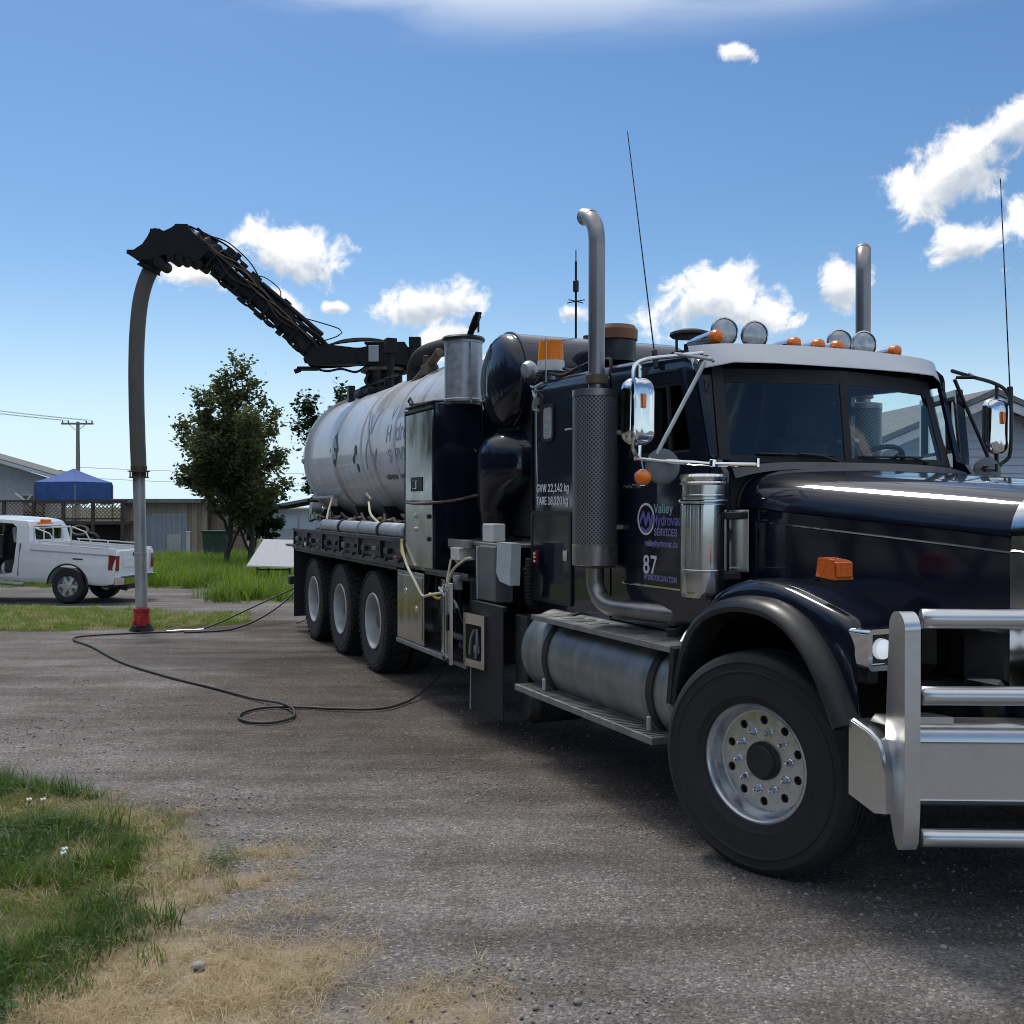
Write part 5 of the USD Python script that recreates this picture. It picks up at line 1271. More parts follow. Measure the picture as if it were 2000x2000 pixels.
P_('suction_tube', cat_([lathe([(.082, 0), (.088, .003), (.088, .05), (.082, .053), (.082, 1.80), (.092, 1.803), (.092, 1.84), (.082, 1.843), (.082, 3.42), (.088, 3.424), (.088, 3.47), (.07, 3.48), (.0, 3.47)], (-9.05, -1.12, 1.50), (1, 0, 0), 28)]), 'pipe_steel', label='grey spare suction tube lying along the deck')
P_('suction_tube', cat_([lathe([(0, 0), (.075, 0), (.075, 3.4), (0, 3.4)], (-9.0, -.94, 1.48), (1, 0, 0), 24)]), 'pipe_steel')
P_('tube_clamp', cat_([lathe([(.086, x), (.096, x + .002), (.096, x + .05), (.086, x + .052)], (-9.05, -1.12, 1.50), (1, 0, 0), 28) for x in (.95, 2.6)]), 'black_rubber')
P_('deck_mudguard', cat_([box(-10.62, -10.56, -1.21, -.62, .95, 1.20, .006), box(-10.56, -5.72, -1.21, -.60, 1.125, 1.16, .006)]), 'black_paint')
P_('rear_mud_flap', cat_([box(-10.56, -10.545, -1.22, -.58, .20, 1.18, .003)]), 'black_rubber')
P_('rear_mud_flap', cat_([box(-10.56, -10.545, .58, 1.22, .20, 1.18, .003)]), 'black_rubber')
P_('side_lamp', cat_([box(-5.72, -5.62, -1.24, -1.225, 1.215, 1.265)]), 'red_lens')
P_('side_marker', cat_([box(-9.8, -9.72, -1.24, -1.225, 1.22, 1.26)]), 'print_white')
P_('tail_bumper', cat_([box(-11.35, -11.22, -1.15, 1.15, .60, .72, .01), box(-11.3, -11.24, -.5, -.42, .6, 1.2), box(-11.3, -11.24, .42, .5, .6, 1.2)]), 'black_paint')
# wand and cables at the machinery bay
P_('wash_cable', cat_([tube(smooth_path([(-5.46, -1.24, 1.43), (-5.36, -1.26, 1.33), (-5.20, -1.27, 1.20), (-4.95, -1.28, 1.08), (-4.80, -1.28, .995), (-4.70, -1.28, .955), (-4.50, -1.28, .985), (-4.18, -1.26, 1.03)], .04), .0125, 7)]), 'cable_cream')
P_('wash_cable', cat_([tube(smooth_path([(-5.44, -1.25, 1.42), (-5.40, -1.26, 1.32), (-5.30, -1.26, 1.26)], .04), .012, 7), tube(smooth_path([(-4.55, -1.27, .99), (-4.30, -1.27, .97), (-4.10, -1.25, 1.05)], .04), .012, 7)]), 'cable_yellow')
P_('wash_cable', cat_([tube(smooth_path([(-4.16, -1.25, 1.05), (-4.10, -1.25, 1.16), (-4.02, -1.24, 1.24), (-3.86, -1.2, 1.32), (-3.78, -1.18, 1.33)], .03), .012, 7), tube(smooth_path([(-4.20, -1.25, 1.07), (-4.22, -1.22, 1.18), (-4.21, -1.2, 1.30)], .03), .011, 7)]), 'cable_cream')
P_('wand_rack', cat_([tube(smooth_path([(-4.28, -1.28, 1.06), (-4.10, -1.30, 1.02), (-3.86, -1.30, .98), (-3.82, -1.29, .93)], .03), .012, 6), tube([(-4.26, -1.25, 1.09), (-3.95, -1.29, 1.05)], .010, 6), box(-4.06, -3.98, -1.24, -1.18, 1.06, 1.18)]), 'galvanised')
P_('navy_fascia', cat_([box(-5.40, -3.80, -1.205, -1.19, 1.165, 1.20, .003), box(-4.58, -3.85, -1.0, -.95, 1.2, 1.43)]), 'navy_paint')

# boom -----------------------------------------------------------------------
BP = V([-10.0, -.05, 0.]); BDR = V([-.399, -.917, 0.]); BOF = V([-.917, .399, 0.])     # BOF points away from the camera side
def bp(s, z, o=0.0):
    return BP + BDR * s + BOF * o + V([0, 0, z])
def bbox(s0, s1, z0, z1, o0, o1, b=.006):
    """Box in the boom's own upright plane."""
    m = box(s0, s1, o0, o1, z0, z1, b); v = m.vertices
    m.vertices = BP + v[:, :1] * BDR + v[:, 1:2] * BOF + np.c_[0 * v[:, :2], v[:, 2]]
    return m
def bpoly(pg, o0, o1):
    m = side(pg, o0, o1); v = m.vertices
    m.vertices = BP + v[:, :1] * BDR + v[:, 1:2] * BOF + np.c_[0 * v[:, :2], v[:, 2]]
    return m
P_('boom_pedestal', cat_([lathe([(.40, 3.28), (.36, 3.40), (.24, 3.46), (.24, 3.60), (.33, 3.62), (.33, 3.68), (.26, 3.70), (0, 3.70)], (BP[0], BP[1], 0), (0, 0, 1), 32), box(-10.35, -9.55, -.42, .32, 3.28, 3.36, .02), cyl((-9.75, -.25, 3.3), (-9.75, -.25, 3.62), .07, n=14), cyl((-10.28, .1, 3.3), (-10.28, .1, 3.66), .06, n=14)] + [tube(smooth_path([(-9.6 - i * .13, -.35 + .07 * i, 3.34), (-9.7 - i * .1, -.42 + .05 * i, 3.46), (-9.85 - i * .05, -.3, 3.6)], .03), .022, 7) for i in range(5)]), 'lattice_black', smooth=30)
P_('slew_ring', lathe([(.31, 3.62), (.345, 3.625), (.345, 3.665), (.31, 3.67)], (BP[0], BP[1], 0), (0, 0, 1), 40), 'rusty_steel')
P_('boom_turret', cat_([bpoly(sg.Polygon([(-.34, 3.70), (.30, 3.70), (.34, 3.80), (.34, 3.93), (.10, 3.99), (-.30, 4.00), (-.36, 3.92)]), -.25, -.20), bpoly(sg.Polygon([(-.34, 3.70), (.30, 3.70), (.34, 3.80), (.34, 3.93), (.10, 3.99), (-.30, 4.00), (-.36, 3.92)]), .20, .25), bbox(-.30, .22, 3.72, 3.96, -.18, .18)]), 'lattice_black')
P_('turret_plate', cat_([bbox(.06, .20, 3.74, 3.97, -.272, -.253)]), 'pipe_steel')
P_('turret_elbow', tube(smooth_path([bp(.05, 3.84, 0), bp(-.2, 3.86, 0), bp(-.42, 3.84, 0), bp(-.60, 3.72, 0), bp(-.66, 3.52, 0), bp(-.66, 3.25, 0)], .03), .125, 20), 'black_rubber', smooth=True)
P_('turret_lines', cat_([tube(smooth_path([bp(.9, 3.97, -.1 + .06 * i), bp(.6, 4.03 + .02 * i, -.1 + .06 * i), bp(.2, 4.06 + .015 * i, -.1 + .05 * i), bp(-.15, 4.02, -.1 + .04 * i), bp(-.32, 3.9, -.1), bp(-.38, 3.6, -.1 + .03 * i)], .04), .016, 6) for i in range(4)]), 'black_rubber')
P_('turret_motor', cat_([cyl(bp(-.42, 3.62, -.22), bp(-.42, 3.95, -.22), .08, n=16), bbox(-.52, -.36, 3.95, 4.08, -.30, -.14), bbox(-.30, .26, 3.99, 4.02, -.25, .25)]), 'lattice_black')
P_('turret_hose_clamp', cat_([lathe([(.127, -.03), (.145, -.027), (.145, .027), (.127, .03)], bp(-.42, 3.84, 0), bp(-.60, 3.74, 0) - bp(-.2, 3.88, 0), 28), cyl(bp(-.5, 3.42, -.16), bp(-.5, 3.66, -.16), .04, n=12)]), 'rusty_steel')
P_('tank_inlet_hose', cat_([tube(smooth_path([(-8.06, -.25, 3.22), (-8.06, -.25, 3.40), (-7.98, -.25, 3.50), (-7.74, -.25, 3.56), (-7.3, -.25, 3.555), (-6.8, -.25, 3.52), (-6.4, -.25, 3.42)], .03), .10, 20)]), 'black_rubber', smooth=True)
P_('inlet_flange', cat_([cyl((-7.66, -.45, 3.12), (-7.10, -.45, 3.26), .055, n=14), cyl((-7.72, -.45, 3.10), (-7.62, -.45, 3.13), .08, n=18), box(-7.1, -6.85, -.5, -.4, 3.22, 3.33), cyl((-7.12, -.45, 3.26), (-6.6, -.45, 3.42), .05, n=14), cyl((-7.3, -.35, 3.25), (-7.3, -.35, 3.48), .05, n=12)]), 'rusty_steel')
P_('tank_top_valve', cat_([cyl((-9.0, -.3, 3.2), (-9.0, -.3, 3.42), .06, n=12), cyl((-9.25, -.2, 3.3), (-9.25, -.2, 3.95), .05, n=10), box(-9.32, -9.18, -.27, -.13, 3.78, 3.98)]), 'lattice_black')
# inner boom section, level
sec1 = sg.Polygon([(.22, 3.76), (.55, 3.72), (.95, 3.70), (1.10, 3.74), (1.12, 3.80), (.98, 3.96), (.80, 4.00), (.22, 3.93)])
P_('inner_boom', cat_([bpoly(sec1, -.16, -.125), bpoly(sec1, .125, .16), bbox(.25, .9, 3.90, 3.96, -.12, .12), bbox(.25, 1.0, 3.73, 3.77, -.12, .12)]), 'lattice_black')
P_('inner_boom_hose', tube(smooth_path([bp(-.05, 3.88), bp(.4, 3.86), bp(.8, 3.84), bp(1.02, 3.90), bp(1.2, 4.05)], .04), .115, 18), 'black_rubber', smooth=True)
P_('boom_drain', cat_([bbox(.96, 1.22, 3.66, 3.70, -.1, .1), cyl(bp(1.18, 3.66, -.06), bp(1.26, 3.63, -.06), .035, n=10)]), 'lattice_black')
# telescoping main boom, sloping up
A, B = V([.92, 3.92]), V([2.62, 5.40])
tdir = (B - A) / np.linalg.norm(B - A); tn = V([-tdir[1], tdir[0]])
def bt(t, n, o=0.0):
    """Point on the sloping boom: t along (metres from A), n up across it, o aside."""
    k = A + tdir * t + tn * n
    return bp(k[0], k[1], o)
def tbox(t0, t1, n0, n1, o0, o1, b=.005):
    m = box(t0, t1, o0, o1, n0, n1, b); v = m.vertices.copy()
    k = A + v[:, :1] * tdir + v[:, 2:3] * tn
    m.vertices = BP + k[:, :1] * BDR + v[:, 1:2] * BOF + np.c_[0 * v[:, :2], k[:, 1]]
    return m
L = float(np.linalg.norm(B - A))
P_('main_boom', cat_([tbox(-.05, L, .095, .155, -.11, .11), tbox(-.05, L, -.02, .03, -.135, -.105), tbox(-.05, L, -.02, .03, .105, .135)]), 'lattice_black')
P_('boom_extension', cat_([tbox(.9, L + .15, .155, .195, -.07, .07)]), 'lattice_black')
P_('boom_hose', tube([bt(t, -.02 - .015 * math.sin(t * 5)) for t in np.linspace(-.1, L + .05, 30)], .118, 20), 'black_rubber', smooth=True)
for i in range(9):
    t = .12 + i * .255
    P_('hose_collar', cat_([tbox(t, t + .05, -.15, .10, -.15, -.13), tbox(t, t + .05, -.15, .10, .13, .15), tbox(t, t + .05, -.16, -.135, -.15, .15)]), 'lattice_black')
for i, t in enumerate((.35, .78, 1.22, 1.62)):
    P_('hose_loop', tube(smooth_path([bt(t - .10, -.13, -.1), bt(t - .07, -.175, -.1), bt(t, -.19, -.1), bt(t + .08, -.17, -.1), bt(t + .12, -.13, -.1)], .02), .018, 7), 'lattice_black')
P_('lift_cylinder', cat_([cyl(bt(.1, .20, -.10), bt(1.2, .185, -.11), .035, n=12), cyl(bt(1.2, .185, -.11), bt(1.9, .17, -.11), .02, n=10)]), 'lattice_black')
P_('hydraulic_lines', cat_([tube(smooth_path([bt(t0, .05 + .02 * k, -.16), bt(t0 + .3, .06 + .03 * k, -.175), bt(t0 + .6, .03 + .02 * k, -.165), bt(t0 + .95, .07 + .01 * k, -.16)], .04), .011, 6) for k, t0 in enumerate((.15, .5, .85, 1.15, 1.3))]), 'rusty_steel')
P_('loose_lines', cat_([tube(smooth_path([bt(1.25, .20, -.02), bt(1.55, .30, -.02), bt(1.95, .31, -.02), bt(2.2, .22, -.02)], .04), .010, 6), tube(smooth_path([bt(.9, .2), bt(1.0, .29), bt(1.25, .28), bt(1.4, .2)], .04), .008, 6)]), 'black_rubber')
P_('loose_lines', tube(smooth_path([bt(.05, .16), bt(-.05, .34), bt(.0, .42), bt(.5, .20)], .04), .009, 6), 'black_rubber')
P_('boom_plates', cat_([tbox(.55, .72, .05, .16, -.15, -.138), tbox(.28, .40, .02, .12, -.15, -.138), tbox(1.3, 1.42, .14, .24, -.09, .09), tbox(1.78, 1.9, .18, .26, -.08, .08)]), 'lattice_black')
P_('boom_clutter', cat_([tbox(t, t + .06 + .03 * (i % 3), -.19 - .02 * (i % 2), -.14, -.12, .12 - .1 * (i % 2)) for i, t in enumerate(np.arange(.05, 2.0, .17))] + [tbox(t, t + .09, .15, .21 + .02 * (i % 3), -.1 + .06 * (i % 2), .05) for i, t in enumerate(np.arange(.2, 2.1, .27))]), 'lattice_black', kind='stuff')
P_('loose_lines', tube(smooth_path([bt(t, .02 + .05 * math.sin(7 * t), -.155 - .01 * math.cos(9 * t)) for t in np.linspace(0, 2.2, 14)], .04), .016, 6), 'black_rubber')
P_('loose_lines', tube(smooth_path([bt(t, .12 + .04 * math.sin(5 * t + 1), -.15) for t in np.linspace(-.1, 2.1, 12)], .04), .018, 6), 'black_rubber')
P_('loose_lines', tube(smooth_path([bp(1.0, 3.68, -.1), bp(.8, 3.63, -.12), bp(.6, 3.66, -.12), bp(.4, 3.62, -.1), bp(.25, 3.70, -.1)], .03), .018, 6), 'black_rubber')
# curved head
hd = smooth_path([bt(L - .35, .03), bt(L - .1, .035), bp(2.78, 5.46), bp(2.95, 5.45), bp(3.12, 5.36), bp(3.24, 5.22), bp(3.32, 5.06)], .02)
P_('boom_head', tube(hd, [.165 + .014 * math.cos(i * 1.05) for i in range(len(hd))], 22), 'lattice_black', smooth=True)
hs = sg.Polygon([(2.40, 5.30), (2.62, 5.52), (2.74, 5.64), (2.86, 5.66), (2.95, 5.60), (3.04, 5.56), (3.16, 5.60), (3.22, 5.585), (3.27, 5.48), (3.34, 5.38), (3.46, 5.30), (3.55, 5.30), (3.56, 5.25), (3.47, 5.20), (3.42, 5.16), (3.22, 5.16), (3.10, 5.22), (2.95, 5.24), (2.80, 5.22), (2.60, 5.12)])
P_('head_cheek', cat_([bpoly(hs, -.19, -.165), bpoly(hs, .165, .19), bbox(3.10, 3.24, 5.55, 5.60, -.17, .17), bbox(2.72, 2.90, 5.62, 5.665, -.17, .17), bbox(3.44, 3.55, 5.235, 5.30, -.18, .18, .02)]), 'lattice_black', smooth=30)
for i, (s_, z_) in enumerate(((2.56, 5.10), (2.70, 5.16), (2.83, 5.19), (2.95, 5.20), (3.12, 5.13))):
    P_('head_roller', cyl(bp(s_, z_, -.19), bp(s_, z_, .19), .055 if i < 4 else .075, n=16), 'lattice_black')
P_('head_lines', cat_([tube(smooth_path([bt(L - .7, .2, -.05), bt(L - .45, .27, -.05), bt(L - .15, .235, -.05), bp(2.72, 5.66, -.05)], .03), .014, 7), cyl(bt(L - .55, .19, -.1), bt(L - .55, .30, -.1), .04, n=12)]), 'lattice_black')
# hanging hose, coupling, pipe and nozzle
hp = smooth_path([bp(3.20, 5.27), bp(3.27, 5.10), bp(3.36, 4.90), bp(3.425, 4.66), bp(3.462, 4.38), bp(3.485, 4.05), bp(3.495, 3.6), bp(3.488, 3.1), bp(3.475, 2.65), bp(3.46, 2.25)], .0125)
P_('hanging_hose', tube(hp, [.104 + .003 * (i % 2) for i in range(len(hp))], 22), 'hose_brown', smooth=35, label='brown ribbed suction hose hanging from the boom head')
f0 = bp(3.46, 2.20)
P_('hose_coupling', cat_([lathe([(.095, -.055), (.135, -.053), (.135, -.040), (.095, -.037), (.095, .03), (.15, .033), (.15, .046), (.105, .049), (.112, .085), (.112, .11), (.10, .12)], f0, (0, 0, 1), 30)] + [cyl(f0 + V([.115 * math.cos(a), .115 * math.sin(a), -.05]), f0 + V([.115 * math.cos(a), .115 * math.sin(a), .05]), .010, n=6) for a in np.arange(8) * .785]), 'rusty_steel')
f1 = bp(3.425, .30)
d_ = (f1 - f0)
P_('suction_pipe', lathe([(.082, .0), (.082, 1.1), (.086, 1.103), (.086, 1.13), (.082, 1.133), (.082, float(np.linalg.norm(d_)))], f0, d_, 28), 'pipe_steel', label='steel suction pipe standing upright in front of the pickup')
P_('dig_nozzle', cat_([lathe([(.0, .0), (.105, 0), (.118, .03), (.112, .10), (.105, .20), (.105, .24), (.112, .245), (.112, .28), (.084, .30)], bp(3.425, .035), (0, 0, 1), 28), obox(bp(3.42, .15, -.10), (.10, .05, .14), (0, 0, 30)), obox(bp(3.36, .12, -.11), (.05, .06, .09), (0, 0, 40)), obox(bp(3.50, .10, -.08), (.06, .04, .10), (0, 0, 20))]), 'red_paint', label='scuffed red dig nozzle at the foot of the pipe')
P_('nozzle_skirt', cat_([lathe([(.0, .0), (.175, 0), (.17, .02), (.12, .10), (.10, .13)], bp(3.425, -.005), (0, 0, 1), 24), obox(bp(3.45, .05, -.14), (.14, .06, .09), (0, 0, 20), .02)]), 'black_rubber')

# ------------------------------------------------------------------ hoses on the ground
def on_ground(pts, r):
    p = smooth_path(np.c_[np.asarray(pts, float), np.zeros(len(pts))] if len(pts[0]) == 2 else pts, .05)
    p[:, 2] = np.maximum(p[:, 2], ground_z(p[:, 0], p[:, 1])) + r + .006
    return p
h1 = on_ground([(-.47, 10.82, .50), (-.56, 10.35, .30), (-.70, 9.75, .10), (-.92, 9.1, 0), (-1.11, 8.76, 0), (-1.48, 8.74, 0), (-1.86, 8.82, 0.0), (-2.12, 8.80, 0), (-2.25, 8.60, 0), (-2.23, 8.36, 0), (-2.08, 8.19, 0), (-1.90, 8.20, 0), (-1.80, 8.40, 0), (-1.85, 8.64, .018), (-2.02, 8.90, 0.02), (-2.34, 9.22, 0), (-2.86, 9.76, 0), (-3.39, 10.28, 0), (-4.1, 11.06, 0), (-4.51, 11.6, 0), (-5.17, 12.6, 0), (-5.67, 13.25, 0), (-5.72, 13.63, 0), (-5.11, 13.98, 0), (-4.52, 14.15, 0), (-4.30, 14.55, .02), (-3.75, 15.3, .28), (-3.2, 15.9, .55), (-2.95, 16.15, .72), (-2.80, 16.2, .78)], .012)
single('water_hose', tube(h1, .012, 8), 'hose_black', 'long black water hose looping across the gravel from the bay to the pipe foot', 'hose', smooth=True)
h2 = on_ground([(-4.50, 14.05, 0), (-4.25, 14.10, 0), (-3.95, 14.30, 0), (-3.70, 14.9, .08), (-3.45, 15.5, .28), (-3.30, 15.95, .52), (-3.05, 16.2, .74), (-2.80, 16.25, .76)], .014)
single('air_hose', tube(h2, .015, 8), 'hose_black', 'black hose drooping in a curve from the truck tail to the ground', 'hose', smooth=True)
h3 = on_ground([(-3.20, 15.2, 0), (-3.12, 15.35, .02), (-3.00, 15.7, .12), (-2.97, 15.9, .32), (-2.98, 16.0, .55), (-2.90, 16.1, .72)], .009)
single('drain_line', tube(h3, .010, 7), 'hose_brown', 'thin brown line hanging straight down beside the last rear wheel', 'hose', smooth=True)
single('hose_lance', tube([(-4.75, 14.08, .03), (-4.28, 14.22, .035)], .013, 8), 'galvanised', 'short pale metal lance lying beside the pipe foot', 'lance')
st = stone(5, .026, .55); st.apply_translation([-1.18, 3.845, .022])
single('rock', st, 'pebble_pale', 'pale rock lying in the dead grass', 'rock')
st = stone(9, .015, .6); st.apply_translation([1.706, 4.04, .008])
single('rock', st, 'pebble_pale', 'small pale stone alone on the gravel in the lower right', 'rock')

# ------------------------------------------------------------------ white pickup with its door open (x forward, y left)
PK = thing('pickup_truck', 'white pickup truck with its rear side door open and ladder rack behind the cab', 'pickup truck', (-10.62, 25.6, -.61), 172.5, -3.6)
def K(name, m, mt, parent=None, smooth=30, label=None):
    return part(parent or PK, name, m, mt, smooth, label)
W = .92
# x: rear axle at 0, tailgate at -1.12, cab rear at 1.05, front axle 3.55
RR = .43
side_o = [(-1.16, .56), (-1.20, .72), (-1.205, 1.20), (-1.19, 1.33), (-1.15, 1.375), (1.04, 1.41), (1.08, 1.45), (1.15, 1.78), (1.22, 1.90), (1.34, 1.955), (1.7, 1.985), (2.5, 1.985), (2.85, 1.95), (3.05, 1.87), (3.66, 1.46), (3.80, 1.42), (4.62, 1.31), (4.80, 1.22), (4.88, 1.05), (4.90, .60), (4.75, .46), (.6, .46), (.45, .50), (-.9, .50)]
front_o = [(-.86, .44), (-.915, .55), (-.945, .72), (-.952, .95), (-.945, 1.15), (-.925, 1.28), (-.905, 1.40), (-.80, 1.80), (-.74, 1.92), (-.62, 1.975), (0, 2.0)]
front_o = front_o + [(-y, z) for y, z in front_o[::-1][1:]]
def man(m):
    m = m.copy(); m.merge_vertices()
    return manifold3d.Manifold(manifold3d.Mesh(np.asarray(m.vertices, np.float32), np.asarray(m.faces, np.uint32)))
solid = man(side(poly(side_o), -1, 1)) ^ man(front(poly(front_o), -1.4, 5))
cut = [box(-1.10, .98, -.80, .80, .86, 1.6, 0), box(-1.6, -1.135, -.80, .80, .78, 1.5, 0)]
for x in (0, 3.85):
    for s_ in (-1, 1):
        cut.append(cyl((x, s_ * .60, RR + .02), (x, s_ * 1.2, RR + .02), RR + .085, n=40))
inner = side(poly([(1.16, .58), (1.18, 1.45), (1.24, 1.78), (1.36, 1.90), (2.8, 1.90), (3.0, 1.82), (3.5, 1.46), (3.5, .58)]), -1, 1)
solid = solid - (man(inner) ^ man(front(poly([(y * .935, .5 + (z - .5) * .965) for y, z in front_o]), 0, 4)))
rear_op = poly([(1.46, .66), (1.40, .95), (1.40, 1.38), (1.47, 1.76), (1.60, 1.84), (2.24, 1.85), (2.26, .62), (1.70, .60)]).buffer(-.03).buffer(.03)
front_w = poly([(2.42, 1.42), (2.40, 1.84), (2.86, 1.84), (3.02, 1.78), (3.46, 1.43)])
rear_w = poly([(1.44, 1.42), (1.50, 1.82), (2.30, 1.84), (2.30, 1.42)])
cut += [side(rear_op, .5, 1.2), side(front_w, .5, 1.2), side(front_w, -1.2, -.5), side(rear_w, -1.2, -.5), box(.9, 1.4, -.60, .60, 1.47, 1.80, 0)]
for c in cut:
    solid = solid - man(c)
BED = K('body', solid, 'white_paint', smooth=28, label='white body with the rear side door opening')
for s_ in (-1, 1):
    for x in (0, 3.85):
        fl = lathe([(RR + .06, .0), (RR + .105, .002), (RR + .10, .022), (RR + .07, .026)], (x, s_ * .940, RR + .02), (0, s_, 0), 48, closed=True)
        fl = fl.slice_plane([0, 0, .44], [0, 0, 1])
        K('wheel_flare', fl, 'black_plastic', BED)
    K('side_glass', side(front_w.buffer(.01), s_ * .86, s_ * .855), 'glass_side', BED, smooth=False)
K('body_moulding', box(-1.15, 1.02, .922, .945, 1.235, 1.262, .004), 'siding_blue', BED)
K('bed_badge', box(-.36, -.10, .943, .952, 1.085, 1.12, .002), 'print_dark', BED)
K('door_seam', cat_([side(sg.LineString([(2.34, .62), (2.34, 1.40)]).buffer(.007), .92, .955), side(sg.LineString([(1.30, .62), (1.28, 1.38)]).buffer(.006), .92, .953)]), 'black_plastic', BED)
K('door_handle', box(2.42, 2.58, .94, .965, 1.22, 1.25), 'chrome', BED)
K('bed_floor', box(-1.12, .98, -.79, .79, .84, .87), 'grey_paint')
TG = K('tailgate', cat_([box(-1.185, -1.135, -.79, .79, .74, 1.36, .012), box(-1.20, -1.18, -.55, .55, .95, 1.18, .005)]), 'white_paint')
K('tailgate_handle', box(-1.204, -1.186, -.10, .10, 1.22, 1.29), 'black_plastic', TG)
for s_ in (-1, 1):
    K('tail_lamp', hull([(-1.22, s_ * y, z) for y in (.80, .94) for z in (.88, 1.24)] + [(-1.03, s_ * .966, z) for z in (.90, 1.25)] + [(-1.0, s_ * .86, z) for z in (.93, 1.22)]), 'red_lens', label='red tail lamp')
    K('bed_rail', box(-1.17, 1.0, s_ * .82, s_ * .905, 1.385, 1.405, .006), 'off_white')
    K('rack_rail', cat_([box(-.98, .88, s_ * .855, s_ * .885, 1.455, 1.485, .005)] + [box(x, x + .04, s_ * .855, s_ * .885, 1.39, 1.46) for x in (-.95, 0, .8)]), 'off_white')
K('rear_bumper', cat_([hull([(-1.37, y, z) for y in (-.80, .80) for z in (.56, .72)] + [(-1.20, y, z) for y in (-.935, .935) for z in (.54, .74)])]), 'chrome')
K('bumper_step', cat_([box(-1.365, -1.22, -.78, .78, .715, .738, .005), box(-1.30, -1.0, -.5, .5, .42, .56)]), 'black_plastic')
K('licence_plate', box(-1.386, -1.372, -.16, .16, .58, .68, .002), 'off_white')
K('rear_window', box(1.17, 1.176, -.59, .59, 1.48, 1.79, 0), 'glass_dark', smooth=False)
K('windshield', hull([(3.62, -.80, 1.49), (3.62, .80, 1.49), (3.08, -.70, 1.86), (3.08, .70, 1.86), (3.63, -.80, 1.495), (3.63, .80, 1.495), (3.09, -.70, 1.865), (3.09, .70, 1.865)]), 'glass_dark', smooth=False)
K('seat', cat_([box(1.2, 1.34, -.78, .78, .62, 1.52, .05), box(1.24, 1.80, -.78, .78, .62, .94, .05)]), 'seat_cloth')
for y in (-.46, .46):
    K('seat', cat_([box(2.35, 2.50, y - .28, y + .28, .7, 1.58, .05), box(2.4, 2.95, y - .28, y + .28, .68, .90, .05), box(2.37, 2.46, y - .13, y + .13, 1.58, 1.78, .03)]), 'seat_cloth')
    K('headrest', box(1.22, 1.31, y - .13, y + .13, 1.54, 1.72, .04), 'seat_cloth')
K('dash', box(3.25, 3.5, -.82, .82, .66, 1.40, .03), 'interior_black')
K('seat_bag', hull(trimesh.creation.icosphere(2, .13).vertices * [1, .8, 1.3] + V([1.86, .55, .72])), 'off_white', label='pale bag on the back seat floor')
K('hanging_towel', cat_([hull([(1.55, .5, 1.72), (1.75, .5, 1.74), (1.60, .52, 1.38), (1.72, .52, 1.36), (1.6, .46, 1.5), (1.5, .5, 1.68), (1.8, .5, 1.70)])]), 'trim_pale')
dm_ = cat_([box(0, .88, 0, .07, .64, 1.40, .03), side(sg.Polygon([(0, 1.38), (.02, 1.83), (.72, 1.83), (.86, 1.38)]).difference(sg.Polygon([(.06, 1.41), (.075, 1.78), (.68, 1.78), (.79, 1.41)])), 0, .05)])
dm_.apply_transform(trimesh.transformations.rotation_matrix(math.radians(105), [0, 0, 1])); dm_.apply_translation([2.30, .95, 0])
K('rear_door', dm_, 'white_paint', label='rear side door swung wide open')
K('running_board', tube([(1.1, .98, .40), (3.2, .98, .40)], .045, 10), 'galvanised')
K('chassis', cat_([box(-1.1, 4.5, -.5, .5, .42, .56), cyl((0, -.8, RR), (0, .8, RR), .07), cyl((-.9, .3, .45), (-1.25, .45, .42), .05)]), 'black_paint')
K('window_rack', cat_([tube([(1.0, y, 1.36), (1.02, y, 1.70), (1.06, y * .95, 1.78)], .02, 8) for y in (-.8, -.4, 0, .4, .8)] + [tube([(1.04, -.8, 1.77), (1.04, .8, 1.77)], .022, 8)] + [tube([(.45, y, 1.42), (.62, y, 1.66), (1.0, y, 1.77)], .018, 8) for y in (-.8, .8)]), 'off_white')
K('roof_beacon', cat_([box(1.0, 1.12, .05, .55, 1.86, 1.90), box(1.0, 1.12, .12, .45, 1.90, 1.98, .02)]), 'amber')
for x in (0, 3.85):
    for s_ in (-1, 1):
        g = grp('wheel', PK)
        c = V([x, s_ * .80, RR]); a = (0, s_, 0)
        K('tyre', lathe([(.25, -.12), (.30, -.14), (.38, -.14), (RR - .02, -.115), (RR, -.08), (RR, .08), (RR - .02, .115), (.38, .14), (.30, .14), (.25, .12)], c, a, 44), 'tyre_side', g)
        rim = [lathe([(.262, .10), (.254, .125), (.242, .10), (.225, .03), (.0, .03)], c, a, 40)]
        for i in range(6):
            t = i / 6 * 6.283
            u_, w_, a_ = frame_to(a)
            d = math.cos(t) * u_ + math.sin(t) * w_; e = -math.sin(t) * u_ + math.cos(t) * w_
            rim.append(hull([c + d * .05 + e * .05 + a_ * .105, c + d * .05 - e * .05 + a_ * .105, c + d * .235 + e * .032 + a_ * .095, c + d * .235 - e * .032 + a_ * .095, c + d * .05 + e * .05 + a_ * .06, c + d * .235 - e * .032 + a_ * .06]))
        rim.append(cyl(c + V(a) * .05, c + V(a) * .12, .06, n=14))
        K('rim', cat_(rim), 'wheel_aluminium', g)

# ------------------------------------------------------------------ buildings and yard things behind
GZB = -.61
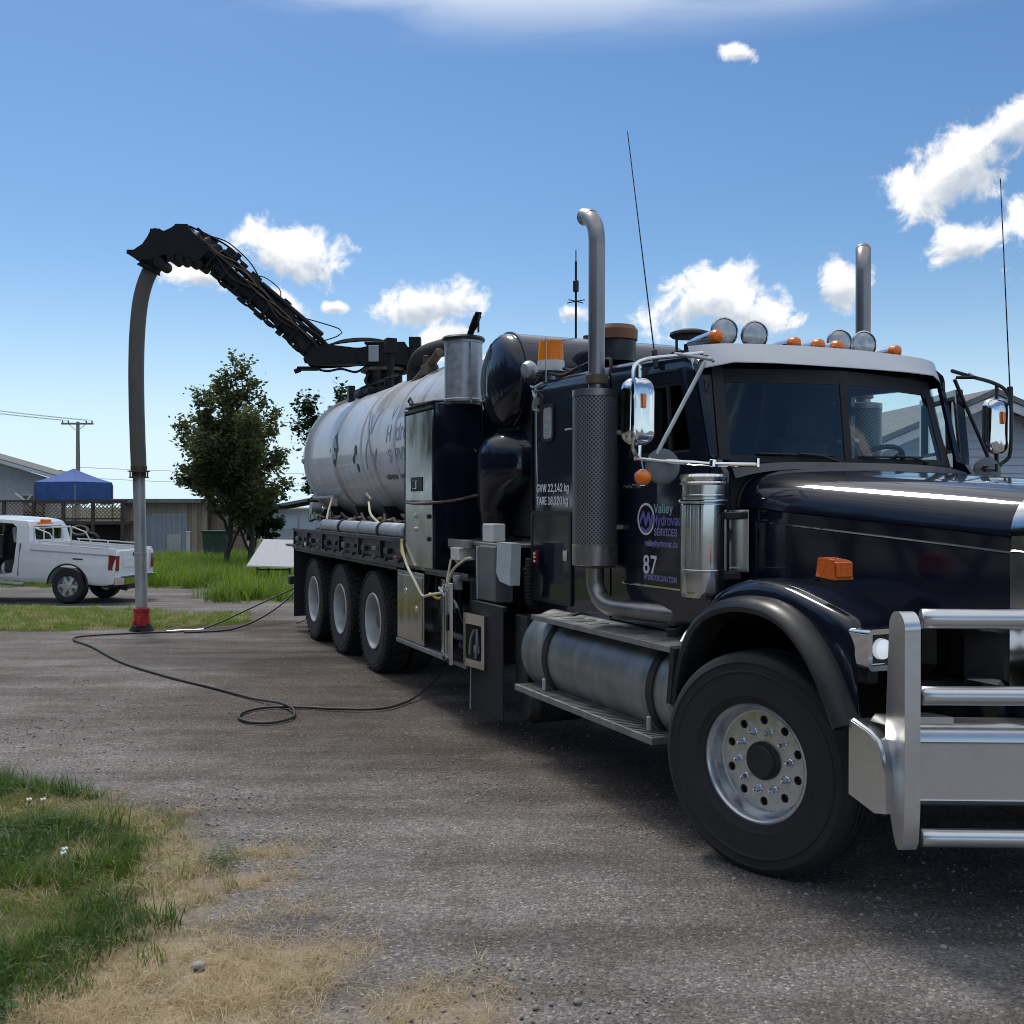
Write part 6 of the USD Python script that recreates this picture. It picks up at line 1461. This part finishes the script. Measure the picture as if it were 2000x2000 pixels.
# the house with the shallow grey roof on the left
H = thing('house', 'grey house with a shallow shingled roof behind the deck', 'house', (-26, 52, GZB))
part(H, 'wall', cat_([box(-8, 2.6, 0, 1.8, 0, 3.75, 0)]), 'stucco', smooth=False)
rf = sg.Polygon([(-8.8, 3.55), (-8.8, 3.75), (-1.4, 5.25), (3.1, 3.95), (3.1, 3.75), (-1.4, 5.0)])
part(H, 'roof', side(rf, -.7, 2.2), 'shingle', smooth=False)
part(H, 'gable', side(sg.Polygon([(-8, 3.75), (2.6, 3.75), (-1.4, 5.0)]), 0, .1), 'stucco', smooth=False)
part(H, 'fascia', cat_([obox((.85, -.72, 4.46), (4.7, .04, .16), (0, 16.1, 0), 0)]), 'trim_pale', smooth=False)
wn = part(H, 'window', box(1.2, 2.3, -.04, -.005, 1.7, 2.9, 0), 'glass_dark', smooth=False)
part(H, 'window_frame', cat_([box(1.12, 2.38, -.06, -.02, 1.62, 1.70, 0), box(1.12, 2.38, -.06, -.02, 2.9, 2.98, 0), box(1.12, 1.2, -.06, -.02, 1.7, 2.9, 0), box(2.3, 2.38, -.06, -.02, 1.7, 2.9, 0)]), 'trim_pale', wn, smooth=False) if False else part(wn, 'window_frame', cat_([box(1.12, 2.38, -.06, -.02, 1.62, 1.70, 0), box(1.12, 2.38, -.06, -.02, 2.9, 2.98, 0)]), 'trim_pale', smooth=False)
part(H, 'satellite_pole', cat_([tube([(1.2, -.9, 3.0), (2.2, -.9, 2.3)], .05, 6), tube([(2.0, -.9, 2.9), (1.75, -.9, 2.55)], .05, 6)]), 'off_white')
# raised deck
D = thing('raised_deck', 'raised timber deck with a lattice railing under the blue canopy', 'deck', (-23.5, 47, GZB))
for i in range(7):
    part(D, 'deck_post', box(-2.6 + i * 1.36, -2.46 + i * 1.36, -.06, .06, 0, 2.62, 0), 'dark_wood', smooth=False)
part(D, 'deck_floor', box(-3, 5.9, -.05, 4, 1.52, 1.66, 0), 'dark_wood', smooth=False)
part(D, 'top_rail', box(-3, 5.85, -.07, .07, 2.55, 2.64, 0), 'dark_wood', smooth=False)
part(D, 'bottom_rail', box(-3, 5.85, -.05, .05, 1.74, 1.82, 0), 'dark_wood', smooth=False)
for i in range(6):
    x0 = -2.42 + i * 1.36
    la = []
    for k in range(-4, 9):
        for d in (1, -1):
            ln = sg.LineString([(x0 + k * .18, 1.8), (x0 + k * .18 + d * .75, 2.56)]).intersection(sg.box(x0, 1.82, x0 + 1.2, 2.55))
            if not ln.is_empty and ln.length > .05:
                la.append(side(ln.buffer(.022, cap_style=2), -.03 + .02 * (d > 0), -.015 + .02 * (d > 0)))
    part(D, 'lattice_panel', cat_(la), 'pale_wood' if i in (0, 4) else 'weather_wood', smooth=False)
part(D, 'under_deck_screen', box(-3, 5.8, 2.0, 2.05, 0, 1.5, 0), 'dark_wood', smooth=False)
# canopy tent
C_ = thing('canopy_tent', 'blue pop-up canopy tent standing on the deck', 'tent', (-21.05, 49.2, GZB + 1.66), -20)
cw = 1.22
for sx in (-1, 1):
    for sy in (-1, 1):
        part(C_, 'tent_leg', box(sx * cw - .03, sx * cw + .03, sy * cw - .03, sy * cw + .03, 0, 1.75, 0), 'grey_paint', smooth=False)
top = V([0, 0, 2.50])
for i, (a, b) in enumerate((((-cw, -cw), (cw, -cw)), ((cw, -cw), (cw, cw)), ((cw, cw), (-cw, cw)), ((-cw, cw), (-cw, -cw)))):
    a, b = V([*a, 1.84]), V([*b, 1.84])
    rows = []
    for t in np.linspace(0, 1, 7):
        rows.append([(a + (b - a) * t) * (1 - u) + top * u - [0, 0, .16 * u * (1 - u) + .10 * math.sin(math.pi * t) * (1 - u) * 0] for u in (0, .25, .5, .75, 1)])
    part(C_, 'canopy_panel', thick(loft(rows), .01), 'fabric_blue', smooth=40)
    rows = [[a + (b - a) * t + [0, 0, -dz + (.03 * math.sin(t * 19) if dz else 0)] for dz in (0, .12, .75, 1.0 + .06 * math.sin(t * 9))] for t in np.linspace(0, 1, 13)]
    part(C_, 'canopy_wall', thick(loft(rows), .01), 'fabric_blue_dark', smooth=40)
# shed with board walls and grey sheet doors
S = thing('wooden_shed', 'low flat roofed wooden shed with grey sheet doors behind the pipe', 'shed', (-18.35, 48, GZB))
for i in range(17):
    x = i * .24
    if 4 <= i <= 12:
        part(S, 'wall_board', box(x + .004, x + .236, -.03 - .004 * (i % 3), 0, 1.98, 2.52, 0), 'pale_wood', smooth=False)
    else:
        part(S, 'wall_board', box(x + .004, x + .236, -.03 - .004 * (i % 3), 0, 0, 2.52, 0), 'weather_wood' if i % 2 else 'pale_wood', smooth=False)
for i in range(9):
    x = .96 + i * .24
    part(S, 'door_sheet', box(x + .003, x + .237, -.05 - .006 * (i % 2), -.03, .1, 1.97, 0), 'grey_sheet', smooth=False)
part(S, 'door_patch', box(2.2, 2.85, -.075, -.06, .1, 1.05, 0), 'galvanised', smooth=False)
part(S, 'side_wall', cat_([box(0, .04, 0, 4, 0, 2.5, 0), box(4.04, 4.08, 0, 4, 0, 2.5, 0)]), 'dark_wood', smooth=False)
part(S, 'roof', box(-.35, 4.5, -.35, 4.3, 2.52, 2.70, 0), 'shingle', smooth=False)
part(S, 'lean_to', cat_([box(4.1, 5.8, .4, .46, 0, 2.0, 0)]), 'weather_wood', smooth=False)
part(S, 'roof_edge', box(-4.6, -.36, -.1, 2, 2.50, 2.66, 0), 'dark_wood', smooth=False)
# yard clutter between deck and shed
sg_ = thing('stacked_tyres', 'heap of old tyres and scrap stacked below the deck', 'tyres', (-19.2, 44.5, GZB))
for i, (x, z, tl) in enumerate(((0, .2, 0), (.15, .42, 8), (-.05, .62, -6), (.1, .86, 20), (.75, .3, 70), (.85, .75, 60), (.4, 1.15, 35))):
    m = lathe([(.28, -.1), (.36, -.11), (.42, -.07), (.42, .07), (.36, .11), (.28, .1)], (0, 0, 0), (0, 0, 1), 20, closed=True)
    m.apply_transform(trimesh.transformations.rotation_matrix(math.radians(tl), [1, .4, 0])); m.apply_translation([x, 0, z + .1])
    part(sg_, 'tyre', m, 'black_rubber')
bn = thing('blue_barrel', 'faded blue barrel standing below the deck edge', 'barrel', (-20.9, 44.6, GZB))
part(bn, 'barrel_body', lathe([(0, .0), (.27, 0), (.29, .03), (.29, .30), (.30, .32), (.29, .34), (.29, .62), (.30, .64), (.29, .66), (.29, .95), (.27, .98)], (0, 0, .55), (0, 0, 1), 28), 'denim')
part(bn, 'barrel_lid', cyl((0, 0, 1.52), (0, 0, 1.55), .27, n=24), 'denim')
part(bn, 'barrel_stand', box(-.3, .3, -.3, .3, 0, .55, 0), 'dark_wood')
# a leaning white sheet behind the truck's tail, with trestle
B_ = thing('white_panel', 'pale sheet lying tilted on a trestle beyond the truck tail', 'panel', (-7.05, 30.0, GZB))
pn = hull([(-.66, -.25, .64), (.70, -.25, .60), (-.36, .55, 1.38), (1.0, .55, 1.34), (-.66, -.25, .60), (.70, -.25, .56), (-.36, .55, 1.34), (1.0, .55, 1.30)])
part(B_, 'sheet', pn, 'board_white', smooth=False)
part(B_, 'trestle', cat_([tube([(-.4, -.1, 0), (-.4, -.05, .74)], .03, 6), tube([(.55, -.1, 0), (.55, -.05, .72)], .03, 6), tube([(-.2, .5, 0), (-.2, .5, 1.28)], .03, 6), tube([(.8, .5, 0), (.8, .5, 1.28)], .03, 6), tube([(-.4, -.05, .5), (.55, -.05, .5)], .025, 6)]), 'dark_wood')
# far cottage seen between tree and tank
FC = thing('far_cottage', 'pale cottage with blue tinted windows half hidden behind the tree', 'house', (-14.8, 62, GZB))
part(FC, 'wall', box(0, 9, 0, 6, 0, 2.15, 0), 'stucco', smooth=False)
for i in range(5):
    f_ = part(FC, 'window', box(.7 + i * 1.35, 1.7 + i * 1.35, -.03, -.004, .95, 1.75, 0), 'siding_blue', smooth=False)
    part(f_, 'window_frame', cat_([box(.63 + i * 1.35, .70 + i * 1.35, -.05, -.01, .9, 1.8, 0), box(1.70 + i * 1.35, 1.77 + i * 1.35, -.05, -.01, .9, 1.8, 0), box(.7 + i * 1.35, 1.7 + i * 1.35, -.05, -.01, 1.75, 1.82, 0)]), 'trim_pale', smooth=False)
part(FC, 'roof', side(sg.Polygon([(-.6, 2.1), (-.6, 2.25), (4.5, 3.2), (9.6, 2.25), (9.6, 2.1), (4.5, 3.0)]), -.5, 6.5), 'shingle', smooth=False)
gb = thing('green_bin', 'dark green bin beside the tree trunks', 'bin', (-12.1, 42.0, GZB))
part(gb, 'bin_body', hull([(-.42, -.35, 0), (.42, -.35, 0), (-.42, .35, 0), (.42, .35, 0), (-.5, -.4, 1.3), (.5, -.4, 1.3), (-.5, .4, 1.3), (.5, .4, 1.3)]), 'far_green_wall', smooth=False)
part(gb, 'bin_lid', box(-.53, .53, -.43, .43, 1.3, 1.36), 'far_green_wall')
gp = thing('fence_post', 'pale painted post at the shed corner', 'post', (-13.6, 43, GZB))
part(gp, 'post', box(-.06, .06, -.06, .06, 0, 1.25, 0), 'trim_pale'); part(gp, 'post_cap', box(-.08, .08, -.08, .08, 1.25, 1.3, .01), 'trim_pale')

# house on the right, seen beyond and through the cab
RH = thing('sided_house', 'blue grey lap sided house with a gable end behind the cab', 'house', (8.55, 18.6, -.42), 4)
gable = [(-4.2, 0), (-4.2, 2.35), (0, 4.10), (4.2, 2.35), (4.2, 0)]
part(RH, 'wall', side(poly(gable), .02, 7), 'siding_blue', smooth=False)
for i in range(28):
    z = i * .146
    w = 4.2 if z + .146 <= 2.35 else 4.2 * (4.10 - z - .146) / 1.75
    if w < .15:
        break
    m = hull([(-w, .0, z), (w, .0, z), (-w, -.034, z), (w, -.034, z), (-w, -.012, z + .152), (w, -.012, z + .152), (-w, .015, z + .152), (w, .015, z + .152)])
    part(RH, 'siding_board', m, 'siding_blue', smooth=False)
rw = part(RH, 'window', box(1.9, 2.9, -.05, -.036, 1.0, 2.1, 0), 'glass_dark', smooth=False)
part(rw, 'window_frame', cat_([box(1.8, 1.9, -.07, -.035, .9, 2.2, 0), box(2.9, 3.0, -.07, -.035, .9, 2.2, 0), box(1.9, 2.9, -.07, -.035, .9, 1.0, 0), box(1.9, 2.9, -.07, -.035, 2.1, 2.2, 0)]), 'trim_pale', smooth=False)
for s_ in (-1, 1):
    part(RH, 'corner_board', box(s_ * 4.2 - .06, s_ * 4.2 + .06, -.05, .02, 0, 2.35, 0), 'trim_pale', smooth=False)
    part(RH, 'barge_board', side(poly([(0, 4.14), (s_ * 4.7, 2.18), (s_ * 4.7, 2.02), (0, 3.98)]), -.45, -.40), 'trim_pale', smooth=False)
    part(RH, 'roof_slope', side(poly([(0, 4.26), (s_ * 4.75, 2.28), (s_ * 4.75, 2.18), (0, 4.16)]), -.47, 7.4), 'shingle', smooth=False)

# utility pole, street lamp arm and wires
UP = thing('utility_pole', 'weathered utility pole with a wide crossarm rising behind the canopy', 'utility pole', (-33.9, 80, GZB))
part(UP, 'pole', lathe([(.20, 0), (.13, 8.95), (0, 8.96)], (0, 0, 0), (0, 0, 1), 14), 'pole_wood')
part(UP, 'crossarm', box(-1.25, 1.25, -.16, -.04, 8.72, 8.86, .01), 'pole_wood')
part(UP, 'arm_brace', cat_([tube([(-.65, -.12, 8.74), (0, -.15, 8.2)], .025, 6), tube([(.65, -.12, 8.74), (0, -.15, 8.2)], .025, 6)]), 'galvanised')
for x in (-1.15, -.7, .7, 1.15):
    part(UP, 'insulator', lathe([(.03, 0), (.07, .03), (.04, .08), (.07, .11), (.03, .18), (0, .19)], (x, -.1, 8.86), (0, 0, 1), 10), 'grey_paint')
la_ = part(UP, 'lamp_arm', tube(smooth_path([(-.1, -.1, 4.6), (-.6, -.3, 5.0), (-1.15, -.5, 5.12)], .1), .035, 8), 'galvanised')
part(la_, 'lamp_head', hull([(-1.0, -.45, 5.16), (-1.0, -.55, 5.16), (-1.75, -.6, 5.2), (-1.75, -.9, 5.2), (-1.2, -.4, 5.06), (-1.7, -.7, 5.06), (-1.4, -.5, 5.26)]), 'galvanised')
for i, x in enumerate((-1.15, -.7, .7, 1.15)):
    a, b = V([-33.9 + x, 79.9, GZB + 9.05]), V([-70 + x, 84, GZB + 14.6])
    w_ = [a + (b - a) * t + [0, 0, -.5 * 4 * t * (1 - t)] for t in np.linspace(0, 1, 20)]
    single('power_line', tube(w_, .014, 5), 'wire_black', ('outermost left', 'inner left', 'inner right', 'outermost right')[i] + ' insulator wire running off left from the pole crossarm', 'power line', 'power lines on the crossarm', smooth=True)
for i, z in enumerate((5.4, 4.6)):
    a, b = V([-33.9, 79.9, GZB + z]), V([8, 96, GZB + z + 1.0 - .5 * i])
    w_ = [a + (b - a) * t + [0, 0, -.7 * 4 * t * (1 - t)] for t in np.linspace(0, 1, 24)]
    single('service_line', tube(w_, .016, 5), 'wire_black', ('upper' if i == 0 else 'lower') + ' service wire running right from the pole above the shed', 'power line', smooth=True)

# ------------------------------------------------------------------ trees
def leaf_cloud(pts, size, seed, flat=.5):
    """Small folded leaf sprays at the points, one mesh."""
    r = np.random.default_rng(seed)
    n = len(pts)
    d = r.normal(0, 1, (n, 3)); d[:, 2] *= flat; d /= np.linalg.norm(d, axis=1, keepdims=True)
    u = np.cross(d, r.normal(0, 1, (n, 3))); u /= np.linalg.norm(u, axis=1, keepdims=True)
    s = size * r.uniform(.55, 1.25, n)[:, None]
    k = np.cross(d, u) * s * .18
    v = np.stack([pts - d * s, pts + u * s * .52 + k, pts + d * s, pts - u * s * .52 + k], 1).reshape(-1, 3)
    i = np.arange(n) * 4
    f = np.vstack([np.stack([i, i + 1, i + 2], 1), np.stack([i, i + 2, i + 3], 1)])
    return tm(v, f)

def tree(name, loc, label, height, spread, trunks, seed, leaves=16000, leaf=.11, cat='tree', mt='tree_leaf', base_frac=.2, group=None):
    r = np.random.default_rng(seed)
    t = thing(name, label, cat, loc, group=group)
    tips, wood = [], []
    def grow(p, d, L, rad, depth):
        n = 5
        pts = [p]
        dd = d
        for i in range(n):
            dd = dd + r.normal(0, .12, 3) + [0, 0, .05]
            dd /= np.linalg.norm(dd)
            pts.append(pts[-1] + dd * L / n)
        wood.append(tube(pts, np.linspace(rad, rad * .55, n + 1), 7 if depth < 2 else 4, cap=False))
        if depth >= 2:
            for q in pts[2:]:
                tips.append((q, L))
        if depth < 4:
            kids = r.integers(3, 5) if depth < 3 else 3
            for i in range(kids):
                at = pts[min(n, 2 + i % 4)] if depth else pts[min(n, int(.5 + (i + 1) * n / (kids + 1)))]
                az = r.uniform(0, 2 * np.pi)
                side_ = V([math.cos(az), math.sin(az), r.uniform(.1, .8)])
                nd = dd * .55 + side_ * r.uniform(.6, 1.0) * spread
                nd /= np.linalg.norm(nd)
                grow(at, nd, L * r.uniform(.52, .74), rad * .5, depth + 1)
            if depth < 3:
                grow(pts[-1], dd + r.normal(0, .1, 3), L * .72, rad * .55, depth + 1)
    for (ox, oy, lean, hh) in trunks:
        grow(V([ox, oy, 0.]), V([lean, r.normal(0, .05), 1.]), height * hh * .40, .135 * height / 8, 0)
    wd = cat_(wood)
    pt = V([q for q, _ in tips])
    keep = pt[:, 2] > height * base_frac
    pt = pt[keep]
    c = r.integers(0, len(pt), leaves)
    lv = pt[c] + r.normal(0, .17 * height / 8, (leaves, 3)) * [1, 1, .8]
    # leave gaps: drop leaves where a slow noise is low
    g = meshkit.fbm(lv * 1.15 / (height / 8), 3, seed)
    lv = lv[(g > .46) | (r.uniform(0, 1, leaves) < .16)]
    # fit the crown to the wanted height
    k = height / max(lv[:, 2].max(), wd.vertices[:, 2].max())
    lv = lv * k; wd.vertices = wd.vertices * k
    part(t, 'trunk', wd, 'bark', smooth=40)
    part(t, 'crown', leaf_cloud(lv, leaf, seed), mt, smooth=False)
    return t
t1 = tree('leafy_tree', (-10.25, 38.2, GZB), 'large leafy tree with two dark trunks behind the tall grass', 8.3, .80, ((-.45, 0, -.10, .92), (.45, .15, .05, 1.0)), 12, leaves=46000, leaf=.10, base_frac=.05)
t2 = tree('shrubby_tree', (-7.6, 46, GZB), 'smaller tree showing its top above the back of the debris tank', 8.3, .7, ((0, 0, .02, 1.0),), 23, leaves=15000, leaf=.12, base_frac=.15, mt='tree_leaf_dark')
tree('shrubby_tree', (-12.6, 50, GZB), 'low dark bush beside the shed wall', 3.6, .9, ((0, 0, .02, 1.0), (.6, .2, .1, .8), (-.6, .1, -.1, .8)), 31, leaves=9000, leaf=.11, base_frac=.05, mt='tree_leaf_dark')
tree('shrubby_tree', (5.6, 27.5, 0), 'bushy tree seen through the windshield beside the sided house', 5.2, .8, ((0, 0, .02, 1.0), (.4, .2, .1, .9)), 41, leaves=12000, leaf=.10, base_frac=.08)
# the street goes on to the left of the picture: a dense belt of trees that the truck's dark paint reflects
belt = tree('broad_tree', (-21.5, 12.0, -.2), 'broad dark tree in the belt left of the yard, outside the picture', 9.5, .95, ((0, 0, .02, 1.0), (.9, .3, .25, .85), (-.8, -.3, -.2, .9)), 55, leaves=16000, leaf=.21, base_frac=.03, mt='tree_leaf_dark', group='trees in the belt left of the yard')
for i in range(13):
    a = math.radians(-48 - i * 9.5)
    d = max(20.0, 27.5 - 2.0 * i) + (1.5 if i % 2 else 0)
    x, y = 1.0 + d * math.sin(a), 7.5 + d * math.cos(a)
    s = 1.0 + .25 * ((i * 7) % 5) / 5
    copy_of(belt, (x, y, -.2), 57 * i, None, None, (s * 1.15, s * 1.15, s))
